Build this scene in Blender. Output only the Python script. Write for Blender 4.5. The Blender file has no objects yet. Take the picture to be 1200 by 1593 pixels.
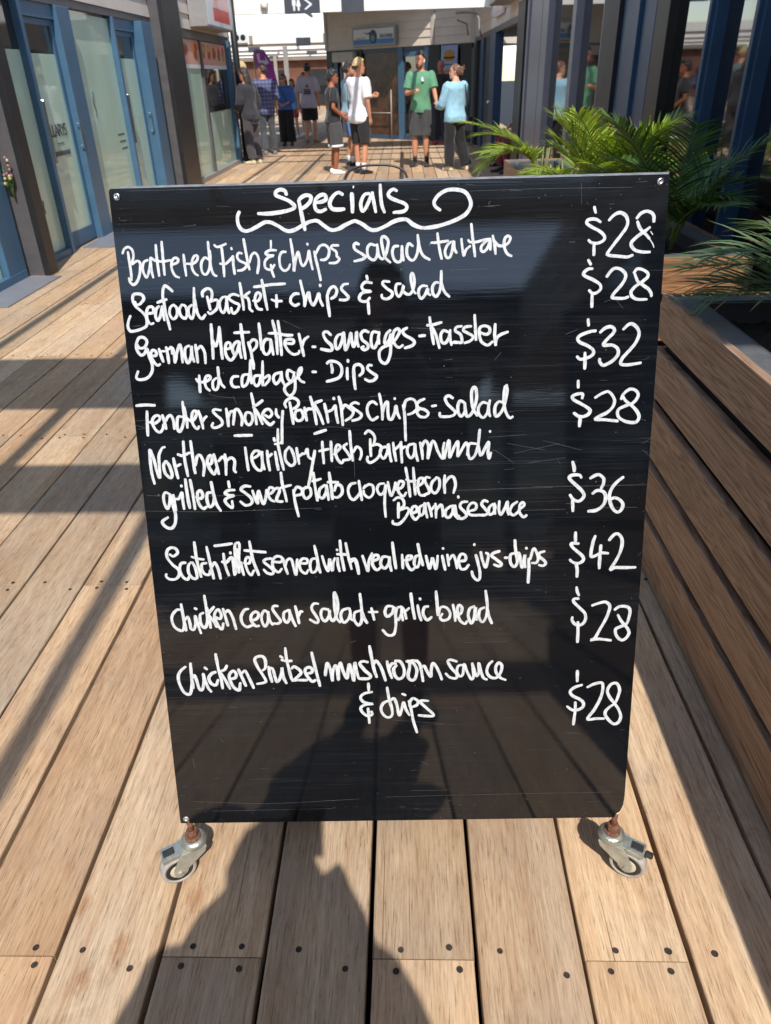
import bpy, bmesh, math, random
from mathutils import Vector, Matrix, noise
random.seed(7)
scene = bpy.context.scene
C = scene.collection
R = math.radians
PI = math.pi

# ------------------------------------------------------------------ camera
cam_d = bpy.data.cameras.new('camera')
cam = bpy.data.objects.new('camera', cam_d)
C.objects.link(cam)
fw = Vector((-0.03102149, 0.86028489, -0.50886892))
rt = Vector((0.99946698, 0.02151854, -0.0245503))
up = Vector((0.01017013, 0.50935927, 0.86049387))
cam.matrix_world = Matrix(((rt.x, up.x, -fw.x, 0.0), (rt.y, up.y, -fw.y, 0.0), (rt.z, up.z, -fw.z, 1.462), (0, 0, 0, 1)))
cam_d.sensor_fit = 'HORIZONTAL'
cam_d.sensor_width = 36.0
cam_d.lens = 36.0 * 1148.2 / 1200.0
cam_d.clip_start = 0.02
cam_d.clip_end = 500.0
cam_d.dof.use_dof = True
cam_d.dof.focus_distance = 1.40
cam_d.dof.aperture_fstop = 14.0
scene.camera = cam

# ------------------------------------------------------------------ world, sun, exposure
EL, AZ = R(51.0), R(12.0)
world = bpy.data.worlds.new('World')
scene.world = world
world.use_nodes = True
wn = world.node_tree.nodes
bg = wn['Background']
sky = wn.new('ShaderNodeTexSky')
sky.sky_type = 'NISHITA'
sky.sun_disc = False
sky.sun_elevation = EL
sky.sun_rotation = PI - AZ
sky.air_density = 1.0
sky.dust_density = 0.6
world.node_tree.links.new(sky.outputs[0], bg.inputs[0])
bg.inputs[1].default_value = 0.15
sun_d = bpy.data.lights.new('sun', 'SUN')
sun_d.energy = 3.15
sun_d.angle = R(0.53)
sun_d.color = (1.0, 0.94, 0.86)
sun = bpy.data.objects.new('sun', sun_d)
C.objects.link(sun)
SUNV = Vector((math.sin(AZ) * math.cos(EL), -math.cos(AZ) * math.cos(EL), math.sin(EL)))
sun.rotation_euler = SUNV.to_track_quat('Z', 'Y').to_euler()
sun.location = (2, -8, 9)
scene.view_settings.view_transform = 'Standard'
scene.view_settings.look = 'None'
scene.view_settings.exposure = 0.68
scene.view_settings.gamma = 1.0
scene.cycles.use_denoising = True
scene.cycles.max_bounces = 8
scene.cycles.transparent_max_bounces = 8


# ------------------------------------------------------------------ materials
def lin(r, g, b):
    def f(c):
        c /= 255.0
        return c / 12.92 if c <= 0.04045 else ((c + 0.055) / 1.055) ** 2.4
    return (f(r), f(g), f(b), 1.0)


MATS = {}


def mat(name, col, rough=0.6, metal=0.0, var=0.12, scale=6.0, bump=0.0, bscale=60.0, ior=1.5, coat=0.0, coat_rough=0.03, stretch=(1, 1, 1), sheen=0.0, col2=None):
    if name in MATS:
        return MATS[name]
    m = bpy.data.materials.new(name)
    m.use_nodes = True
    nt = m.node_tree
    p = nt.nodes['Principled BSDF']
    p.inputs['Roughness'].default_value = rough
    p.inputs['Metallic'].default_value = metal
    p.inputs['IOR'].default_value = ior
    p.inputs['Coat Weight'].default_value = coat
    p.inputs['Coat Roughness'].default_value = coat_rough
    if sheen:
        p.inputs['Sheen Weight'].default_value = sheen
    tc = nt.nodes.new('ShaderNodeTexCoord')
    mp = nt.nodes.new('ShaderNodeMapping')
    mp.inputs['Scale'].default_value = stretch
    nt.links.new(tc.outputs['Object'], mp.inputs['Vector'])
    nz = nt.nodes.new('ShaderNodeTexNoise')
    nz.inputs['Scale'].default_value = scale
    nz.inputs['Detail'].default_value = 5.0
    nz.inputs['Roughness'].default_value = 0.6
    nt.links.new(mp.outputs[0], nz.inputs['Vector'])
    rp = nt.nodes.new('ShaderNodeValToRGB')
    c2 = col2 if col2 else tuple(min(1.0, c * (1 + var)) for c in col[:3]) + (1.0,)
    c1 = tuple(c * (1 - var) for c in col[:3]) + (1.0,)
    rp.color_ramp.elements[0].position = 0.3
    rp.color_ramp.elements[0].color = c1
    rp.color_ramp.elements[1].position = 0.7
    rp.color_ramp.elements[1].color = c2
    nt.links.new(nz.outputs[0], rp.inputs[0])
    nt.links.new(rp.outputs[0], p.inputs['Base Color'])
    mr = nt.nodes.new('ShaderNodeMapRange')
    mr.inputs[3].default_value = max(0.0, rough - 0.06)
    mr.inputs[4].default_value = min(1.0, rough + 0.06)
    nt.links.new(nz.outputs[0], mr.inputs[0])
    nt.links.new(mr.outputs[0], p.inputs['Roughness'])
    if bump > 0:
        n2 = nt.nodes.new('ShaderNodeTexNoise')
        n2.inputs['Scale'].default_value = bscale
        n2.inputs['Detail'].default_value = 4.0
        nt.links.new(mp.outputs[0], n2.inputs['Vector'])
        bp = nt.nodes.new('ShaderNodeBump')
        bp.inputs['Strength'].default_value = bump
        bp.inputs['Distance'].default_value = 0.004
        nt.links.new(n2.outputs[0], bp.inputs['Height'])
        nt.links.new(bp.outputs[0], p.inputs['Normal'])
    MATS[name] = m
    return m


def N(nt, kind, **kw):
    n = nt.nodes.new(kind)
    for k, v in kw.items():
        setattr(n, k, v)
    return n


def noise_node(nt, src, scale3, scale=1.0, detail=5.0, rough=0.6, distort=0.0):
    mp = nt.nodes.new('ShaderNodeMapping')
    mp.inputs['Scale'].default_value = scale3
    nt.links.new(src, mp.inputs['Vector'])
    nz = nt.nodes.new('ShaderNodeTexNoise')
    nz.inputs['Scale'].default_value = scale
    nz.inputs['Detail'].default_value = detail
    nz.inputs['Roughness'].default_value = rough
    nz.inputs['Distortion'].default_value = distort
    nt.links.new(mp.outputs[0], nz.inputs['Vector'])
    return nz.outputs[0]


def ramp(nt, src, stops):
    rp = nt.nodes.new('ShaderNodeValToRGB')
    while len(rp.color_ramp.elements) < len(stops):
        rp.color_ramp.elements.new(0.5)
    for e, (pos, col) in zip(rp.color_ramp.elements, stops):
        e.position = pos
        e.color = col if len(col) == 4 else tuple(col) + (1.0,)
    nt.links.new(src, rp.inputs[0])
    return rp.outputs[0]


def mixc(nt, fac, a, b, mode='MIX'):
    mx = nt.nodes.new('ShaderNodeMix')
    mx.data_type = 'RGBA'
    mx.blend_type = mode
    for s, k in ((fac, 0), (a, 6), (b, 7)):
        if isinstance(s, (int, float)):
            mx.inputs[k].default_value = s
        elif isinstance(s, tuple):
            mx.inputs[k].default_value = s
        else:
            nt.links.new(s, mx.inputs[k])
    return mx.outputs[2]


def mth(nt, op, a, b=None):
    n = nt.nodes.new('ShaderNodeMath')
    n.operation = op
    for s, k in ((a, 0), (b, 1)):
        if s is None:
            continue
        if isinstance(s, (int, float)):
            n.inputs[k].default_value = s
        else:
            nt.links.new(s, n.inputs[k])
    return n.outputs[0]


def deck_material():
    m = bpy.data.materials.new('weathered_hardwood_decking')
    m.use_nodes = True
    nt = m.node_tree
    p = nt.nodes['Principled BSDF']
    tc = nt.nodes.new('ShaderNodeTexCoord')
    at = nt.nodes.new('ShaderNodeAttribute')
    at.attribute_name = 'plank'
    sep = nt.nodes.new('ShaderNodeSeparateColor')
    nt.links.new(at.outputs['Color'], sep.inputs[0])
    # every plank gets its own stretch of the grain
    off = nt.nodes.new('ShaderNodeVectorMath')
    off.operation = 'SCALE'
    nt.links.new(at.outputs['Color'], off.inputs[0])
    off.inputs['Scale'].default_value = 37.0
    add = nt.nodes.new('ShaderNodeVectorMath')
    add.operation = 'ADD'
    nt.links.new(tc.outputs['Object'], add.inputs[0])
    nt.links.new(off.outputs[0], add.inputs[1])
    v = add.outputs[0]
    fine = noise_node(nt, v, (300, 17, 60), 1, 6, 0.72, 0.3)
    mid = noise_node(nt, v, (52, 1.9, 20), 1, 6, 0.66, 0.9)
    broad = noise_node(nt, v, (9, 0.9, 9), 1, 4, 0.6, 1.2)
    blot = noise_node(nt, v, (5, 3.2, 5), 1, 4, 0.6)
    c_mid = ramp(nt, mid, [(0.27, lin(156, 112, 78)), (0.42, lin(192, 150, 110)), (0.58, lin(208, 170, 130)), (0.74, lin(226, 192, 156))])
    c_broad = ramp(nt, broad, [(0.28, lin(168, 124, 92)), (0.5, lin(200, 158, 122)), (0.74, lin(216, 182, 150))])
    c = mixc(nt, 0.5, c_mid, c_broad)
    grey = mixc(nt, 0.55, c, lin(176, 150, 128))
    gfac = ramp(nt, blot, [(0.42, (0, 0, 0)), (0.7, (0.75, 0.75, 0.75))])
    c = mixc(nt, gfac, c, grey)
    tint = ramp(nt, sep.outputs['Red'], [(0.0, lin(186, 160, 142)), (0.3, lin(224, 196, 168)), (0.6, lin(214, 178, 138)), (1.0, lin(210, 164, 120))])
    c = mixc(nt, 0.6, c, mixc(nt, 1.0, c, tint, 'MULTIPLY'))
    br = mth(nt, 'MULTIPLY_ADD', sep.outputs['Green'], 0.42)
    nt.nodes[-1].inputs[2].default_value = 0.90
    cb = nt.nodes.new('ShaderNodeVectorMath')
    cb.operation = 'SCALE'
    nt.links.new(c, cb.inputs[0])
    nt.links.new(br, cb.inputs['Scale'])
    pores = ramp(nt, fine, [(0.30, (0.30, 0.25, 0.21)), (0.43, (0.84, 0.82, 0.80)), (0.55, (1, 1, 1)), (0.72, (1.22, 1.21, 1.19))])
    c = mixc(nt, 1.0, cb.outputs[0], pores, 'MULTIPLY')
    crack = noise_node(nt, v, (120, 0.7, 60), 1, 3, 0.5, 0.2)
    cr = ramp(nt, crack, [(0.265, (0.3, 0.22, 0.17)), (0.295, (1, 1, 1))])
    c = mixc(nt, 0.8, c, mixc(nt, 1.0, c, cr, 'MULTIPLY'))
    dirt = noise_node(nt, tc.outputs['Object'], (7, 5, 5), 1, 6, 0.75, 0.5)
    c = mixc(nt, ramp(nt, dirt, [(0.54, (0, 0, 0)), (0.78, (0.55, 0.55, 0.55))]), c, mixc(nt, 1.0, c, lin(176, 168, 160), 'MULTIPLY'))
    spots = noise_node(nt, v, (60, 34, 30), 1, 2, 0.5)
    c = mixc(nt, ramp(nt, spots, [(0.76, (0, 0, 0)), (0.80, (0.6, 0.6, 0.6))]), c, lin(104, 78, 60))
    # a few old spill stains that belong to the boards
    o = tc.outputs['Object']
    wob = noise_node(nt, o, (70, 34, 30), 1, 5, 0.7)
    for (sx, sy, rr, k) in ((-0.680, 0.885, 0.026, 0.7), (-0.575, 0.800, 0.030, 0.75), (-0.628, 0.742, 0.026, 0.8), (-0.452, 0.905, 0.03, 0.7), (-0.74, 0.96, 0.02, 0.4), (0.43, 1.03, 0.05, 0.35), (-0.47, 1.0, 0.045, 0.5)):
        d = nt.nodes.new('ShaderNodeVectorMath')
        d.operation = 'DISTANCE'
        sq = nt.nodes.new('ShaderNodeMapping')
        sq.inputs['Scale'].default_value = (1.25, 0.7, 1.0)
        nt.links.new(o, sq.inputs['Vector'])
        nt.links.new(sq.outputs[0], d.inputs[0])
        d.inputs[1].default_value = (sx * 1.25, sy * 0.7, 0.0)
        dd = mth(nt, 'ADD', d.outputs['Value'], mth(nt, 'MULTIPLY', mth(nt, 'SUBTRACT', wob, 0.5), rr * 2.6))
        mr = nt.nodes.new('ShaderNodeMapRange')
        mr.inputs[1].default_value = rr
        mr.inputs[2].default_value = rr * 0.3
        mr.inputs[3].default_value = 0.0
        mr.inputs[4].default_value = k * 0.62
        nt.links.new(dd, mr.inputs[0])
        c = mixc(nt, mr.outputs[0], c, mixc(nt, 1.0, c, lin(190, 138, 90), 'MULTIPLY'))
    c = mixc(nt, 1.0, c, (1.01, 1.37, 1.76, 1), 'MULTIPLY')
    nt.links.new(c, p.inputs['Base Color'])
    p.inputs['Roughness'].default_value = 0.78
    p.inputs['Specular IOR Level'].default_value = 0.25
    bp = nt.nodes.new('ShaderNodeBump')
    bp.inputs['Strength'].default_value = 0.5
    bp.inputs['Distance'].default_value = 0.0012
    h = mth(nt, 'ADD', fine, mth(nt, 'MULTIPLY', mid, 1.3))
    nt.links.new(h, bp.inputs['Height'])
    nt.links.new(bp.outputs[0], p.inputs['Normal'])
    return m


def composite_material(name, base, dark, light, axis='y', sheen=0.35):
    m = bpy.data.materials.new(name)
    m.use_nodes = True
    nt = m.node_tree
    p = nt.nodes['Principled BSDF']
    tc = nt.nodes.new('ShaderNodeTexCoord')
    at = nt.nodes.new('ShaderNodeAttribute')
    at.attribute_name = 'plank'
    off = nt.nodes.new('ShaderNodeVectorMath')
    off.operation = 'SCALE'
    nt.links.new(at.outputs['Color'], off.inputs[0])
    off.inputs['Scale'].default_value = 19.0
    add = nt.nodes.new('ShaderNodeVectorMath')
    add.operation = 'ADD'
    nt.links.new(tc.outputs['Object'], add.inputs[0])
    nt.links.new(off.outputs[0], add.inputs[1])
    v = add.outputs[0]
    s = (9, 1.2, 26) if axis == 'y' else (1.2, 9, 26)
    wv = nt.nodes.new('ShaderNodeTexNoise')
    wv = noise_node(nt, v, s, 1.0, 3, 0.55, 0.8)
    rings = mth(nt, 'FRACT', mth(nt, 'MULTIPLY', wv, 9.0))
    rl = ramp(nt, rings, [(0.0, dark), (0.25, base), (0.7, light), (1.0, dark)])
    fine = noise_node(nt, v, (30, 6, 300) if axis == 'y' else (6, 30, 300), 1.0, 4, 0.6)
    fr = ramp(nt, fine, [(0.35, (0.72, 0.72, 0.72)), (0.6, (1.08, 1.08, 1.08))])
    c = mixc(nt, 0.9, rl, mixc(nt, 1.0, rl, fr, 'MULTIPLY'))
    sc = noise_node(nt, v, (4, 4, 10), 1.0, 5, 0.7)
    wear = ramp(nt, sc, [(0.58, (0, 0, 0)), (0.72, (0.35, 0.35, 0.35))])
    c = mixc(nt, wear, c, light)
    nt.links.new(c, p.inputs['Base Color'])
    p.inputs['Roughness'].default_value = 0.55
    bp = nt.nodes.new('ShaderNodeBump')
    bp.inputs['Strength'].default_value = 0.35
    bp.inputs['Distance'].default_value = 0.0015
    nt.links.new(mth(nt, 'ADD', rings, fine), bp.inputs['Height'])
    nt.links.new(bp.outputs[0], p.inputs['Normal'])
    return m


def board_material():
    m = bpy.data.materials.new('scratched_black_gloss_panel')
    m.use_nodes = True
    nt = m.node_tree
    p = nt.nodes['Principled BSDF']
    tc = nt.nodes.new('ShaderNodeTexCoord')
    o = tc.outputs['Object']
    brushed = noise_node(nt, o, (4, 60, 300), 1.0, 5, 0.7)
    patches = noise_node(nt, o, (2.2, 2.2, 3.4), 1.0, 4, 0.6, 0.6)
    haze = mth(nt, 'MULTIPLY', ramp(nt, brushed, [(0.44, (0, 0, 0)), (0.70, (1, 1, 1))]), ramp(nt, patches, [(0.40, (0.05, 0.05, 0.05)), (0.68, (1, 1, 1))]))
    scr = noise_node(nt, o, (3, 160, 900), 1.0, 3, 0.5)
    sc = mth(nt, 'MULTIPLY', ramp(nt, scr, [(0.66, (0, 0, 0)), (0.72, (1, 1, 1))]), ramp(nt, patches, [(0.42, (0.08, 0.08, 0.08)), (0.62, (1, 1, 1))]))
    specks = noise_node(nt, o, (170, 170, 170), 1.0, 2, 0.5)
    sp = ramp(nt, specks, [(0.77, (0, 0, 0)), (0.79, (1, 1, 1))])
    c = mixc(nt, mth(nt, 'MULTIPLY', haze, 0.34), (0.0042, 0.0052, 0.0070, 1), (0.040, 0.047, 0.060, 1))
    c = mixc(nt, mth(nt, 'MULTIPLY', sc, 0.4), c, (0.10, 0.11, 0.12, 1))
    c = mixc(nt, mth(nt, 'MULTIPLY', sp, 0.6), c, (0.2, 0.2, 0.2, 1))
    nt.links.new(c, p.inputs['Base Color'])
    mr = nt.nodes.new('ShaderNodeMapRange')
    mr.inputs[3].default_value = 0.010
    mr.inputs[4].default_value = 0.05
    nt.links.new(haze, mr.inputs[0])
    nt.links.new(mr.outputs[0], p.inputs['Roughness'])
    p.inputs['IOR'].default_value = 1.58
    bp = nt.nodes.new('ShaderNodeBump')
    bp.inputs['Strength'].default_value = 0.03
    bp.inputs['Distance'].default_value = 0.0005
    nt.links.new(mth(nt, 'ADD', scr, mth(nt, 'MULTIPLY', patches, 0.6)), bp.inputs['Height'])
    nt.links.new(bp.outputs[0], p.inputs['Normal'])
    return m


def foliage_material(name, c_lo, c_hi):
    m = bpy.data.materials.new(name)
    m.use_nodes = True
    nt = m.node_tree
    p = nt.nodes['Principled BSDF']
    out = nt.nodes['Material Output']
    at = nt.nodes.new('ShaderNodeAttribute')
    at.attribute_name = 'plank'
    sep = nt.nodes.new('ShaderNodeSeparateColor')
    nt.links.new(at.outputs['Color'], sep.inputs[0])
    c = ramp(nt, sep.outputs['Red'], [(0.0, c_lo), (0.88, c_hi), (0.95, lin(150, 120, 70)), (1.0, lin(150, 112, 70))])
    nt.links.new(c, p.inputs['Base Color'])
    p.inputs['Roughness'].default_value = 0.42
    tr = nt.nodes.new('ShaderNodeBsdfTranslucent')
    nt.links.new(mixc(nt, 1.0, c, (1.2, 1.25, 0.5, 1), 'MULTIPLY'), tr.inputs['Color'])
    mx = nt.nodes.new('ShaderNodeMixShader')
    mx.inputs[0].default_value = 0.35
    nt.links.new(p.outputs[0], mx.inputs[1])
    nt.links.new(tr.outputs[0], mx.inputs[2])
    nt.links.new(mx.outputs[0], out.inputs['Surface'])
    return m


DECK = deck_material()
M_screw = mat('rusty_dark_screw', (0.034, 0.024, 0.018, 1), 0.8, 0.0, 0.6, 150)
M_under = mat('dark_underside', (0.012, 0.010, 0.009, 1), 0.9)
M_plank = composite_material('brown_composite_slat', lin(154, 124, 100), lin(122, 96, 76), lin(176, 146, 122))
M_plank_x = composite_material('brown_composite_slat_across', lin(150, 108, 74), lin(112, 78, 52), lin(170, 126, 88), 'x')
M_cap = mat('grey_metal_planter_cap', lin(104, 106, 108), 0.45, 0.2, 0.2, 30, 0.3, 200)
M_soil = mat('dark_potting_soil', (0.016, 0.012, 0.009, 1), 0.95, 0, 0.6, 40, 1.0, 60)
M_board = board_material()
M_text = mat('white_paint_marker', (0.62, 0.655, 0.68, 1), 0.4, 0, 0.30, 210, col2=(0.70, 0.73, 0.75, 1), stretch=(1, 1, 0.5))
M_scratch = mat('pale_scratch', (0.10, 0.108, 0.118, 1), 0.6, 0, 0.5, 200)
M_black = mat('black_painted_edge', (0.012, 0.013, 0.015, 1), 0.35, 0, 0.3, 60)
M_rawwood = mat('raw_splintered_wood', lin(214, 190, 160), 0.8, 0, 0.2, 120)
M_zinc = mat('zinc_plated_steel', lin(186, 190, 180), 0.36, 0.75, 0.22, 50, 0.25, 160)
M_zincd = mat('dusty_zinc_fork', lin(170, 170, 158), 0.5, 0.35, 0.18, 60, 0.3, 120)
M_rust = mat('rusty_nut', lin(122, 84, 66), 0.8, 0.2, 0.55, 160, 0.8, 300)
M_tyre = mat('grey_rubber_tyre', lin(166, 162, 156), 0.62, 0, 0.18, 90, 0.2, 300)
M_blkplastic = mat('black_plastic', (0.02, 0.02, 0.022, 1), 0.4, 0, 0.3, 60)
M_hub = mat('cream_plastic_hub', lin(196, 190, 168), 0.5, 0, 0.12, 80)
M_pedal = mat('dark_brake_pedal', (0.028, 0.028, 0.03, 1), 0.5, 0, 0.4, 120)
M_chrome = mat('polished_steel', (0.7, 0.7, 0.7, 1), 0.18, 1.0, 0.05)
M_blue = mat('slate_blue_aluminium', lin(66, 100, 126), 0.42, 0.0, 0.10, 5)
M_blue_d = mat('navy_blue_aluminium', lin(44, 72, 100), 0.38, 0.0, 0.12, 5)
M_dgrey = mat('charcoal_painted_post', lin(84, 82, 84), 0.42, 0, 0.16, 3, stretch=(1, 1, 3))
M_blk = mat('matt_black_post', (0.014, 0.014, 0.016, 1), 0.45)
M_grey = mat('mid_grey_aluminium', lin(128, 130, 138), 0.4, 0.1, 0.08)
M_cream = mat('cream_weatherboard', lin(196, 188, 176), 0.7, 0, 0.07, 3, 0.15, 40)
M_beige = mat('taupe_weatherboard', lin(216, 204, 188), 0.7, 0, 0.06, 3)
M_white = mat('white_painted_timber', lin(236, 234, 226), 0.55, 0, 0.05, 4)
M_soffit = mat('grey_brown_soffit', lin(130, 118, 108), 0.8, 0, 0.1, 2)
M_frost = mat('frosted_green_glass', lin(176, 204, 184), 0.34, 0, 0.06, 1.2, coat=0.6, coat_rough=0.02, stretch=(1, 3, 0.4))
M_clear = mat('dark_reflective_glass', (0.020, 0.021, 0.020, 1), 0.03, 0, 0.4, 1.5, ior=2.1)
M_mirror = mat('tinted_reflective_glass', (0.010, 0.0095, 0.009, 1), 0.012, 0, 0.5, 2.0, ior=2.9)
M_brownwall = mat('red_brown_wall', lin(104, 66, 48), 0.8, 0, 0.25, 1.5)
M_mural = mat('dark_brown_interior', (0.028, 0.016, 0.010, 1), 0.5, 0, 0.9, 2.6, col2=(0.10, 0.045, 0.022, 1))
M_dark = mat('dark_interior', (0.010, 0.010, 0.011, 1), 0.5, 0, 0.5, 2)
M_signwhite = mat('white_sign_face', lin(216, 218, 220), 0.4, 0, 0.03)
M_signgrey = mat('grey_sign_case', lin(150, 148, 146), 0.45, 0.2)
M_red = mat('red_sign_panel', lin(206, 50, 46), 0.4)
M_pink = mat('pale_pink_sign_tint', lin(238, 190, 182), 0.4)
M_signblue = mat('sign_blue_band', lin(44, 120, 186), 0.4, 0, 0.15, 10)
M_signnavy = mat('sign_navy_emblem', lin(30, 42, 72), 0.4)
M_signteal = mat('sign_teal_emblem', lin(70, 150, 140), 0.4)
M_tan = mat('sign_tan_lettering', lin(190, 172, 120), 0.5)
M_letter = mat('dark_vinyl_lettering', lin(70, 78, 82), 0.5)
M_posterblue = mat('pale_blue_poster', lin(140, 164, 196), 0.45, 0, 0.12, 4)
M_bun = mat('toasted_burger_bun', lin(186, 128, 58), 0.6, 0, 0.35, 30)
M_patty = mat('brown_burger_patty', lin(70, 46, 28), 0.7, 0, 0.4, 60)
M_leafprint = mat('lettuce_green_print', lin(110, 130, 60), 0.6, 0, 0.3, 60)
M_purple = mat('purple_flag_cloth', lin(120, 52, 150), 0.7, 0, 0.25, 2, col2=lin(206, 80, 190))
M_dkpanel = mat('charcoal_sign_panel', lin(62, 66, 74), 0.5)
M_pipe = mat('grey_conduit', lin(150, 144, 136), 0.5, 0.2)
M_leaf = foliage_material('palm_leaf_green', lin(70, 104, 28), lin(182, 200, 82))
M_leaf_d = foliage_material('shade_dark_leaf_green', lin(36, 66, 28), lin(98, 132, 58))  # darker leaf copy: the near palm's beam shade is put into the colour
M_leaf_g = foliage_material('blue_green_palm_leaf', lin(52, 80, 48), lin(124, 148, 104))
M_stem = mat('palm_stem', lin(120, 124, 62), 0.6, 0, 0.3, 30)


# ------------------------------------------------------------------ mesh builder
class MB:
    def __init__(self):
        self.v, self.f, self.m, self.c = [], [], [], []
        self.col = (0.5, 0.5, 0.5)

    def face(self, idx, mi=0):
        self.f.append(tuple(idx))
        self.m.append(mi)
        self.c.append(self.col)

    def add(self, verts, faces, mi=0, M=None):
        b = len(self.v)
        for p in verts:
            p = Vector(p)
            self.v.append(M @ p if M is not None else p)
        for f in faces:
            self.face([b + i for i in f], mi)

    def box(self, x0, x1, y0, y1, z0, z1, mi=0, M=None):
        v = [(x0, y0, z0), (x1, y0, z0), (x1, y1, z0), (x0, y1, z0), (x0, y0, z1), (x1, y0, z1), (x1, y1, z1), (x0, y1, z1)]
        f = [(0, 3, 2, 1), (4, 5, 6, 7), (0, 1, 5, 4), (1, 2, 6, 5), (2, 3, 7, 6), (3, 0, 4, 7)]
        self.add(v, f, mi, M)

    def cbox(self, x0, x1, y0, y1, z0, z1, r=0.004, mi=0, M=None):
        """box with chamfered edges"""
        bm = bmesh.new()
        bmesh.ops.create_cube(bm, size=1.0)
        for q in bm.verts:
            q.co = Vector(((x0 + x1) / 2 + q.co.x * (x1 - x0), (y0 + y1) / 2 + q.co.y * (y1 - y0), (z0 + z1) / 2 + q.co.z * (z1 - z0)))
        bmesh.ops.bevel(bm, geom=list(bm.edges), offset=r, segments=2, profile=0.6, affect='EDGES')
        bm.verts.index_update()
        self.add([q.co.copy() for q in bm.verts], [[q.index for q in f.verts] for f in bm.faces], mi, M)
        bm.free()

    def rings(self, rings, cap=True, mi=0, M=None, closed=False):
        n = len(rings[0])
        b = len(self.v)
        for rg in rings:
            for p in rg:
                p = Vector(p)
                self.v.append(M @ p if M is not None else p)
        k = len(rings)
        for i in range(k if closed else k - 1):
            i2 = (i + 1) % k
            for j in range(n):
                j2 = (j + 1) % n
                self.face((b + i * n + j, b + i * n + j2, b + i2 * n + j2, b + i2 * n + j), mi)
        if cap and not closed:
            self.face([b + j for j in range(n)][::-1], mi)
            self.face([b + (k - 1) * n + j for j in range(n)], mi)

    def tube(self, pts, rad, n=8, mi=0, M=None, flat=1.0):
        pts = [Vector(p) for p in pts]
        if isinstance(rad, (int, float)):
            rad = [rad] * len(pts)
        rg = []
        prev = None
        for i, p in enumerate(pts):
            t = (pts[min(i + 1, len(pts) - 1)] - pts[max(i - 1, 0)]).normalized()
            if prev is None:
                a = Vector((0, 0, 1)) if abs(t.z) < 0.9 else Vector((0, 1, 0))
                u = t.cross(a).normalized()
            else:
                u = (prev - t * prev.dot(t)).normalized()
            prev = u
            w = t.cross(u)
            rg.append([p + (u * math.cos(2 * PI * j / n) + w * math.sin(2 * PI * j / n) * flat) * rad[i] for j in range(n)])
        self.rings(rg, True, mi, M)

    def lathe(self, prof, n=24, mi=0, M=None, hollow=False):
        """profile of (radius, z) revolved about z"""
        rg = [[(r * math.cos(2 * PI * j / n), r * math.sin(2 * PI * j / n), z) for j in range(n)] for r, z in prof]
        self.rings(rg, not hollow, mi, M, hollow)

    def ball(self, c, r, n=12, k=8, mi=0, M=None):
        c = Vector(c)
        if isinstance(r, (int, float)):
            r = (r, r, r)
        rg = []
        for i in range(k + 1):
            a = -PI / 2 + PI * (i + 0.02) / (k + 0.04)
            rg.append([(c.x + r[0] * math.cos(a) * math.cos(2 * PI * j / n), c.y + r[1] * math.cos(a) * math.sin(2 * PI * j / n), c.z + r[2] * math.sin(a)) for j in range(n)])
        self.rings(rg, True, mi, M)

    def prism(self, poly, d0, d1, mi=0, M=None):
        """polygon in local xy pushed from z=d0 to z=d1"""
        n = len(poly)
        v = [(x, y, d0) for x, y in poly] + [(x, y, d1) for x, y in poly]
        f = [list(range(n))[::-1], list(range(n, 2 * n))] + [(i, (i + 1) % n, n + (i + 1) % n, n + i) for i in range(n)]
        self.add(v, f, mi, M)

    def mesh(self, name, mats, org=None, smooth=False):
        me = bpy.data.meshes.new(name)
        o = Vector(org) if org is not None else Vector((0, 0, 0))
        me.from_pydata([tuple(p - o) for p in self.v], [], self.f)
        for m in (mats if isinstance(mats, (list, tuple)) else [mats]):
            me.materials.append(m)
        me.polygons.foreach_set('material_index', self.m)
        if smooth:
            me.polygons.foreach_set('use_smooth', [True] * len(me.polygons))
        ca = me.color_attributes.new('plank', 'FLOAT_COLOR', 'CORNER')
        buf = []
        for pl, c in zip(me.polygons, self.c):
            buf += [c[0], c[1], c[2], 1.0] * pl.loop_total
        ca.data.foreach_set('color', buf)
        me.update()
        return me


def link(name, me, parent=None, loc=None):
    o = bpy.data.objects.new(name, me)
    C.objects.link(o)
    if parent is not None:
        o.parent = parent
    if loc is not None:
        o.location = loc
    return o


def tag(o, label, cat, group=None, kind=None):
    o['label'] = label
    o['category'] = cat
    if group:
        o['group'] = group
    if kind:
        o['kind'] = kind
    return o


def thing(name, label, cat, loc=(0, 0, 0), rotz=0.0, group=None):
    o = bpy.data.objects.new(name, None)
    o.empty_display_size = 0.1
    C.objects.link(o)
    o.location = loc
    o.rotation_euler = (0, 0, rotz)
    return tag(o, label, cat, group)


def part(name, mb, mats, parent, smooth=False, local=False):
    """mesh given in world coordinates (or local ones) as a child of its thing"""
    if local:
        org = None
    else:
        org = Vector((0, 0, 0))
        p = parent
        while p is not None:
            org = org + p.location
            p = p.parent
    return link(name, mb.mesh(name, mats, org, smooth), parent)


def dup_tree(o, parent=None):
    c = o.copy()
    C.objects.link(c)
    if parent is not None:
        c.parent = parent
    for ch in list(o.children):
        dup_tree(ch, c)
    return c


def text_mesh(txt, size, M, name, mats, parent, spacing=1.0, align='CENTER'):
    cu = bpy.data.curves.new(name, 'FONT')
    cu.body = txt
    cu.size = size
    cu.align_x = align
    cu.align_y = 'CENTER'
    cu.space_character = spacing
    cu.extrude = 0.001
    tmp = bpy.data.objects.new(name, cu)
    C.objects.link(tmp)
    dg = bpy.context.evaluated_depsgraph_get()
    me = bpy.data.meshes.new_from_object(tmp.evaluated_get(dg))
    bpy.data.objects.remove(tmp)
    me.transform(M)
    me.materials.clear()
    me.materials.append(mats)
    return link(name, me, parent)


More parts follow.
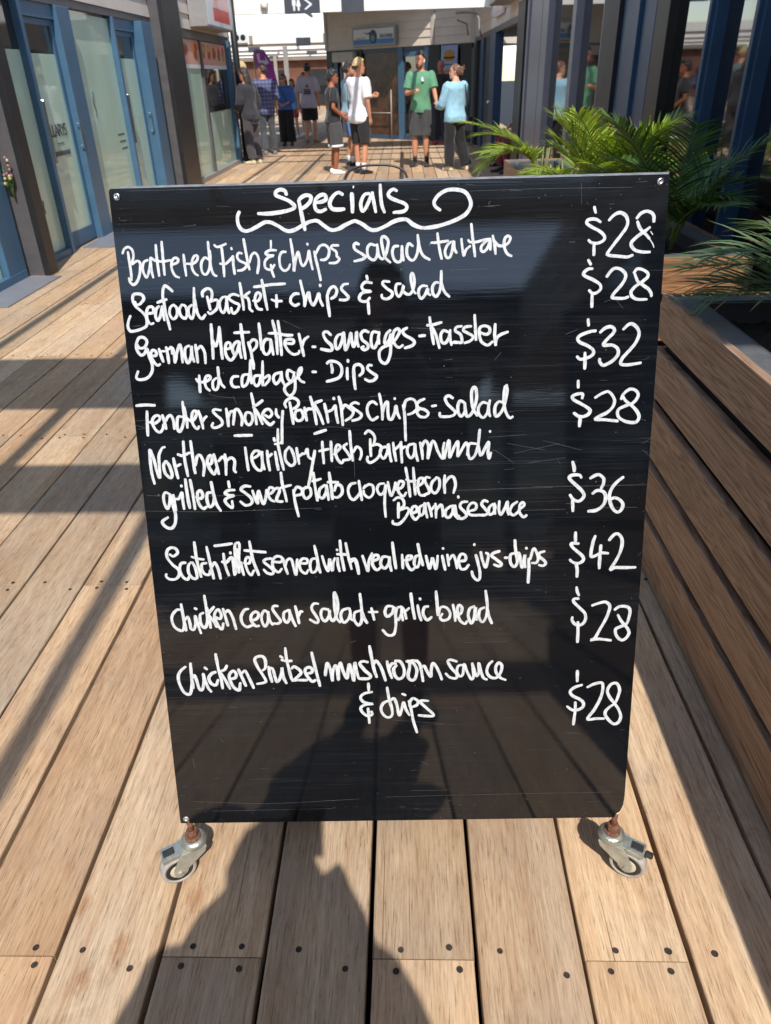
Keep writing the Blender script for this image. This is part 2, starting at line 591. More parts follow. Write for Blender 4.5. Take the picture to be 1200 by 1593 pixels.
# ------------------------------------------------------------------ ground and boardwalk deck
g = MB()
g.box(-160, 160, -160, 220, -0.6, -0.45)
o = link('ground', g.mesh('ground', M_under))
o['kind'] = 'structure'

PITCH, PX0 = 0.2045, -0.288


def build_deck():
    mb = MB()
    rnd = random.Random(11)
    k0, k1 = int((-13 - PX0) / PITCH), int((3.2 - PX0) / PITCH)
    for k in range(k0, k1):
        gl = 0.0027 + 0.0032 * rnd.random()
        gr_ = 0.0027 + 0.0032 * rnd.random()
        xa, xb = PX0 + k * PITCH + gl, PX0 + (k + 1) * PITCH - gr_
        first = 0.783 if k % 2 else 2.003
        y = first - 2.44 * 5
        while y < 54:
            ln = 2.44 if y < 22 else 9.76
            ya, yb = y + 0.0012, y + ln - 0.0012
            y += ln
            if xb < -3.5 and yb < 12:
                continue
            mb.col = (rnd.random(), rnd.random(), rnd.random())
            if k == 4:
                mb.col = (0.22, 1.0, 0.37)
            elif k == 5:
                mb.col = (0.12, 0.75, 0.81)
            dz = rnd.uniform(-0.0012, 0.0012)
            tilt = rnd.uniform(-0.0008, 0.0008)
            near = yb > 0.3 and ya < 3.3 and xa > -1.4 and xb < 1.0
            n = 40 if near else (6 if ya < 22 else 2)
            rg = []
            jl, jr = rnd.uniform(0, 99), rnd.uniform(0, 99)
            for i in range(n + 1):
                yy = ya + (yb - ya) * i / n
                el = 0.0016 * noise.noise((jl, yy * 4.0, 0)) if near else 0
                er = 0.0016 * noise.noise((jr, yy * 4.0, 0)) if near else 0
                a, b = xa + el, xb + er
                zt = dz
                rg.append([(a, yy, -0.035), (a, yy, zt - tilt - 0.0035), (a + 0.0012, yy, zt - tilt - 0.0012), (a + 0.004, yy, zt - tilt), (b - 0.004, yy, zt + tilt), (b - 0.0012, yy, zt + tilt - 0.0012), (b, yy, zt + tilt - 0.0035), (b, yy, -0.035)][::-1])
            mb.rings(rg, True, 0)
        # screws over each joist
        if xb < -2.4 or xa > 1.0:
            continue
        for j in range(-1, 6):
            yj = 0.783 + 1.22 * j
            butt = (j % 2 == 0) if k % 2 else (j % 2 != 0)
            ys = [yj - 0.02, yj + 0.018] if butt else [yj - 0.024 + rnd.uniform(-.003, .003), yj + 0.012 + rnd.uniform(-.004, .004)]
            for side in (0.26, 0.79):
                for q, yy in enumerate(ys):
                    if not butt and (q == 0) == (side < 0.5):
                        continue
                    xx = xa + side * (xb - xa) + rnd.uniform(-0.012, 0.012)
                    y2 = yy + rnd.uniform(-0.004, 0.004)
                    r = rnd.uniform(0.0056, 0.0068)
                    b = len(mb.v)
                    mb.v += [Vector((xx + r * math.cos(a * PI / 5), y2 + r * math.sin(a * PI / 5), 0.0022)) for a in range(10)]
                    mb.v += [Vector((xx + .55 * r * math.cos(a * PI / 5), y2 + .55 * r * math.sin(a * PI / 5), 0.0016)) for a in range(10)]
                    for a in range(10):
                        mb.face((b + a, b + (a + 1) % 10, b + 10 + (a + 1) % 10, b + 10 + a), 1)
                    mb.face([b + 10 + a for a in range(10)], 1)
    o = link('deck', mb.mesh('deck', [DECK, M_screw]))
    o['kind'] = 'structure'


build_deck()
XL, XR = -3.36, 1.68


# ------------------------------------------------------------------ left row of shops
def clad(mb, x, y0, y1, z0, z1, face=1, h=0.19, mi=0):
    """lapped weatherboards on a wall in the plane x, face +1 looks to +x"""
    z = z0
    while z < z1 - 0.01:
        zt = min(z + h, z1)
        a, b = 0.028 * face, 0.010 * face
        v = [(x, y0, z), (x + a, y0, z), (x + b, y0, zt), (x, y0, zt), (x, y1, z), (x + a, y1, z), (x + b, y1, zt), (x, y1, zt)]
        mb.add(v, [(0, 1, 2, 3), (7, 6, 5, 4), (1, 5, 6, 2), (0, 4, 5, 1), (3, 2, 6, 7)], mi)
        z = zt


shopA = thing('shopfront', 'pale weatherboard shopfront with tall frosted glass panels and slate blue door frames', 'shop', (XL, 3.0, 0))
mb = MB()
clad(mb, XL - 0.01, -9, 11.62, 2.20, 3.4, 1, 0.2)
mb.box(XL - 4, XL - 0.012, -9, 11.62, 2.19, 3.4)
part('weatherboard_fascia', mb, M_cream, shopA)
mb = MB()
mb.box(XL - 0.06, XL + 0.012, -9, 11.6, 2.125, 2.19)
part('head_rail', mb, M_dgrey, shopA)
mb = MB()
mb.box(XL - 0.06, XL + 0.03, -9, 6.6, 0.0, 0.075)
mb.box(XL - 0.06, XL + 0.02, 6.86, 7.66, 0.0, 0.06)
mb.box(XL - 0.06, XL + 0.03, 8.78, 11.6, 0.0, 0.07)
part('sill_rail', mb, M_blue, shopA)
for a in ((-3.34, -3.05, 5.6, 6.62), (-3.34, -3.02, 7.9, 9.6)):
    mb = MB()
    mb.box(*a, 0.0015, 0.012)
    part('threshold_plate', mb, M_grey, shopA)


def pane(parent, y0, y1, frost_top=1.74, x=XL - 0.035, name='window'):
    m = MB()
    m.box(x - 0.012, x, y0, y1, 0.06, 2.125)
    w = part(name, m, M_clear, parent)
    m = MB()
    m.box(x, x + 0.003, y0 + 0.005, y1 - 0.005, 0.065, frost_top)
    part('frosted_film', m, M_frost, w)
    return w


for y0, y1, ft in ((-3, -1.2, 1.74), (-1.2, 0.5, 1.74), (0.5, 2.1, 1.74), (2.1, 3.7, 1.74), (3.7, 4.55, 1.74), (4.6, 6.28, 1.74), (6.86, 7.62, 1.74), (8.78, 10.06, 2.10), (11.32, 11.6, 2.10)):
    pane(shopA, y0, y1, ft)
for yy in (-1.2, 0.5, 2.1, 3.7):
    m = MB()
    m.box(XL - 0.05, XL + 0.025, yy - 0.03, yy + 0.03, 0.075, 2.125)
    part('mullion', m, M_blue, shopA)
for y0, y1, px in ((7.62, 7.69, 0.03), (10.06, 10.12, 0.03), (4.5, 4.6, 0.03), (6.30, 6.62, 0.02), (8.46, 8.78, 0.035), (10.92, 11.32, 0.10)):
    m = MB()
    m.cbox(XL - 0.06, XL + px, y0, y1, 0.0, 2.124, 0.005)
    part('frame_post', m, M_blue, shopA)
for y0, y1, glass_y in ((7.69, 8.46, None), (10.12, 10.92, None)):
    m = MB()
    x = XL - 0.05
    m.box(x - 0.03, x + 0.02, y0, y0 + 0.05, 0.02, 2.0)
    m.box(x - 0.03, x + 0.02, y1 - 0.07, y1, 0.02, 2.0)
    m.box(x - 0.03, x + 0.02, y0 + 0.05, y1 - 0.07, 0.02, 0.16)
    m.box(x - 0.03, x + 0.02, y0 + 0.05, y1 - 0.07, 1.95, 2.0)
    m.box(x - 0.03, x + 0.045, y0, y1, 2.005, 2.124)
    d = part('door', m, M_blue, shopA)
    pane(d, y0 + 0.05, y1 - 0.07, 1.72, XL - 0.045, 'door_glass')
    m = MB()
    m.tube([(XL + 0.02, y1 - 0.035, 0.92), (XL + 0.05, y1 - 0.035, 0.92), (XL + 0.05, y1 - 0.035, 1.12), (XL + 0.02, y1 - 0.035, 1.12)], 0.009, 8)
    part('handle', m, M_chrome, d)
    m = MB()
    m.tube([(XL - 0.0, y0 + 0.015, 0.80), (XL + 0.035, y0 + 0.015, 0.82), (XL + 0.035, y0 + 0.015, 1.34), (XL - 0.0, y0 + 0.015, 1.36)], 0.011, 8)
    part('pull_bar', m, M_chrome, d)
TM = lambda y, z, x=XL - 0.038: Matrix.Translation((x - XL, y - 3.0, z)) @ Matrix(((0, 0, 1, 0), (1, 0, 0, 0), (0, 1, 0, 0), (0, 0, 0, 1)))
text_mesh('ILLARYS', 0.155, TM(8.07, 1.075), 'door_lettering', M_letter, shopA, 0.72)
m = MB()
m.box(XL - 0.040, XL - 0.038, 8.0, 8.15, 0.962, 0.970)
for q in range(9):
    m.box(XL - 0.040, XL - 0.038, 7.86 + q * 0.045, 7.892 + q * 0.045, 0.86, 0.90)
part('door_small_print', m, M_letter, shopA)
m = MB()
for q in range(3):
    m.box(XL - 0.0315, XL - 0.0295, 9.72 + 0.03 * q, 9.95 + 0.02 * q, 0.93 - 0.075 * q, 0.945 - 0.075 * q)
m.tube([(XL - 0.028, 7.30 + 0.05 * math.cos(a * 0.5), 0.42 + 0.055 * math.sin(a * 0.5) + 0.008 * a) for a in range(14)], 0.005, 5)
m.tube([(XL - 0.028, 9.15 + 0.02 * math.sin(a), 1.15 + 0.03 * a) for a in range(9)], 0.006, 5)
part('window_print', m, M_letter, shopA)


def wall_post(y0, y1, label):
    t = thing('wall_post', label, 'post', (XL, (y0 + y1) / 2, 0))
    m = MB()
    m.cbox(XL - 0.02, XL + 0.19, y0, y1, 0.0, 3.4, 0.006)
    part('post_casing', m, M_dgrey, t)
    m = MB()
    m.cbox(XL + 0.14, XL + 0.20, y0 - 0.008, y1 + 0.01, 0.0, 3.4, 0.005)
    part('edge_trim', m, M_blk, t)


wall_post(6.68, 6.83, 'charcoal wall post with a small flower bunch tied to it, nearest the lettered glass door')
wall_post(11.62, 12.46, 'wide charcoal wall post between the frosted shopfront and the food photo strip')

fl = thing('flower_bunch', 'small bunch of pale yellow and pink flowers tied to the charcoal wall post', 'flowers', (XL + 0.06, 6.66, 0.62))
fl.scale = (0.7, 0.7, 0.85)
mb = MB()
rnd = random.Random(5)
for i in range(9):
    a = rnd.uniform(0, 6.28)
    mb.tube([(0, 0, 0), (0.02 * math.cos(a), -0.03, 0.12), (0.05 * math.cos(a), -0.04 + 0.03 * math.sin(a), 0.26 + rnd.uniform(-.05, .07))], 0.004, 5)
    mb.ball((0.04 * math.cos(a), -0.05 + 0.02 * math.sin(a), 0.16 + 0.06 * rnd.random()), (0.022, 0.012, 0.03), 6, 4)
part('stems_and_leaves', mb, M_leaf_d, fl, True, True)
mb = MB()
for i in range(12):
    a = rnd.uniform(0, 6.28)
    mb.ball((0.05 * math.cos(a), -0.055 + 0.03 * math.sin(a), 0.24 + rnd.uniform(-.07, .16)), 0.017, 7, 5, i % 2)
part('blossoms', mb, [mat('pale_yellow_petal', lin(186, 178, 130), 0.8), mat('dusty_pink_petal', lin(150, 108, 116), 0.7)], fl, True, True)

shopB = thing('shopfront', 'far pale shopfront with food photo strips above its glass and a blue corner post', 'shop', (XL, 14.5, 0))
mb = MB()
clad(mb, XL - 0.01, 12.48, 16.75, 2.16, 3.4, 1, 0.2)
mb.box(XL - 4, XL - 0.012, 12.46, 16.75, 2.15, 3.4)
part('weatherboard_fascia', mb, M_cream, shopB)
mb = MB()
mb.box(XL - 0.06, XL + 0.01, 12.46, 16.6, 2.04, 2.15)
mb.box(XL - 0.06, XL + 0.01, 14.30, 14.40, 0.05, 2.04)
part('head_rail', mb, M_dgrey, shopB)
pane(shopB, 12.48, 14.3, 2.04)
mb = MB()
mb.box(XL - 0.05, XL - 0.035, 14.4, 16.42, 0.06, 2.04)
w = part('window', mb, M_clear, shopB)
mb = MB()
mb.box(XL - 0.034, XL - 0.031, 14.42, 16.40, 0.07, 0.98)
part('frosted_film', mb, M_frost, w)
mb = MB()
mb.cbox(XL - 0.08, XL + 0.05, 16.42, 16.62, 0.0, 2.1, 0.006)
part('frame_post', mb, M_blue, shopB)
mb = MB()
mb.box(XL - 0.06, XL + 0.03, 12.46, 16.42, 0.0, 0.07)
part('sill_rail', mb, M_signgrey, shopB)
foods = [mat('fried_food_print', lin(216, 150, 62), 0.5, 0, 0.4, 20), mat('grilled_food_print', lin(150, 70, 40), 0.5, 0, 0.5, 25), mat('sauce_food_print', lin(190, 60, 44), 0.5, 0, 0.5, 25), M_leafprint]
for y0, y1, n in ((12.6, 14.28, 3), (14.42, 16.36, 5)):
    mb = MB()
    mb.box(XL - 0.03, XL - 0.02, y0, y1, 1.70, 2.03)
    pp = part('food_photo_strip', mb, mat('pink_photo_ground', lin(204, 160, 142), 0.5, 0, 0.12, 6), shopB)
    rnd = random.Random(int(y0))
    for q in range(n):
        yc = y0 + (y1 - y0) * (q + 0.5) / n
        hw = (y1 - y0) / n * 0.34
        for s in range(5):
            m = MB()
            yy, zz = yc + rnd.uniform(-.4, .4) * hw, 1.875 + rnd.uniform(-.06, .07)
            m.prism([(yy + hw * 0.55 * math.cos(a * PI / 7), zz + 0.06 * math.sin(a * PI / 7)) for a in range(14)], 0, 0.002 + 0.0006 * s, 0, Matrix.Translation((XL - 0.019, 0, 0)) @ Matrix(((0, 0, 1, 0), (1, 0, 0, 0), (0, 1, 0, 0), (0, 0, 0, 1))))
            part('food_picture', m, foods[(q + s) % 4], pp)
    mb = MB()
    mb.box(XL - 0.03, XL - 0.019, y0, y1, 1.64, 1.698)
    part('price_strip', mb, M_signwhite, shopB)
lb = thing('lightbox_sign', 'grey box sign with red face and a painted pale pink reflection on the weatherboards above the food photos', 'sign', (XL, 14.8, 2.2))
mb = MB()
mb.cbox(XL + 0.02, XL + 0.30, 13.75, 15.75, 2.20, 2.85, 0.008)
part('case', mb, M_signgrey, lb)
for (z0, z1, y0, y1, mm) in ((2.23, 2.82, 13.8, 15.7, M_signwhite), (2.30, 2.48, 14.25, 15.5, M_red), (2.50, 2.80, 14.25, 15.5, M_pink)):  # pale pink field puts a reflection on the face into its colour
    mb = MB()
    e = 0.304 if mm is M_signwhite else 0.306
    mb.box(XL + 0.30, XL + e, y0, y1, z0, z1)
    part('face_panel', mb, mm, lb)
dp = thing('downpipe', 'dark downpipe on the outer corner of the food photo shop', 'pipe', (XL, 16.75, 0))
mb = MB()
mb.tube([(XL + 0.10, 16.78, 0), (XL + 0.10, 16.78, 1.6), (XL + 0.10, 16.78, 3.3)], 0.065, 12)
part('pipe', mb, M_blk, dp, True)
mb = MB()
mb.box(XL - 4, XL + 0.02, 16.62, 16.70, 0, 3.4)
part('end_wall', mb, M_soffit, shopB)

# ------------------------------------------------------------------ right row of shops
shopC = thing('shopfront', 'dark reflective glass shopfront with navy blue mullions behind the planter palms', 'shop', (XR, 4.0, 0))
mb = MB()
clad(mb, XR + 0.01, -9, 12.45, 2.55, 3.4, -1, 0.2)
mb.box(XR + 0.012, XR + 4, -9, 12.45, 2.54, 3.4)
part('weatherboard_fascia', mb, M_beige, shopC)
ys = [-4.2, -2.2, -0.2, 1.2, 2.35, 3.42, 4.13, 4.76, 5.56]
for a, b in zip(ys[:-1], ys[1:]):
    mb = MB()
    mb.box(XR + 0.03, XR + 0.045, a, b, 0.12, 2.54)
    part('window', mb, M_mirror, shopC)
for yy in ys[:-1]:
    mb = MB()
    mb.cbox(XR - 0.035, XR + 0.05, yy - 0.045, yy + 0.045, 0.0, 2.54, 0.004)
    mb.cbox(XR - 0.055, XR - 0.03, yy - 0.018, yy + 0.018, 0.0, 2.54, 0.003)
    part('mullion', mb, M_blue_d, shopC)
mb = MB()
mb.box(XR + 0.0, XR + 0.05, -4.2, 5.5, 0.0, 0.12)
part('sill_rail', mb, M_blue_d, shopC)
mb = MB()
mb.cbox(XR - 0.03, XR + 0.1, 5.56, 5.84, 0, 2.54, 0.004)
part('corner_post', mb, mat('brown_black_post', (0.020, 0.016, 0.014, 1), 0.4), shopC)
for a, b, d in ((5.85, 6.15, 0.03), (6.17, 6.36, 0.055), (6.38, 6.70, 0.03)):
    mb = MB()
    mb.cbox(XR - d, XR + 0.1, a, b, 0, 2.54, 0.004)
    part('door_jamb', mb, M_blue_d, shopC)
mb = MB()
mb.cbox(XR - 0.06, XR + 0.1, 6.72, 7.22, 0, 3.4, 0.004)
part('corner_post', mb, M_blk, shopC)
ys = [7.30, 8.50, 10.12]
for a, b in zip(ys[:-1], ys[1:]):
    mb = MB()
    mb.box(XR + 0.03, XR + 0.045, a, b, 0.1, 2.54)
    part('window', mb, M_mirror, shopC)
for a, b in ((7.24, 7.31), (8.45, 8.62), (10.06, 10.2), (10.2, 10.62), (10.66, 11.55), (11.6, 11.75)):
    mb = MB()
    mb.cbox(XR - (0.02 if b - a > 0.4 else 0.045), XR + 0.06, a, b, 0, 2.54, 0.004)
    part('grey_frame', mb, M_grey, shopC)
mb = MB()
mb.cbox(XR - 0.07, XR + 0.12, 11.8, 12.5, 0, 2.3, 0.004)
part('corner_post', mb, M_blk, shopC)

shopD = thing('shopfront', 'shaded shop bay with a dark doorway and navy posts beyond the grey framed windows', 'shop', (XR, 16.0, 0))
mb = MB()
clad(mb, XR + 0.01, 12.52, 20.2, 2.17, 3.4, -1, 0.2)
mb.box(XR + 0.012, XR + 4, 12.52, 20.2, 2.16, 3.4)
part('weatherboard_fascia', mb, M_beige, shopD)
mb = MB()
mb.box(XR - 0.03, XR + 0.05, 12.52, 20.2, 2.08, 2.165)
part('head_rail', mb, M_dgrey, shopD)
mb = MB()
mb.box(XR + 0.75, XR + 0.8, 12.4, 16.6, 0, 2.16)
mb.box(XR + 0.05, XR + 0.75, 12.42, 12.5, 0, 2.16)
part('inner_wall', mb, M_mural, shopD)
mb = MB()
mb.box(XR + 0.70, XR + 0.745, 13.1, 15.6, 1.78, 1.95)
mb.box(XR + 0.70, XR + 0.745, 13.1, 13.2, 0, 1.78)
mb.box(XR + 0.70, XR + 0.745, 15.5, 15.6, 0, 1.78)
part('door_frame', mb, M_blue_d, shopD)
for a, b, mm, nm in ((15.6, 16.5, M_blue_d, 'door_jamb'), (16.52, 17.3, M_blk, 'corner_post'), (17.9, 18.4, M_blue_d, 'door_jamb'), (19.5, 20.0, M_blk, 'corner_post')):
    mb = MB()
    mb.cbox(XR - 0.05, XR + 0.1, a, b, 0, 2.08, 0.004)
    part(nm, mb, mm, shopD)
for a, b in ((17.32, 17.88), (18.42, 19.48)):
    mb = MB()
    mb.box(XR + 0.02, XR + 0.04, a, b, 0.05, 2.08)
    d = part('door', mb, M_blue_d, shopD)
mb = MB()
mb.ball((XR - 0.06, 16.3, 0.98), 0.035, 10, 7)
part('door_knob', mb, M_chrome, shopD, True)
ac = thing('air_conditioner', 'grey box air conditioner under the eaves of the shaded shop bay', 'air conditioner', (XR - 0.1, 13.2, 2.3))
mb = MB()
mb.cbox(XR - 0.34, XR - 0.03, 12.9, 14.0, 2.36, 2.95, 0.012)
part('case', mb, M_signgrey, ac)
mb = MB()
for q in range(9):
    mb.box(XR - 0.30, XR - 0.07, 12.885, 12.899, 2.42 + q * 0.055, 2.445 + q * 0.055)
part('grille', mb, M_dkpanel, ac)
sb = thing('wall_sign', 'small pale sign board with a red stripe on the taupe weatherboards by the air conditioner', 'sign', (XR, 15.2, 2.3))
mb = MB()
mb.box(XR - 0.07, XR - 0.02, 14.6, 15.9, 2.3, 2.9)
part('board_panel', mb, M_signwhite, sb)
mb = MB()
mb.box(XR - 0.075, XR - 0.07, 14.7, 15.4, 2.35, 2.62)
part('stripe', mb, M_pink, sb)
cd = thing('conduit', 'bent grey conduit running from the beam to the top of the navy post', 'conduit', (XR, 16.9, 2.3))
mb = MB()
mb.tube([(1.0, 16.99, 2.46), (1.25, 16.98, 2.46), (1.4, 16.97, 2.43), (1.44, 16.96, 2.36), (1.45, 16.96, 2.2), (1.50, 16.95, 2.05)], 0.022, 8)
part('pipe', mb, M_pipe, cd, True)
mb = MB()
mb.tube([(1.20, 19.9, 2.5), (1.42, 19.9, 2.42), (1.46, 19.9, 2.2)], 0.02, 8)
part('branch_pipe', mb, M_pipe, cd, True)

# ------------------------------------------------------------------ angled shop across the end
A, B = Vector((-2.1, 23.6, 0)), Vector((1.62, 20.28, 0))
L = (B - A).length
ang = math.atan2(B.y - A.y, B.x - A.x)
EM = Matrix.Translation(A) @ Matrix.Rotation(ang, 4, 'Z')      # local x runs along the wall, -y faces us
shopE = thing('shopfront', 'angled taupe weatherboard shop closing the end of the boardwalk, with dark glazing', 'shop', A)


def epart(name, mb, mats, parent, smooth=False):
    return part(name, mb, mats, parent, smooth)


mb = MB()
z = 2.08
while z < 3.3:
    v = [(0, 0, z), (0, -0.028, z), (0, -0.01, z + 0.17), (0, 0, z + 0.17), (L, 0, z), (L, -0.028, z), (L, -0.01, z + 0.17), (L, 0, z + 0.17)]
    mb.add(v, [(0, 1, 2, 3), (7, 6, 5, 4), (1, 5, 6, 2), (0, 4, 5, 1), (3, 2, 6, 7)], 0, EM)
    z += 0.17
mb.box(0, L, 0.0, 3.0, 2.07, 3.35, 0, EM)
epart('weatherboard_fascia', mb, M_beige, shopE)
mb = MB()
for a in (0.0, 3.74, L - 0.05):
    mb.box(a, a + 0.09, -0.05, -0.029, 2.08, 3.3, 0, EM)
epart('cover_strip', mb, M_cream, shopE)
mb = MB()
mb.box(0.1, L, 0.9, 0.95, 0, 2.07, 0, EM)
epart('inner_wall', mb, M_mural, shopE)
mb = MB()
mb.box(0.02, L, 0.02, 0.1, 1.98, 2.07, 0, EM)
mb.box(0.02, L, 0.0, 0.1, 0.0, 0.1, 0, EM)
epart('head_rail', mb, M_blue_d, shopE)
for a, b, mm in ((0.0, 0.22, M_blk), (0.26, 0.42, M_blue_d), (1.16, 1.34, M_blk), (2.62, 2.78, M_blue), (3.50, 3.62, M_blue_d), (3.64, 3.98, M_blk), (4.62, 4.95, M_blk)):
    mb = MB()
    mb.box(a, b, -0.01, 0.12, 0, 2.07, 0, EM)
    epart('frame_post', mb, mm, shopE)
mb = MB()
mb.box(2.78, 3.5, 0.05, 0.065, 0.1, 1.86, 0, EM)
d = epart('door', mb, M_mirror, shopE)
mb = MB()
mb.box(2.78, 3.5, 0.02, 0.09, 1.86, 1.97, 0, EM)
epart('door_rail', mb, M_blue, d)
mb = MB()
mb.box(1.34, 2.62, 0.06, 0.07, 0.1, 1.98, 0, EM)
epart('window', mb, mat('brown_printed_window', (0.030, 0.016, 0.009, 1), 0.25, 0, 0.9, 3.2, col2=(0.13, 0.055, 0.025, 1)), shopE)
mb = MB()
mb.cbox(0.34, 1.14, -0.14, 0.02, 1.80, 2.03, 0.03, 0, EM)
epart('roller_cover', mb, M_cream, shopE)
mb = MB()
mb.tube([EM @ Vector((0.62, -0.05, 0)), EM @ Vector((0.62, -0.05, 1.7))], 0.05, 10)
mb.tube([EM @ Vector((2.45, -0.1, 0)), EM @ Vector((2.45, -0.1, 1.15))], 0.02, 8)
mb.tube([EM @ Vector((1.5, -0.1, 0.62)), EM @ Vector((2.45, -0.1, 0.62))], 0.016, 8)
epart('steel_rail', mb, M_pipe, shopE, True)
sg = thing('lightbox_sign', 'framed white and blue box sign with a round navy emblem on the angled end shop', 'sign', EM @ Vector((1.9, 0, 2.1)))
s0, s1, z0, z1 = 1.18, 2.68, 2.12, 2.54
mb = MB()
mb.box(s0, s1, -0.16, -0.03, z0, z1, 0, EM)
part('case', mb, M_signgrey, sg)
mb = MB()
mb.box(s0 + .05, s1 - .05, -0.166, -0.16, z0 + .05, z1 - .05, 0, EM)
part('face_panel', mb, M_signwhite, sg)
mb = MB()
mb.box(s0 + .05, s1 - .05, -0.170, -0.166, z0 + .05, z0 + .15, 0, EM)
part('blue_band', mb, M_signblue, sg)
mb = MB()
ES = EM @ Matrix(((1, 0, 0, 0), (0, 0, -1, 0), (0, 1, 0, 0), (0, 0, 0, 1)))
mb.prism([(1.93 + 0.135 * math.cos(a * PI / 9), 2.32 + 0.15 * math.sin(a * PI / 9)) for a in range(18)], 0.171, 0.174, 0, ES)
mb.prism([(1.58, 2.44), (1.70, 2.40), (1.82, 2.42), (1.84, 2.38), (1.70, 2.375)], 0.171, 0.174, 0, ES)
part('emblem', mb, M_signnavy, sg)
mb = MB()
mb.prism([(1.92 + 0.07 * math.cos(a * PI / 9), 2.29 + 0.07 * math.sin(a * PI / 9)) for a in range(18)], 0.1745, 0.176, 0, ES)
part('emblem_center', mb, M_signteal, sg)
mb = MB()
x = 2.17
for wd in (0.035, 0.018, 0.04, 0.0, 0.03, 0.0, 0.045, 0.045, 0.04, 0.03):
    if wd:
        mb.prism([(x, 2.285), (x + wd * .55, 2.285), (x + wd, 2.30), (x + wd * .8, 2.355), (x + wd * .3, 2.375), (x, 2.35)], 0.171, 0.173, 0, ES)
    x += wd + 0.016
part('sign_lettering', mb, M_letter, sg)
mb = MB()
x = 1.33
for wd in (0.05, 0.04, 0.055, 0.04, 0.05, 0.045):
    mb.prism([(x, 2.275), (x + wd * .8, 2.275), (x + wd * .7, 2.32), (x, 2.325)], 0.171, 0.173, 0, ES)
    x += wd + 0.012
part('sign_lettering', mb, M_tan, sg)
po = thing('poster', 'tall pale blue poster with stacked burger photos on the dark end of the angled shop', 'poster', EM @ Vector((4.3, 0, 1.0)))
mb = MB()
mb.box(4.06, 4.56, -0.05, -0.03, 0.7, 2.05, 0, EM)
part('sheet', mb, M_posterblue, po)
for zc in (1.83, 1.44, 1.05):
    for dz, hh, ww, mm, nm in ((0.055, 0.07, 0.17, M_bun, 'bun_picture'), (-0.01, 0.02, 0.19, M_leafprint, 'lettuce_picture'), (-0.035, 0.025, 0.18, M_patty, 'patty_picture'), (-0.075, 0.035, 0.16, M_bun, 'bun_picture')):
        mb = MB()
        mb.prism([(4.31 + ww * math.cos(a * PI / 8), zc + dz + hh * math.sin(a * PI / 8)) for a in range(16)], 0.050, 0.053 + (0.001 if dz > 0 else 0), 0, ES)
        part(nm, mb, mm, po)
    mb = MB()
    for q in range(6):
        mb.box(4.13 + q * 0.06, 4.175 + q * 0.06, -0.053, -0.05, zc - 0.19, zc - 0.16, 0, EM)
    part('caption', mb, M_signnavy, po)

# ------------------------------------------------------------------ roofs, beams and what lies beyond
pg = thing('pergola', 'open white timber pergola whose beams throw bands of shade over the deck', 'pergola', (0, 0, 3.2))
for y0, y1, h in ((-3.85, -3.30, 0.16), (-0.05, 0.24, 0.18), (1.03, 1.53, 0.40)):
    mb = MB()
    mb.box(XL - 0.3, XR + 0.3, y0, y1, 3.2, 3.2 + h)
    part('beam', mb, M_white, pg)
for xx, y0, y1 in ((-2.12, -3.3, 15.6), (-1.25, -3.3, 15.6), (-0.46, -3.3, 15.6), (0.49, 10.2, 15.6)):
    mb = MB()
    mb.box(xx - 0.03, xx + 0.03, y0, y1, 3.205, 3.28)
    part('purlin', mb, M_white, pg)
for yy in (13.9, 15.2):
    mb = MB()
    mb.box(XL - 0.3, XR + 0.3, yy - 0.06, yy + 0.06, 3.3, 3.4)
    part('batten', mb, M_white, pg)


def dark_box(mb, x0, x1, y, z0, z1):
    mb.box(x0, x1, y - 0.03, y, z0, z1)


fr = thing('canopy', 'deep grey canopy with a white front beam over the far end of the walk', 'canopy', (-1, 17, 2.5))
mb = MB()
mb.box(-3.30, 1.66, 16.85, 16.98, 2.53, 2.80)
part('front_beam', mb, M_white, fr)
mb = MB()
for q in ((-8, 1.9, 16.99, 18.6), (-8, -6.2, 18.6, 29), (-3.0, -1.6, 18.6, 29), (0.9, 1.9, 18.6, 29), (-6.2, -3.0, 18.6, 22.6), (-6.2, -3.0, 23.6, 26.4), (-6.2, -3.0, 27.4, 29), (-1.6, 0.9, 20.5, 29)):  # height and middle opening shaped so sky light reaches the end shop's fascia
    mb.box(*q, 3.35, 3.5)
part('ceiling', mb, M_soffit, fr)
mb = MB()
mb.tube([(-2.6, 16.99, 2.6), (-2.55, 18.5, 2.75), (-2.6, 22, 3.0), (-3.0, 29, 3.2)], 0.05, 8)
part('roof_pipe', mb, M_pipe, fr, True)
cc = thing('security_camera', 'small white dome camera under the white front beam', 'camera', (-2.62, 16.82, 2.66))
mb = MB()
mb.cbox(-2.69, -2.55, 16.75, 16.849, 2.68, 2.75, 0.01)
part('bracket', mb, M_white, cc)
mb = MB()
mb.ball((-2.62, 16.79, 2.65), 0.062, 12, 8)
part('dome', mb, mat('milky_dome', lin(214, 208, 190), 0.2), cc, True)

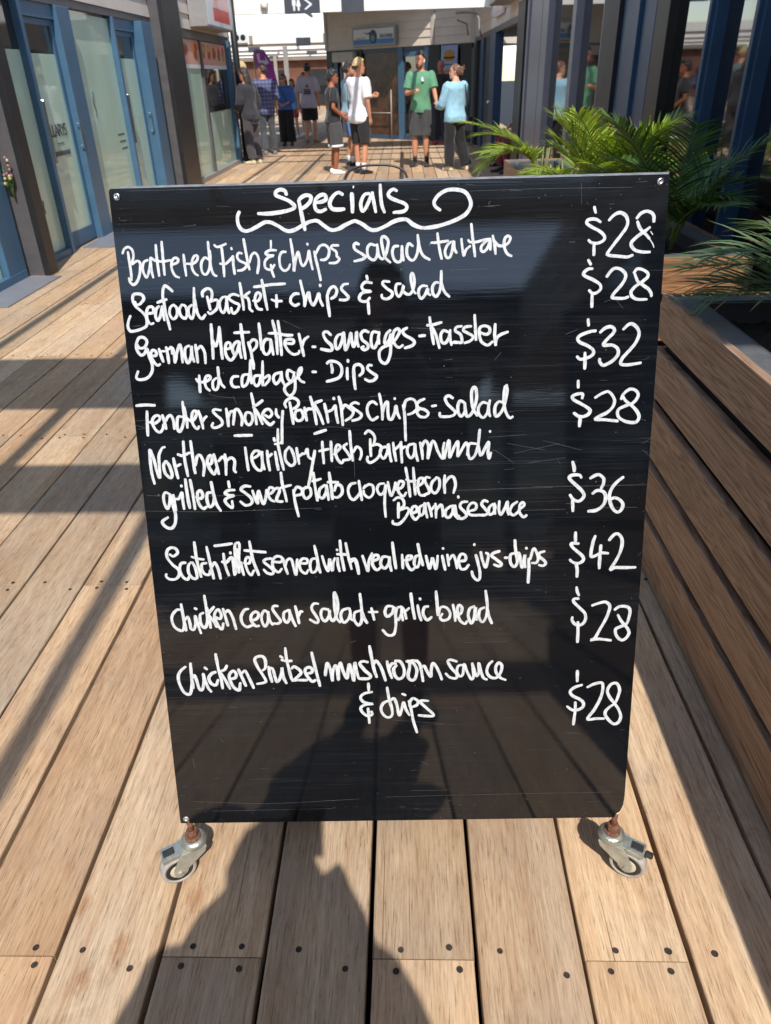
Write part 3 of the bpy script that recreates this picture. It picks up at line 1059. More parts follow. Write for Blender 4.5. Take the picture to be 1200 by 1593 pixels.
ts = thing('toilet_sign', 'charcoal sign with white man, woman and arrow symbols on the white front beam', 'sign', (-1.85, 16.84, 2.5))
mb = MB()
mb.box(-2.24, -1.575, 16.80, 16.848, 2.515, 2.80)
part('panel', mb, M_dkpanel, ts)
SM = Matrix(((1, 0, 0, 0), (0, 0, -1, 0), (0, 1, 0, 0), (0, 0, 0, 1)))
for cx, skirt in ((-2.06, 0), (-1.975, 1)):
    mb = MB()
    mb.prism([(cx + 0.017 * math.cos(a * PI / 6), 2.755 + 0.017 * math.sin(a * PI / 6)) for a in range(12)], -16.80, -16.795, 0, SM)
    if skirt:
        mb.prism([(cx - 0.02, 2.73), (cx - 0.045, 2.63), (cx - 0.02, 2.625), (cx - 0.018, 2.56), (cx + 0.018, 2.56), (cx + 0.02, 2.625), (cx + 0.045, 2.63), (cx + 0.02, 2.73)][::-1], -16.80, -16.795, 0, SM)
    else:
        mb.prism([(cx - 0.034, 2.73), (cx - 0.036, 2.645), (cx - 0.02, 2.64), (cx - 0.018, 2.56), (cx + 0.018, 2.56), (cx + 0.02, 2.64), (cx + 0.036, 2.645), (cx + 0.034, 2.73)][::-1], -16.80, -16.795, 0, SM)
    part('figure_symbol', mb, M_signwhite, ts)
mb = MB()
mb.prism([(-1.87, 2.73), (-1.84, 2.745), (-1.72, 2.665), (-1.72, 2.645), (-1.84, 2.57), (-1.87, 2.585), (-1.765, 2.655)][::-1], -16.80, -16.795, 0, SM)
part('arrow', mb, M_signwhite, ts)
bp_ = thing('beam_panel', 'blank charcoal panel on the white front beam above the angled shop', 'panel', (-0.95, 16.84, 2.55))
mb = MB()
mb.cbox(-1.16, -0.74, 16.79, 16.848, 2.50, 2.80, 0.004)
part('panel', mb, M_dkpanel, bp_)

fb = thing('far_canopy', 'row of white far beams stepping away under the distant canopy', 'canopy', (-6, 30, 2.5))
for q, (yy, xr_) in enumerate(((30.5, -2.2), (36.6, -3.0), (42.5, -3.0), (48.5, -2.6), (54.5, -2.0), (60.5, -2.0))):
    mb = MB()
    mb.box(-14, xr_, yy, yy + 0.1, 2.52, 2.79)
    bm_ = part('beam', mb, M_white, fb)
    mb = MB()
    mb.box(-14, xr_ - 0.02, yy + 0.02, yy + 0.12, 2.44, 2.519)  # added dark strip stands in for the beam's shadowed underside
    part('underside_shade', mb, M_soffit, bm_)
    for w in range(5):
        mb = MB()
        xx = -13.2 + 2.6 * w + 0.9 * q
        if xx < xr_ - 0.5:
            mb.box(xx, xx + 0.12, yy - 0.012, yy - 0.001, 2.52, 2.79)
            part('joint_strip', mb, M_pipe, bm_)
    for w in range(3):
        mb = MB()
        xx = -6.05 + 2.3 * w - 0.5 * q
        mb.box(xx, xx + 0.5, yy - 0.03, yy - 0.001, 2.46, 2.68)
        if xx > -9 and xx < xr_ - 0.6 and (w + q) % 2 == 1:
            part('dark_panel', mb, M_dkpanel, bm_)
for xx, yy in ((-4.6, 33.0), (-8.2, 33.0), (-3.2, 45.0), (-6.8, 45.0)):
    mb = MB()
    mb.box(xx, xx + 0.16, yy, yy + 0.16, 0, 2.51)
    part('post', mb, M_pipe, fb)
bs = thing('beam_sign', 'tiny white sign with round black symbols on the first far beam', 'sign', (-5.9, 30.4, 2.8))
mb = MB()
mb.box(-5.95, -5.45, 30.44, 30.49, 2.57, 2.90)
part('plate', mb, M_signwhite, bs)
mb = MB()
for cx in (-5.82, -5.60):
    mb.prism([(cx + 0.09 * math.cos(a * PI / 6), 2.73 + 0.09 * math.sin(a * PI / 6)) for a in range(12)], -30.44, -30.43, 0, SM)
part('symbol', mb, M_blk, bs)
bw = thing('far_building', 'red brown building closing the view beyond the crowd under the canopy', 'building', (-6, 50, 0))
mb = MB()
mb.box(-16, -1.2, 50, 54, 0, 2.35)
part('wall', mb, M_brownwall, bw)
for q in range(5):
    mb = MB()
    mb.box(-12.5 + q * 2.3, -11.4 + q * 2.3, 49.96, 49.99, 0.1, 1.9)
    part('window', mb, M_dark, bw)
mb = MB()
mb.box(-16, -1.2, 49.7, 54, 2.36, 2.5)
part('roof', mb, M_soffit, bw)

ff = thing('feather_flag', 'purple feather flag with white mark rising behind the plaid shirt', 'flag', (-4.6, 27.0, 0))
mb = MB()
mb.tube([(-4.62, 27, 0), (-4.66, 27, 1.2), (-4.70, 27, 2.0), (-4.60, 27, 2.25), (-4.35, 27, 2.2)], 0.018, 8)
part('pole', mb, M_pipe, ff, True)
mb = MB()
prof = [(-4.72, 2.10), (-4.64, 2.27), (-4.38, 2.26), (-4.22, 2.05), (-4.08, 1.7), (-4.0, 1.3), (-4.02, 0.98), (-4.12, 0.9), (-4.28, 1.05), (-4.46, 1.4), (-4.62, 1.8)]
mb.prism(prof[::-1], -27.012, -27.0, 0, SM)
part('cloth', mb, M_purple, ff)
mb = MB()
mb.prism([(-4.60, 2.14), (-4.50, 2.17), (-4.50, 1.98), (-4.32, 1.96), (-4.34, 2.10), (-4.22, 1.90), (-4.44, 1.80), (-4.56, 1.92)][::-1], -26.99, -26.985, 0, SM)
part('emblem', mb, mat('flag_white_mark', lin(206, 200, 232), 0.6), ff)

# behind the camera: the rest of the street the glossy board looks back at
bh = thing('shop_building', 'cream shop building with dark windows standing behind the photographer', 'building', (0, -24, 0))
mb = MB()
mb.box(-14, 14, -27, -24, 0, 4.2)
part('wall', mb, M_cream, bh)
mb = MB()
mb.box(-14.3, 14.3, -27, -23.2, 4.21, 4.5)
part('roof', mb, M_soffit, bh)
for q in range(9):
    mb = MB()
    mb.box(-12.6 + q * 2.9, -10.5 + q * 2.9, -23.99, -23.95, 0.4, 2.4)
    part('window', mb, M_clear, bh)
rc = thing('walkway_roof', 'dark lined walkway roof spanning between the shops behind the photographer', 'roof', (0, -10, 3.2))
mb = MB()
mb.box(XL - 0.3, XR + 0.3, -22, -6.4, 3.2, 3.4)
part('roof_sheet', mb, M_under, rc)
for q in range(5):
    mb = MB()
    mb.box(XL - 0.2, XR + 0.2, -7.0 - q * 2.6, -6.75 - q * 2.6, 2.95, 3.19)
    part('beam', mb, M_white, rc)
for xx in (-3.1, -1.9, 1.45):
    mb = MB()
    mb.box(xx, xx + 0.12, -6.6, -6.48, 0, 3.19)
    part('post', mb, M_dgrey, rc)


# ------------------------------------------------------------------ sandwich board
bd = thing('menu_board', 'tall black sandwich board on castors with handwritten white specials menu', 'menu board', (-0.0217, 0.9722, 0.0))
O = Vector((-0.47164843, 0.9636262, 0.158))
EX = Vector((0.9998177, 0.01909358, 0.0)).normalized()
EU = Vector((-0.00499802, 0.2617166, 0.96513182)).normalized()
EN = EX.cross(EU)                                    # points at the reader
BM = Matrix(((EX.x, EU.x, EN.x, O.x), (EX.y, EU.y, EN.y, O.y), (EX.z, EU.z, EN.z, O.z), (0, 0, 0, 1)))
if EN.y > 0:
    EN = -EN
    BM = Matrix(((EX.x, EU.x, EN.x, O.x), (EX.y, EU.y, EN.y, O.y), (EX.z, EU.z, EN.z, O.z), (0, 0, 0, 1)))
mb = MB()
# front sheet: one corner knocked off at the lower right
outl = [(0.002, 0), (0.882, 0), (0.886, 0.009), (0.893, 0.014), (0.8985, 0.030), (0.9, 0.05), (0.9, 0.55), (0.8992, 0.68), (0.9, 0.70), (0.9, 1.197), (0.897, 1.2), (0.4825, 1.2), (0.003, 1.2), (0, 1.197), (0, 0.66), (0.0008, 0.64), (0, 0.62), (0, 0.002)]
mb.prism(outl, -0.011, 0.0, 0, BM)
panel = part('front_panel', mb, [M_board], bd)
mb = MB()
mb.prism([(0.8815, -0.0002), (0.8855, 0.0088), (0.8926, 0.0138), (0.8982, 0.0297), (0.8962, 0.012), (0.889, 0.003)], -0.0105, -0.003, 0, BM)
part('broken_corner', mb, M_rawwood, bd)
# edge battens behind the sheet
mb = MB()
for a, b, c, d in ((0.003, 0.04, 0.02, 1.18), (0.86, 0.897, 0.05, 1.18), (0.04, 0.86, 0.02, 0.06), (0.04, 0.86, 1.14, 1.18)):
    mb.box(a, b, c, d, -0.042, -0.0112, 0, BM)
part('frame_batten', mb, M_black, bd)
# rear leaf, leaning the other way from the top hinge
TOPC = O + EU * 1.203 - EN * 0.05
EU2 = Vector((EU.x, -EU.y * 0.9, EU.z)).normalized()
EN2 = EX.cross(EU2)
if EN2.y < 0:
    EN2 = -EN2
B2 = Matrix(((EX.x, EU2.x, EN2.x, TOPC.x), (EX.y, EU2.y, EN2.y, TOPC.y), (EX.z, EU2.z, EN2.z, TOPC.z), (0, 0, 0, 1)))
mb = MB()
mb.box(0.022, 0.899, -1.2, 0.004, 0.0, 0.011, 0, B2)
for a, b, c, d in ((0.026, 0.06, -1.18, -0.03), (0.86, 0.895, -1.18, -0.03), (0.06, 0.86, -0.06, -0.03)):
    mb.box(a, b, c, d, -0.028, -0.0002, 0, B2)
part('rear_panel', mb, M_board, bd)
mb = MB()
mb.box(0.018, 0.9, 1.2003, 1.2042, -0.048, -0.0065, 0, BM)
part('top_strip', mb, mat('worn_grey_top_edge', lin(120, 124, 132), 0.55, 0, 0.4, 60, stretch=(1, 6, 6)), bd)
for sx, sy in ((0.0124, 1.1878), (0.8855, 1.1894), (0.0128, 0.0107)):
    mb = MB()
    mb.lathe([(0.0062, 0.0), (0.0062, 0.0012), (0.0045, 0.0026), (0.0018, 0.0028), (0.0016, 0.0014)], 14, 0, BM @ Matrix.Translation((sx, sy, 0.0002)))
    part('screw_head', mb, M_chrome if sy > 1 else M_zinc, bd, True)
# carry handle
mb = MB()
pts = []
for i in range(25):
    a = PI * i / 24
    ca, sa = math.cos(a), math.sin(a)
    pts.append(BM @ Vector((0.431 - 0.0505 * math.copysign(abs(ca) ** 0.75, ca), 1.202 + 0.0265 * abs(sa) ** 0.7, -0.022)))
mb.tube(pts, 0.0018, 10, 0, None, 1.0)
hd = part('handle', mb, M_blkplastic, bd, True)
mb = MB()
for sx in (0.379, 0.483):
    mb.cbox(sx - 0.008, sx + 0.008, 1.2043, 1.2062, -0.034, -0.012, 0.0008, 0, BM)
part('handle_plate', mb, M_black, hd)


# handwriting: marker strokes laid on the face of the sheet, millimetres from its lower left corner
def ribbon(mb, pts, w, zb, taper=True, seedv=0.0):
    P = [Vector((p[0], p[1], 0)) for p in pts]
    if len(P) == 2:
        P = [P[0], (P[0] + P[1]) / 2, P[1]]
    ctrl = [P[0] * 2 - P[1]] + P + [P[-1] * 2 - P[-2]]
    S = []
    for i in range(1, len(ctrl) - 2):
        a, b, c, d = ctrl[i - 1:i + 3]
        n = max(2, int((c - b).length / 0.0016))
        for k in range(n):
            t = k / n
            S.append(0.5 * ((2 * b) + (c - a) * t + (2 * a - 5 * b + 4 * c - d) * t * t + (3 * b - a - 3 * c + d) * t ** 3))
    S.append(ctrl[-2])
    n = len(S)
    base = len(mb.v)
    L_, R_ = [], []
    for i, p in enumerate(S):
        t = S[min(i + 1, n - 1)] - S[max(i - 1, 0)]
        if t.length < 1e-9:
            t = Vector((1, 0, 0))
        t.normalize()
        nn = Vector((-t.y, t.x, 0))
        endk = min(i, n - 1 - i) / max(4.0, n * 0.12)
        ww = w * 0.5 * (1.0 + 0.20 * noise.noise((p.x * 60, p.y * 60, seedv)) + 0.05 * abs(t.y) - 0.02 - 0.16 * max(0, 1 - endk))
        e = 0.05 * w * noise.noise((p.x * 600, p.y * 600, seedv + 3))
        L_.append(p + nn * (ww + e))
        R_.append(p - nn * (ww - e))
    capn = 4
    t0 = (S[0] - S[1]).normalized()
    t1 = (S[-1] - S[-2]).normalized()

    def cap(c, l, r, t):
        out = []
        for k in range(1, capn):
            a = PI * k / capn
            u = (l - c) * math.cos(a) + t * (l - c).length * math.sin(a) * 0.75
            out.append(c + u)
        return out
    c0 = cap(S[0], L_[0], R_[0], t0)
    c1 = cap(S[-1], L_[-1], R_[-1], t1)
    zz = lambda i: zb + 0.00004 * i / n

    def put(p, z):
        mb.v.append(BM @ Vector((p.x, p.y, z)))
        return len(mb.v) - 1
    li = [put(p, zz(i)) for i, p in enumerate(L_)]
    ri = [put(p, zz(i)) for i, p in enumerate(R_)]
    for i in range(n - 1):
        mb.face((li[i], ri[i], ri[i + 1], li[i + 1]))
    k0 = [put(p, zz(0)) for p in c0]
    k1 = [put(p, zz(n)) for p in c1]
    mb.face([li[0]] + k0 + [ri[0]])
    mb.face([ri[-1]] + k1[::-1] + [li[-1]])


WRITING = [
("title_lettering", """6.8:286.5,1184.5 284.3,1190.1 277.5,1192.2 270.4,1189.6 269.2,1184.1 278.5,1179.9 290.3,1174.8 298.5,1167.3 294.8,1162.6 278.9,1158.9 257.9,1156.7 238.8,1157.1
6.9:305.9,1175.2 307.2,1167.1 309.2,1155.7 311.4,1141.1 313.6,1130.4
6.8:306.2,1175.2 309.6,1179.1 318.4,1182.9 326.0,1180.3 324.0,1173.1 317.6,1166.9 310.4,1163.0
6.8:333.4,1171.3 343.8,1172.7 350.1,1176.5 348.6,1182.2 342.6,1182.6 334.6,1177.7 331.2,1168.1 333.7,1160.0 340.6,1157.9 349.4,1161.2
6.8:377.1,1182.3 370.3,1185.6 361.5,1180.2 355.9,1170.8 358.1,1162.7 365.8,1160.0 378.8,1160.5
6.8:391.8,1183.5 392.2,1169.9 392.0,1155.4
6.9:208.5,1160.1 205.1,1153.4 205.4,1142.0 210.0,1133.7 219.5,1131.0 233.9,1136.4 248.3,1143.4 258.8,1143.1 270.6,1137.2 284.2,1129.5 296.5,1130.8 309.0,1137.0 321.5,1142.5 333.8,1143.8 344.0,1137.0 355.8,1129.4 368.1,1130.7 382.3,1137.7 392.9,1141.6 398.1,1141.4 408.4,1136.3 418.7,1129.0 429.1,1127.6 443.1,1132.2 457.2,1139.2 469.5,1142.5 479.9,1141.9 490.2,1134.3 504.0,1129.1 521.4,1129.8 538.8,1133.2 559.7,1140.0 575.2,1148.5 582.9,1160.4 581.1,1171.7 573.3,1181.5 559.6,1185.3 544.1,1184.6 531.2,1177.7 524.3,1168.3 526.0,1161.0 533.7,1155.2
3.3:394.9,1194.4 394.5,1191.9
6.2:420.2,1182.8 412.4,1181.4 406.4,1171.1 406.1,1160.7 409.1,1156.6 415.4,1164.5 425.4,1184.3
6.2:424.6,1184.3 426.8,1170.6 429.8,1154.5
6.2:437.8,1195.6 438.2,1180.0 439.6,1165.5 443.7,1154.1
6.2:464.2,1185.7 459.1,1188.3 452.1,1184.4 451.1,1178.1 461.3,1172.2 475.1,1167.1 480.2,1161.3 474.9,1155.0 458.4,1153.4"""),
("dish_lettering", """4.9:11.3,1101.2 14.8,1107.8 21.3,1111.0 27.1,1107.5 29.0,1100.8 28.1,1093.3 24.4,1084.2 33.9,1089.0 38.7,1084.7 35.9,1067.9 30.2,1056.2 23.4,1051.7 18.6,1056.4 17.5,1062.4
4.9:20.5,1103.5 21.2,1086.8 21.9,1069.9 21.5,1058.9
4.9:51.8,1090.2 44.6,1086.2 42.0,1074.5 47.0,1062.6 54.1,1079.3 56.6,1093.5
4.9:56.3,1091.0 56.2,1074.2 58.0,1062.3
4.9:57.4,1093.5 64.1,1089.1 76.3,1087.2 88.9,1088.9
4.9:67.5,1113.2 67.1,1092.4 68.2,1064.6
4.9:77.7,1117.9 77.3,1097.2 77.3,1066.1
4.9:91.7,1081.8 100.0,1084.9 102.3,1089.9 97.2,1092.5 91.3,1086.8 90.2,1075.1 94.5,1064.8 101.3,1061.3
4.9:111.8,1097.2 112.1,1081.3 113.1,1063.6
4.9:114.9,1082.9 125.5,1082.6 133.1,1087.5 134.6,1094.1 130.2,1095.1 125.1,1087.7 124.0,1076.0 127.7,1067.4 132.7,1063.9
4.9:152.7,1088.7 145.8,1091.4 139.7,1082.3 140.3,1068.8 146.2,1065.3 152.2,1073.6 155.3,1088.6 155.6,1102.0
4.9:153.6,1116.1 154.1,1095.3 155.8,1073.5 159.4,1064.2 163.7,1062.4
4.8:163.4,1110.9 169.3,1107.5 182.9,1112.1
4.9:175.4,1106.5 176.3,1084.8 176.1,1061.2
4.9:170.7,1081.6 180.4,1081.3 192.8,1091.9
4.9:192.8,1092.8 192.7,1079.4 193.7,1065.0
4.9:191.2,1105.8 191.9,1103.4
4.9:208.1,1096.6 202.9,1097.5 199.9,1092.6 202.9,1085.8 213.1,1080.6 213.6,1075.5 206.2,1070.7 199.0,1070.0
4.9:212.4,1118.8 214.6,1100.6 216.8,1082.2 218.7,1071.2
4.9:219.4,1082.1 223.8,1093.7 230.2,1096.9 234.9,1088.4 234.1,1076.7 231.5,1065.0
4.8:257.0,1115.3 256.2,1102.9
4.9:264.8,1100.2 254.3,1100.5 246.9,1095.7 253.7,1092.2 259.9,1092.0 251.8,1089.7 245.2,1083.2 245.4,1073.1 254.1,1070.4 260.8,1077.8
4.9:254.6,1077.9 255.7,1067.8 258.7,1058.5
4.9:280.5,1097.4 273.4,1096.7 269.3,1087.6 270.3,1074.2 276.1,1068.2 282.5,1070.5 286.4,1078.0
4.9:289.0,1117.0 291.2,1098.8 292.7,1078.7 292.0,1067.0 295.6,1083.7 300.7,1096.9 304.2,1080.1 308.4,1075.0 315.1,1084.9 318.4,1098.1 320.3,1083.1 323.1,1068.8
4.8:316.2,1109.4 316.6,1107.4
4.9:327.2,1097.1 329.2,1084.5 332.8,1067.7 335.6,1051.6
4.9:328.7,1092.1 336.3,1104.3 344.3,1106.6 351.1,1100.7 350.7,1090.7 345.1,1084.2 337.1,1083.5
4.9:367.1,1105.3 357.4,1105.5 355.5,1101.4 363.2,1095.4 363.8,1088.7 368.0,1084.5 362.5,1078.7 351.0,1078.2
5.3:400.9,1106.1 395.7,1108.1 392.3,1103.8 395.4,1097.5 405.7,1091.1 410.8,1086.6 405.4,1082.9 392.1,1080.1
5.3:427.2,1104.2 419.3,1105.7 414.5,1099.6 415.5,1087.1 423.9,1081.3 429.3,1086.8 430.9,1097.9 430.5,1105.4
5.3:430.5,1105.4 432.1,1092.9 434.6,1085.4 439.8,1082.8 445.3,1092.6 448.9,1108.7 444.5,1116.2 439.9,1116.9 437.8,1111.4 439.5,1099.0 443.1,1085.2 451.5,1076.8
5.3:465.2,1102.1 458.0,1101.0 455.2,1092.4 458.2,1081.1 464.8,1077.2 470.1,1082.0 471.1,1102.0
5.3:471.1,1102.0 471.6,1090.8 473.4,1079.5
5.3:488.9,1101.5 482.4,1105.4 479.0,1098.0 480.1,1085.6 487.9,1079.1 494.6,1086.5 498.1,1102.6 497.0,1118.6
5.3:497.6,1113.7 500.0,1098.8 505.8,1086.2 516.3,1079.7
5.2:529.4,1120.3 530.9,1105.5 533.5,1090.5 536.1,1080.5
5.1:519.1,1105.8 529.6,1106.1 546.7,1108.2
5.2:551.9,1106.8 545.3,1101.4 541.4,1091.6 544.0,1082.8 549.3,1082.7 553.2,1092.6 555.8,1107.4 556.5,1096.2 560.5,1089.3
5.2:568.3,1110.8 569.6,1098.4 572.3,1084.6 575.6,1093.3 582.7,1099.3
5.1:584.2,1133.1 585.9,1116.5 588.7,1097.9 590.8,1082.9
5.1:579.4,1108.7 582.0,1105.5 592.5,1105.3 604.3,1108.1 614.7,1109.7
5.1:614.7,1109.1 606.9,1104.9 600.5,1097.6 601.2,1091.4 605.1,1090.1 611.0,1096.2 615.4,1108.4
5.1:615.4,1109.7 615.5,1099.8 615.6,1092.9
5.1:619.2,1114.5 622.0,1102.1 624.3,1085.9
5.1:622.0,1105.8 629.3,1098.8 638.4,1099.2 644.9,1102.8 648.0,1110.1 644.7,1113.3 639.5,1110.3 637.7,1101.7 639.9,1091.7 644.6,1084.8 650.6,1082.2"""),
("dish_lettering", """5.4:23.6,1024.4 24.5,1020.5 30.6,1020.4 38.3,1028.6 36.3,1035.1 28.5,1037.2 21.5,1035.4 19.8,1026.5 23.5,1017.3 34.5,1006.7 39.6,997.4 38.3,985.6 30.2,980.6 19.0,977.5 10.1,977.1 6.7,983.7 8.5,992.9 12.9,1001.9
5.4:42.5,1005.2 51.4,1006.3 52.8,1012.7 50.4,1016.0 44.1,1014.2 40.4,1005.2 41.2,993.4 46.0,988.1 50.9,989.3
5.4:62.6,1016.4 57.4,1011.3 55.4,999.7 58.8,993.0 64.6,1003.4 68.0,1016.3
5.4:67.4,1016.3 68.2,1004.6 69.7,993.4
5.4:87.9,1039.7 81.8,1045.6 76.1,1048.9 72.0,1042.0 70.7,1029.1 71.8,1020.1 73.0,1005.8 75.6,991.3 77.7,978.2
5.4:60.5,1022.3 67.6,1024.7 76.6,1027.1
5.4:85.8,1017.8 81.2,1013.4 79.5,1003.0 84.8,995.1 91.6,1001.4 92.0,1013.1 87.2,1018.4
5.4:101.3,1018.1 96.5,1010.4 98.2,1000.0 105.3,995.9 108.8,1004.9 107.1,1015.4 101.3,1018.1
5.4:118.1,1017.1 112.3,1012.7 111.3,1002.3 116.0,995.0 120.3,1004.7 122.4,1020.2 124.0,1044.6
5.4:123.7,1026.6 125.0,1011.1 127.4,1000.6 133.0,994.6 139.6,1001.0
5.4:137.5,1030.2 137.4,1036.6 141.8,1041.0 148.0,1042.8 153.0,1038.8 152.9,1029.8 149.5,1021.5
5.4:144.9,1030.0 146.7,1019.6 148.5,1009.2
5.4:149.5,1021.5 157.9,1024.5 162.4,1021.9 160.1,1011.6 153.5,1005.2 147.2,1002.1 144.1,1005.4
5.4:175.7,1029.3 169.6,1027.5 164.8,1019.2 165.9,1007.5 170.3,1003.5 175.1,1012.5 177.8,1029.2
5.4:177.0,1028.0 177.1,1012.5 179.7,1002.7
5.4:198.0,1030.1 189.5,1032.8 182.6,1030.4 181.5,1025.3 189.8,1019.3 196.9,1015.9 195.0,1008.2 187.7,1001.8 184.0,1005.8 183.7,1011.0
5.4:200.9,1050.5 202.4,1035.1 203.9,1019.6 204.4,1007.3
5.4:216.6,1036.0 206.7,1029.2
5.4:205.3,1028.6 212.5,1025.9 214.5,1016.8 214.6,1009.0 219.0,1004.4
5.4:220.9,1021.8 228.9,1021.0 234.1,1027.9 232.5,1033.8 227.8,1033.2 224.5,1025.6 225.2,1015.2 228.8,1008.7 235.4,1007.2
5.4:237.9,1054.7 239.7,1040.6 241.8,1022.6 244.1,1006.4
5.3:223.8,1043.6 240.0,1045.1 253.5,1046.7 276.2,1047.4
5.4:260.4,1029.9 260.5,1019.6 259.9,1010.6
5.4:251.9,1023.0 258.5,1020.3 269.2,1020.0
5.6:298.0,1030.9 291.3,1031.1 285.0,1025.5 283.9,1017.8 290.3,1012.4 297.8,1014.9
5.6:301.8,1051.9 304.4,1037.8 307.0,1023.7 306.6,1010.8 310.5,1024.9 314.9,1032.5 316.3,1020.9 321.2,1012.4 327.0,1020.6 331.5,1030.8 333.1,1020.5 337.3,1010.7
5.5:334.2,1044.8 334.5,1042.3
5.6:345.5,1029.2 345.6,1016.3 347.1,1003.4 348.0,993.6
5.6:345.5,1027.9 350.6,1038.1 357.4,1041.1 361.8,1035.2 358.8,1026.3 351.9,1022.0
5.6:380.9,1045.0 373.5,1043.9 369.3,1037.6 375.7,1029.8 380.8,1023.9 376.6,1019.5 365.9,1019.7
5.5:411.9,1057.0 413.1,1051.2
5.6:420.2,1045.4 409.6,1046.9 403.4,1040.7 406.6,1034.2 417.9,1032.0 405.1,1030.4 398.9,1024.1 400.7,1017.6 410.0,1016.1 416.2,1021.8
5.6:413.3,1014.8 413.7,1004.4 414.1,996.0
5.2:449.6,1046.6 440.3,1047.4 438.2,1043.0 445.3,1035.8 453.9,1029.3 451.7,1022.9 443.6,1019.2 436.3,1022.0 436.4,1026.5
5.2:468.1,1043.0 461.5,1042.5 459.3,1035.5 461.2,1026.5 465.1,1022.6 470.6,1031.4 472.8,1040.3 471.3,1032.7 475.9,1027.5 482.5,1026.0 488.0,1032.3 490.8,1043.7 489.6,1055.2 487.0,1059.6 484.9,1052.7 486.7,1038.7 489.9,1029.7 493.2,1027.1
5.2:512.0,1038.1 504.0,1038.9 498.0,1033.3 497.9,1024.4 501.8,1018.5 507.9,1024.2 512.7,1034.3 513.3,1026.6 517.2,1023.9
5.2:530.7,1043.4 525.4,1043.5 520.7,1036.6 521.3,1026.4 526.6,1021.2 531.9,1028.7 534.7,1041.4 535.4,1061.7
5.2:535.3,1045.2 538.0,1033.7 542.6,1025.9 548.6,1020.6"""),
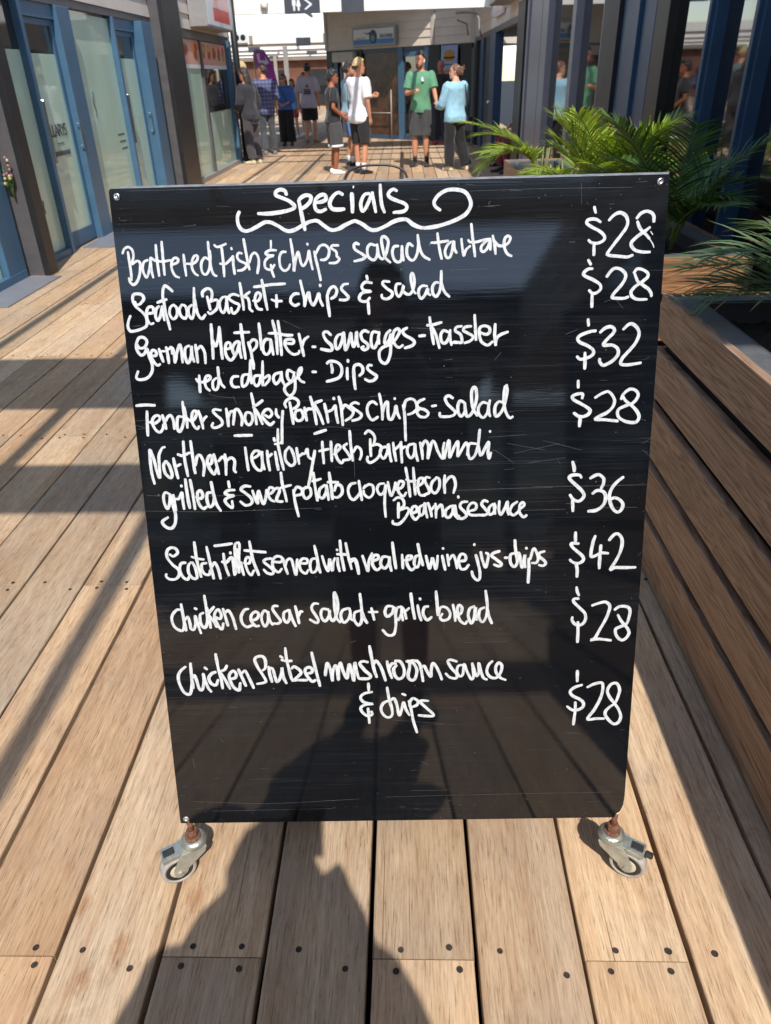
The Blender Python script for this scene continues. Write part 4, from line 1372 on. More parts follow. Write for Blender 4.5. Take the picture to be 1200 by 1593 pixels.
("dish_lettering", """5.7:19.1,954.3 22.6,948.9 31.0,950.0 36.1,959.3 31.4,966.0 23.1,965.5 17.9,955.7 18.0,945.0 24.0,936.8 30.6,940.7 34.8,947.3 37.4,933.8 40.9,921.6 39.6,909.5 30.8,898.8 18.0,895.7 11.5,899.2 15.5,910.0
5.7:42.4,935.1 49.4,936.2 49.4,942.9 44.1,944.4 40.6,937.8 43.6,927.0 49.7,919.4 54.7,921.3
5.7:55.3,946.8 57.6,936.1 60.6,925.2
5.7:57.6,942.8 65.2,942.6
5.7:67.9,949.2 69.3,935.8 70.0,922.3
5.7:70.2,945.2 77.4,947.7 77.1,938.3
5.7:77.4,947.7 80.0,946.3
5.7:84.2,934.1 80.4,923.4
5.7:74.7,949.1 78.7,947.6 80.5,938.2 80.4,923.4 84.6,938.1 91.6,952.7 93.5,937.9 93.5,923.1
5.7:107.8,951.0 100.6,947.1 98.6,933.8 102.4,922.3 108.8,932.2 111.8,949.5
5.7:110.3,948.3 111.0,933.5 113.6,924.0
5.7:118.2,952.1 118.9,937.4 119.6,922.6
5.7:119.5,944.0 127.5,949.2 132.7,938.4 132.6,920.9
5.7:147.5,985.3 147.3,965.9 147.0,943.3 146.4,928.2
5.7:146.4,964.4 152.1,949.3 158.0,964.2 160.9,980.6
5.7:160.8,979.1 161.1,955.1 162.0,927.8
5.7:167.9,943.6 176.7,945.7 177.2,953.2 171.1,953.4 167.9,942.9 170.0,930.7 176.6,925.2 183.3,931.9 189.6,942.4 192.8,954.4 186.6,954.5 180.4,944.1 183.3,931.9
5.7:192.8,954.4 192.6,940.8 194.8,928.6
5.7:197.4,984.2 198.8,961.7 200.3,940.6 201.6,926.9
5.6:185.5,970.3 198.7,970.7 211.0,970.8
5.7:208.3,954.0 211.8,938.8 213.1,923.6 214.4,909.8
5.7:208.8,951.0 216.3,958.3 222.3,955.2 220.9,946.2 213.4,938.8
5.6:228.2,985.0 229.2,965.6 229.9,941.5
5.7:247.2,957.6 237.9,957.9 232.7,948.9 233.4,936.8 239.4,933.7 245.4,942.6 246.4,957.7
5.7:246.4,957.7 247.9,944.1 249.5,932.7
5.7:251.5,988.9 256.0,963.4 256.5,933.3
5.7:260.6,987.9 262.8,960.3 263.4,931.6
5.6:243.2,968.2 257.1,967.9 272.3,964.6 283.8,964.3
5.7:273.0,951.0 283.9,950.8 284.2,956.8 273.4,957.0 270.0,951.1 274.0,940.5 282.8,932.7 292.2,934.0 294.0,938.5
5.7:294.7,966.3 297.7,949.0 301.3,929.2
5.7:298.0,941.4 302.6,954.9 310.7,961.5
5.9:349.0,963.0 341.9,968.7 336.1,965.7 339.7,955.3 349.1,945.5 347.9,937.5 330.8,940.3
5.9:370.2,964.1 361.2,962.7 355.9,953.3 357.0,940.5 362.0,942.0 367.3,953.1 370.3,966.5 371.3,949.8 372.5,937.8 377.8,948.0 382.5,965.4 383.7,952.7 386.6,943.1 390.2,952.5 392.3,966.8 392.6,952.5 394.8,942.9
5.9:412.6,966.3 405.4,968.8 399.5,963.4 401.6,953.9 409.6,947.3 411.0,940.9 404.4,937.1 399.6,941.2 403.7,942.7
5.9:428.8,965.1 419.9,966.1 416.4,955.1 417.6,942.4 422.5,940.7 427.7,951.7 430.5,965.9
5.9:428.7,959.6 430.0,946.9
5.9:449.2,968.6 442.6,962.5 439.1,951.4 440.6,946.6 447.3,952.8 449.9,962.3 449.6,946.4 448.4,930.5 444.0,917.7 438.2,913.8 431.0,919.6 429.6,932.5 435.6,940.4 447.1,944.9 457.0,952.6 464.6,965.1 462.3,970.7 455.7,966.9 453.0,955.9 456.9,944.7 463.3,939.7 469.9,943.6
5.9:477.7,971.9 470.3,967.4 473.5,960.2 484.8,953.6 489.6,947.9 485.4,942.4 473.1,938.7
5.9:316.3,944.3 322.0,944.2
5.9:497.8,958.0 504.3,958.2
5.9:504.3,958.2 507.6,958.6
5.6:515.6,988.2 518.3,966.5 522.1,943.9
5.6:511.2,975.1 522.0,976.2 535.6,979.4
5.6:518.3,973.5 526.2,957.9 531.9,937.3
5.6:547.1,963.1 539.2,966.0 534.1,959.1 535.5,947.8 542.1,945.6 547.8,954.6 550.0,966.5
5.6:549.3,964.4 550.0,951.7 552.2,941.8
5.6:552.2,946.0 568.8,945.7
5.6:569.4,972.4 560.8,971.2 558.7,964.9 566.6,959.8 569.5,952.7 568.8,945.7 556.5,947.4
5.6:585.3,972.0 575.2,970.8 572.3,965.3 579.6,960.9 588.3,955.1 584.0,948.1 573.9,944.8
5.6:590.8,990.0 592.2,971.8 593.4,949.3
5.6:599.7,961.9 609.9,958.1 616.3,961.5 615.5,969.2 606.8,972.2 599.7,968.9 599.1,957.7 602.8,946.3 613.0,940.4 621.6,945.9
5.6:625.5,974.6 625.0,957.1 626.8,940.1
5.6:626.8,940.1 628.7,951.4 635.8,957.5 647.3,961.5
5.6:498.0,957.9 505.2,959.1"""),
("dish_lettering", """5.5:114.0,895.0 117.9,889.7 130.1,889.4
5.5:119.8,900.9 119.2,885.3 118.9,872.3
5.5:130.1,889.4 138.6,895.3 137.2,899.6 131.9,898.9 128.5,890.3 130.2,879.9 135.9,874.5
5.5:149.1,895.9 142.5,890.0 142.3,877.9 147.5,876.0 151.7,884.6 153.1,901.9 152.9,913.9
5.5:153.0,900.1 156.2,886.3 161.8,879.2
5.5:186.9,897.7 178.1,897.0 174.0,889.3 176.9,880.6 187.3,879.5
5.5:204.7,900.7 195.8,899.2 192.5,890.6 193.5,880.2 199.9,883.6 204.1,892.1 207.8,907.5 209.5,924.6
5.5:208.7,907.5 208.5,893.7 208.8,885.1
5.5:213.4,924.5 214.6,917.6 213.7,910.0
5.5:223.8,898.6 214.9,897.0 212.5,887.6 217.3,880.6 222.9,886.5 225.5,898.5
5.5:230.3,922.4 229.0,903.6 227.8,881.2
5.5:230.4,893.3 239.5,898.2 239.9,891.3 231.3,881.1
5.5:260.8,902.9 250.1,899.7 246.9,891.2 250.8,883.3 258.3,890.9 261.7,903.7
5.5:261.6,902.9 261.8,890.8 265.6,881.2
5.5:281.7,902.4 273.2,906.1 270.9,897.5 273.9,888.8 280.1,890.4 283.4,902.4
5.5:283.1,897.2 284.1,883.4 281.6,869.6 273.3,862.8 265.8,869.9 266.3,878.6 275.5,885.3 286.3,892.0 294.7,902.1 296.0,909.8 291.5,906.5 289.2,897.1 293.1,888.4 299.9,884.8
5.9:340.1,916.1 345.0,919.5 354.5,918.7 362.6,913.2 365.2,903.8 361.2,893.3 350.8,888.3 338.2,885.6
5.9:347.2,914.8 348.6,906.5 348.0,900.1
5.9:376.0,921.1 376.1,917.8
5.9:374.3,907.7 373.9,897.8 374.2,888.3
6.0:385.0,906.9 385.2,896.3 385.9,882.2 387.1,871.5
5.9:384.9,904.6 387.5,911.5 394.7,913.1 400.5,907.7 400.2,899.5 394.7,894.4
5.9:416.6,910.9 411.3,911.6 408.7,905.8 415.7,899.2 423.9,893.1 420.1,886.7 411.7,884.5 404.0,888.2
5.9:314.5,902.4 321.0,902.2"""),
("dish_lettering", """5.8:5.5,851.4 21.3,852.4 38.2,851.3
5.8:23.3,841.3 21.7,822.3 20.4,798.6
5.8:26.5,822.2 34.8,820.1 43.3,825.8 44.6,831.7 38.9,833.7 32.5,828.6 30.8,819.5 35.0,808.9 41.7,804.1 47.6,809.9 49.7,817.8
5.8:49.5,834.2 52.1,821.7 53.5,809.8
5.8:55.0,824.2 58.3,830.7 63.8,833.2 67.6,825.3 68.0,809.5
5.8:84.5,830.1 76.6,830.3 73.5,818.6 73.8,808.0 77.4,804.6 83.0,814.4 87.1,830.1 87.2,844.4 87.0,856.7
5.8:88.7,847.0 90.8,827.4 91.2,810.9
5.8:92.1,827.3 99.5,822.6 106.6,828.3 109.5,838.7 105.1,840.1 101.2,833.7 100.6,820.6 103.8,812.6 108.7,808.6 111.8,813.1
5.8:113.0,840.6 116.7,824.2 118.6,809.0
5.8:119.1,821.5 122.2,826.7 126.5,830.5
5.8:152.2,840.4 141.8,841.9 138.3,838.7 143.6,831.5 150.9,824.8 152.8,816.8 145.8,811.7 137.8,809.9 134.1,813.3 136.6,818.5
5.8:161.6,842.9 162.9,826.5 163.1,812.1
5.8:163.6,826.5 168.3,836.9 174.7,835.4 171.8,814.5
5.8:175.0,830.2 176.3,839.3 181.7,841.1 186.3,832.6 188.2,823.4 186.1,812.9
5.8:203.4,834.8 196.3,835.0 193.0,825.9 194.9,816.7 200.6,813.9 205.8,821.7 205.8,830.8 202.2,835.5
5.8:207.1,868.4 209.7,849.0 211.6,829.4 212.5,814.3
5.8:225.8,855.7 216.2,848.8 209.4,845.1 216.4,833.2 223.0,814.7
5.8:228.0,830.4 235.5,826.3 240.5,832.7 236.4,839.9 228.5,838.2 223.3,829.2 227.4,821.2 236.0,813.2 243.5,818.2
5.8:248.2,840.3 248.3,831.2 252.5,825.2
5.8:259.7,836.8 257.1,815.3 255.0,779.7
5.9:172.3,795.4 203.2,795.4
5.8:266.0,842.5 263.8,849.1 268.1,855.4 277.4,859.1 286.2,855.0 287.8,848.5 282.9,842.2 276.3,839.7
5.8:272.4,851.5 274.7,834.6 276.8,813.6
5.8:290.5,838.1 282.6,835.7 280.1,826.6 284.3,819.3 292.2,821.1 294.6,828.9 291.8,838.1
5.8:297.9,841.8 299.1,827.5 300.6,819.0
5.8:298.1,834.0 303.6,839.1 309.5,839.0
5.8:308.6,860.4 314.0,837.6 317.3,812.0
5.8:328.4,853.5 315.8,847.9 320.4,836.2 324.5,826.9 329.1,812.4
5.8:332.6,847.6 335.8,830.6 337.7,814.9
5.8:337.2,833.8 345.2,836.9 351.3,843.9 352.1,830.3 354.7,813.9
5.8:348.9,857.5 349.6,855.2
5.8:357.8,859.3 361.1,844.3 362.3,826.1 363.0,809.7
5.8:362.0,835.2 367.6,844.2 375.2,840.1 382.1,832.2 377.2,823.2 367.9,817.5
5.8:392.3,846.2 384.6,848.4 378.0,844.0 384.2,837.4 391.9,832.0 396.3,826.7 391.5,820.3 379.6,817.2
5.8:312.6,795.7 333.2,801.8
5.6:423.3,844.5 416.8,849.4 409.5,846.0 406.2,836.4 408.3,825.5 414.7,817.5 424.5,822.7
5.6:428.0,862.9 431.1,844.3 432.5,828.6 432.3,817.7
5.6:433.2,829.8 437.1,844.2 442.0,848.2 442.2,829.6 443.8,819.9 448.6,818.5 453.7,829.3 456.3,841.3 458.5,829.2 462.6,819.5
5.5:454.2,854.8 454.5,852.8
5.6:468.4,842.3 470.6,829.0 471.5,812.0 471.8,792.4 472.2,780.1
5.6:469.5,835.0 473.3,849.4 483.0,852.7 490.2,847.8 492.4,835.7 485.1,828.6 476.6,825.8
5.6:505.8,852.2 497.4,848.8 492.5,842.9 496.0,836.8 506.8,833.0 512.2,826.8 506.7,820.9 497.1,822.3 492.3,829.7 496.0,833.2
5.6:518.3,839.4 525.6,840.4
5.8:554.7,852.3 547.5,856.7 541.5,852.6 545.1,843.0 553.6,834.4 559.0,828.2 554.8,822.3 543.9,820.7 533.0,821.6 531.9,827.6
5.8:574.0,844.7 566.8,847.3 563.2,837.8 564.4,826.9 569.3,820.8 575.3,829.1 575.2,843.5
5.8:575.2,843.5 576.4,831.5 578.9,820.6 586.1,824.0 592.1,835.9 595.5,852.6 594.2,867.0 591.1,870.6 587.0,863.6 587.1,848.0 589.7,833.6 597.0,821.4
5.8:616.0,841.4 606.4,844.0 599.3,835.8 599.4,824.9 606.7,817.5 613.8,824.6 616.1,835.4 618.3,847.4
5.8:616.1,837.8 616.8,825.8 619.3,819.7
5.8:640.0,843.3 634.0,844.6 628.1,837.6 627.1,826.8 629.6,819.4 635.6,822.9 641.4,832.5 644.8,844.4 648.0,861.0 646.6,872.9
5.8:644.2,870.6 642.2,852.8 643.8,834.8 648.8,821.4 653.8,815.9 658.5,818.2"""),
("dish_lettering", """6.1:22.7,711.7 20.0,729.8 19.5,753.1 20.9,773.0 26.5,754.5 29.1,735.8 33.1,723.2 34.7,745.0 35.7,762.0 42.4,775.6 48.0,777.8
6.2:46.9,752.5 42.3,744.8 43.9,730.8 52.2,722.1 55.8,727.4 52.8,743.1 47.6,752.5
6.2:61.1,757.6 63.0,738.2 65.9,721.0
6.2:65.0,742.8 73.0,746.5
6.1:81.4,787.0 80.8,756.4 83.8,724.5
6.1:69.4,764.3 77.5,761.8 90.9,766.9
6.1:94.3,787.5 95.2,763.8 96.2,742.1 97.3,729.7
6.1:98.6,743.6 103.1,759.0 109.3,761.2 114.7,744.8 111.4,724.7
6.1:120.1,744.7 127.9,747.7 129.0,760.0 124.4,760.1 120.5,749.4 124.0,736.9 130.8,727.4 136.1,736.6
6.1:133.0,763.0 136.7,742.8 139.2,727.2
6.1:140.4,750.5 148.6,758.0 153.1,748.7 152.0,725.4
6.1:152.7,762.5 154.5,747.1
6.1:155.7,751.7 163.6,756.2 169.2,749.9 167.2,734.4 169.9,729.7
5.7:189.6,774.2 190.8,752.1 192.3,732.7
5.7:201.4,753.8 211.3,759.4 214.6,766.0 206.1,767.1 199.8,757.7 202.5,742.2 211.3,732.3 217.4,738.0 218.4,766.9 218.2,749.6 221.0,734.1
5.7:227.9,767.6 228.5,747.5 230.4,731.9
5.7:228.1,755.2 236.1,761.7
5.7:242.0,765.4 243.7,747.1 245.6,732.6
5.7:247.6,779.6 250.9,756.6 255.1,732.4
5.6:241.9,778.8 250.5,780.5 255.3,782.3
5.6:249.2,805.2 247.8,783.4
5.6:241.3,789.6 242.2,784.5
5.7:267.0,773.5 259.9,764.1 259.9,748.7 268.9,739.8 275.9,746.4 272.3,765.7 267.0,773.5
5.7:280.1,771.3 281.3,757.9 283.3,742.4
5.7:283.1,755.9 290.9,761.5
5.7:289.0,760.6 294.7,761.4 298.9,769.0 300.1,755.6 307.4,749.6
5.7:312.0,765.8 307.1,743.8 302.1,720.7 297.4,702.2
5.7:325.9,781.7 326.0,762.7 326.9,742.5
5.7:319.5,764.7 336.6,768.2
5.7:340.9,781.4 341.1,762.3 341.3,746.0
5.7:345.6,758.4 351.5,764.0 357.5,771.5 352.0,775.5 347.8,764.1 351.0,750.6 357.3,742.8 361.2,745.6
5.7:369.0,777.0 363.1,771.4 370.2,759.8 373.7,750.1 361.3,747.5
5.6:374.5,799.6 375.5,775.0 378.3,746.2
5.7:379.7,761.5 385.7,770.9 392.2,767.0 393.8,757.4 390.6,747.9
5.6:400.9,793.8 407.3,798.8 415.3,793.4 418.2,785.1 415.9,774.7
5.6:409.9,784.2 410.1,768.5 410.5,753.8
5.7:412.7,772.6 423.1,774.5 429.1,768.1 424.6,753.5 416.1,745.2 407.7,742.2 403.7,747.6 404.9,752.8
5.7:441.6,769.9 430.2,768.1 426.8,757.6 432.8,749.1 439.3,759.5 441.7,774.1 443.4,757.3 446.2,743.5
5.7:450.0,777.1 451.8,761.3 454.6,744.4
5.6:451.8,763.4 460.3,771.6 464.5,777.8
5.7:463.5,777.8 464.2,758.9 464.9,741.0
5.6:465.3,765.2 470.6,769.3 476.7,767.1
5.7:487.2,774.2 476.8,771.3 474.6,758.7 480.6,749.1 487.0,756.4 488.2,774.2 489.1,758.4 493.0,743.6
5.7:497.5,776.1 500.5,760.3 501.4,746.6
5.6:499.5,766.6 505.8,779.0 511.9,770.5 510.7,747.4 518.2,776.7 523.3,774.5 528.4,759.7 536.7,746.9 537.8,765.8 539.8,775.1
5.6:539.8,746.8 547.1,778.1 549.1,769.7 549.1,748.7 557.4,767.4 563.6,776.7 563.6,763.1 563.6,750.5 571.9,765.0 578.0,774.3 581.1,764.8 580.2,752.3
5.6:595.5,771.9 584.2,772.1 581.2,760.6 584.4,745.8 592.6,749.9 598.7,768.7 601.5,796.7
5.6:599.7,768.6 601.9,756.0 605.0,751.7 617.1,774.5 616.4,755.7 618.6,745.1 621.5,755.6
5.6:619.3,794.2 619.6,792.1"""),
("dish_lettering", """6.3:48.8,691.7 40.4,695.4 36.2,687.1 36.9,674.6 41.4,665.4 46.7,677.2 48.8,691.0 51.5,671.5 54.6,654.6 52.3,637.8 45.2,628.7 35.2,631.0 29.4,641.1 40.5,649.3
6.2:54.2,690.9 55.2,674.2 56.0,661.6
6.2:56.8,683.2 63.6,683.8 70.0,694.8 70.2,682.3 71.2,664.1
6.2:70.0,707.9 71.1,705.8
6.2:78.5,719.3 79.3,693.2 81.5,666.0
6.2:87.0,717.8 89.7,688.8 90.8,663.7
6.2:94.9,685.9 102.7,683.0 107.2,688.4 104.0,697.5 98.3,694.2 97.2,681.7 100.2,670.5 106.4,664.1 112.1,667.5
6.2:123.9,693.6 115.7,692.4 113.9,680.0 117.5,667.3 124.8,672.8 127.3,686.6
6.2:124.2,712.9 126.4,692.2 130.2,672.7 137.2,659.2
6.2:155.1,713.6 156.2,702.6
6.2:165.2,697.6 153.8,697.1 147.3,691.8 154.4,688.1 163.1,687.3 151.3,683.4 146.2,677.9 151.6,669.4 158.7,665.1 159.0,677.6
6.0:194.0,703.3 183.7,704.4 176.3,698.3 184.5,691.1 194.1,681.1 193.5,672.2 182.8,668.8 173.8,676.1
6.0:196.9,696.1 200.3,682.7 204.8,671.9 205.7,686.2 208.1,695.0 211.4,680.7 215.1,670.8 220.3,684.1 222.0,696.5
6.0:222.3,687.6 231.2,691.0 235.1,698.0 228.3,700.8 224.1,689.4 228.6,678.6 235.3,674.9
6.0:234.9,696.2 242.1,699.6 245.2,694.2 239.0,678.4 244.0,674.7 250.0,674.6
6.0:249.8,727.6 251.1,706.5 254.5,690.5 257.0,674.4
6.0:247.2,699.5 256.0,702.0 266.5,704.4
6.0:270.3,695.5 271.8,675.9 274.4,659.7 277.1,646.1
6.0:271.0,691.9 276.6,700.7 285.0,697.0 284.6,688.1 274.0,684.8
6.0:297.3,700.2 288.5,696.9 287.1,686.3 292.7,679.0 300.9,686.0 299.8,698.4 292.1,700.4
6.0:307.2,726.4 309.3,700.0 312.4,675.0
5.9:304.7,710.7 320.3,714.7
6.0:326.7,703.2 317.8,696.3 315.5,683.9 322.2,679.3 328.7,690.7 329.3,703.1 331.2,688.9 332.4,675.5
6.0:335.4,725.8 337.8,701.2 339.4,677.2
6.0:332.1,708.3 351.0,707.9
6.0:343.4,692.2 347.3,702.7 355.8,700.8 357.1,688.4 349.9,680.5 342.1,680.7
5.7:382.1,706.0 373.0,703.4 368.1,694.1 370.3,681.0 377.4,675.2 386.9,684.4 390.8,693.7
5.7:387.7,709.6 389.8,691.8 392.0,673.9
5.7:396.4,697.3 405.6,702.7 412.7,698.8 412.4,685.7 404.9,678.4 396.9,684.2 395.3,691.7
5.7:395.4,695.4 399.2,701.0
5.7:432.8,704.0 423.7,702.3 419.8,693.1 425.1,683.6 432.5,689.1 435.5,702.1 433.2,679.7 432.7,660.8 434.1,641.8
5.7:439.2,706.6 441.6,690.7 445.0,681.3 450.7,694.3 452.8,705.4
5.7:453.4,692.4 463.5,695.9 467.3,705.1 460.0,707.1 456.2,696.0 459.6,684.7 466.8,679.9 471.5,686.4
5.7:471.3,731.8 475.4,706.8 478.6,678.7
5.7:471.9,710.6 479.9,706.7 489.0,708.4
5.7:484.8,731.5 486.3,704.7 487.8,682.3
5.7:489.8,695.3 501.6,704.4 501.7,711.8 494.5,710.1 492.5,695.3 496.0,682.1 505.0,680.0
5.7:514.4,712.5 507.1,713.5 505.3,706.2 510.6,694.9 512.3,685.5 499.6,680.2
5.7:527.0,713.1 517.9,704.0 516.0,691.0 523.2,684.3 530.5,694.5 530.6,709.3 525.2,713.2
5.7:540.5,716.5 539.6,699.9 540.5,684.0
5.7:540.5,701.7 548.6,712.7 555.9,712.5 559.5,699.4 555.9,683.7"""),
("dish_lettering", """5.8:448.6,672.3 456.5,677.8 465.2,674.2 467.2,662.8 458.3,656.1
5.8:457.4,667.6 457.1,653.8 456.9,640.0
5.8:459.3,653.8 471.6,658.1 475.9,653.4 469.1,639.8 457.8,628.4 446.7,629.8 446.8,634.5
5.8:481.4,647.6 490.3,652.0 489.3,660.0 482.6,659.0 480.3,646.5 486.8,635.9 493.5,641.6
5.8:504.8,664.3 494.8,657.6 495.8,643.8 502.4,648.3 504.8,666.6 505.8,652.8 509.0,639.0
5.8:510.3,666.5 514.7,652.6 516.8,641.1
5.8:515.8,652.6 522.4,661.7
5.8:523.6,665.1 524.6,652.4 524.5,638.6
5.8:524.6,652.4 533.5,662.6 536.8,652.2 536.7,640.7
5.8:551.1,659.9 542.3,652.1 542.3,640.6 548.9,639.3 554.5,649.5 554.5,661.0
5.8:554.5,661.0 557.8,644.9 562.2,637.9
5.8:558.9,660.9 561.1,644.8 566.7,640.1
5.7:564.3,677.9 564.8,674.9
5.8:580.9,667.3 571.0,666.4 567.7,658.4 575.5,649.1 579.9,642.1 573.3,636.5 563.3,636.7
5.8:581.0,649.0 595.3,653.3 596.3,662.4 588.6,664.8 582.1,655.8 584.4,644.3 595.4,641.8 610.9,642.6
5.8:617.2,666.5 610.6,668.9 606.3,662.2 613.0,652.9 617.5,645.9 610.9,641.5 599.9,642.8
5.8:626.1,661.8 619.6,655.1 619.8,643.6 626.4,644.6 630.6,654.8 628.3,662.9 630.8,643.4
5.8:638.1,667.2 637.3,652.4 640.8,642.0 648.3,654.5 652.4,665.8 652.7,652.1 655.2,641.7
5.8:670.1,665.4 661.4,658.8 657.2,647.4 664.0,640.4 674.9,649.3
5.8:672.6,649.4 682.3,658.3 680.0,664.1 674.6,658.5 675.0,644.7 681.8,636.6 687.2,639.9"""),
("dish_lettering", """6.1:36.3,578.5 42.6,574.8 50.7,580.8 49.0,588.8 40.9,591.6 32.9,586.5 30.8,574.2 38.6,559.9 49.3,549.0 49.9,538.3 42.4,530.4 30.6,530.6 25.3,537.0 26.5,540.6
6.2:64.0,562.0 55.5,560.4 51.8,549.0 56.3,534.6 64.3,529.1 69.2,536.1
6.2:74.2,562.7 68.5,555.8 68.0,541.5 74.6,531.6 82.3,532.3 81.4,550.2 76.7,562.7
6.1:83.6,601.2 84.9,569.6 90.1,533.9
6.1:76.0,573.3 86.6,569.5 98.1,567.6
6.2:102.5,560.4 94.0,558.8 93.0,548.2 97.3,539.2 105.6,538.1 108.0,546.1
6.1:105.3,592.0 109.2,560.3 113.4,529.9
6.2:112.0,553.1 117.7,561.0 123.3,547.6 126.0,529.6
6.1:119.6,593.5 135.6,594.9 152.4,597.2
6.1:135.1,578.3 136.6,556.2 141.7,535.6
6.1:131.3,562.5 139.6,561.4 150.3,570.0 152.7,536.3
6.1:147.8,580.6 148.4,578.0
6.2:166.4,560.9 167.1,548.5 169.6,535.9
6.1:154.5,538.0 155.9,566.4 157.0,591.0 160.8,597.9 165.7,596.0 162.9,569.8 160.6,540.6
6.1:160.0,587.4 160.6,562.8 161.5,541.4
6.1:171.3,559.0 181.3,558.8 183.6,567.6 178.0,570.4 173.9,560.7 176.9,544.7 183.0,535.7 188.7,544.5
6.1:184.4,600.9 188.5,565.7 197.3,535.4
6.1:173.9,583.6 193.0,581.5 212.9,579.3
5.9:222.0,567.1 211.7,565.7 208.2,560.8 217.1,552.3 224.5,543.8 222.5,537.1 213.1,539.0 207.2,545.8
5.9:226.3,560.4 239.7,560.1 241.8,568.4 232.5,571.1 225.0,563.8 224.8,548.8 233.7,540.2 240.5,546.8
5.9:244.0,566.7 247.0,550.0 250.9,536.5
5.9:247.1,551.7 250.9,563.2 258.9,564.7 262.7,548.0 265.9,534.6 268.4,551.2 269.9,564.5
5.9:272.6,557.0 286.8,556.7 288.0,564.2 279.4,565.2 273.4,556.1 275.8,542.7 284.2,536.7 289.3,544.1
5.9:304.6,565.5 296.6,564.0 292.9,552.4 295.4,539.0 303.5,542.2 307.4,558.8 302.6,590.3
5.9:306.2,567.1 308.5,548.8 311.2,537.9
5.9:315.8,570.2 319.8,553.6 325.5,540.9 327.6,553.4 329.6,563.3 333.4,541.6 335.6,556.6 339.2,565.6
5.9:343.9,565.5 344.2,553.1 346.8,539.7
5.9:343.0,582.1 344.5,580.4
5.9:349.6,599.2 351.2,571.2 355.5,541.2
5.9:343.4,573.0 363.0,571.8
5.9:359.9,594.0 364.3,565.9 369.0,543.4
5.9:368.7,557.6 375.1,560.8 379.4,545.7 381.3,533.9
6.1:368.8,562.8 376.3,562.6 380.5,548.7 381.9,533.8
6.1:389.6,569.2 394.6,552.4 398.9,539.4 401.3,558.2 407.4,573.8
6.1:406.9,558.0 418.3,562.7 417.5,569.6 410.0,567.8 407.7,552.1 414.9,541.1 422.5,545.9
6.1:437.9,565.3 426.7,565.5 422.7,551.8 429.9,543.7 437.6,553.5 438.8,565.3 439.5,551.5 442.0,538.5
6.1:445.0,593.5 447.3,569.0 450.5,543.3
6.1:462.2,569.7 462.9,556.9 463.2,543.1
6.1:465.7,558.8 476.9,560.6 479.8,566.4 471.4,565.6 471.2,550.8 478.5,539.8 486.0,544.6
6.1:493.8,568.1 486.3,564.3 484.3,550.6 489.8,544.5 494.6,556.3 495.6,568.1
6.1:491.2,589.6 495.6,566.1 500.1,548.3
6.1:505.8,566.9 508.5,554.0 512.2,542.1 516.0,555.9 517.9,561.7 523.4,540.9 526.2,553.7 527.2,566.5
6.1:535.6,566.3 538.3,551.5 541.1,538.6
6.1:536.5,580.9 537.7,579.4
6.1:544.9,568.1 546.7,555.3 547.7,546.4
6.1:547.7,557.2 555.1,566.9 559.8,557.0 562.6,541.1
6.1:565.3,554.9 577.4,556.6 577.4,566.4 569.9,568.5 565.3,556.8 569.1,541.0 577.5,539.8 584.0,547.6
6.1:597.0,566.5 601.6,548.6 604.7,532.9 604.1,520.3 599.7,517.2 592.2,525.3 589.9,534.7
6.1:593.9,587.4 594.0,585.1
6.1:605.7,571.7 609.6,554.6 614.9,542.0 618.4,554.4 619.7,566.8 615.2,570.0
6.1:640.1,572.6 629.9,569.7 625.6,564.4 636.0,555.6 644.2,547.7 639.1,543.9 630.2,547.2
6.1:649.8,560.0 654.2,559.9
6.1:667.9,568.2 660.7,566.0 659.4,555.2 662.6,545.8 668.5,542.5 672.7,551.8 669.3,573.5 667.3,593.5
6.1:670.9,567.3 675.2,568.8 678.5,554.8 681.8,540.7 685.1,556.2 686.3,564.7 685.9,551.5 687.7,540.6
6.1:688.1,578.5 689.3,576.5
6.1:693.1,557.6 694.4,538.9 693.7,510.6
6.1:696.1,556.0 701.3,576.0 705.8,572.8 710.6,558.8 708.0,549.5 699.2,548.9
6.1:721.9,570.9 713.3,568.0 712.0,561.9 721.0,553.9 724.9,547.6 719.9,543.1 712.5,544.8"""),
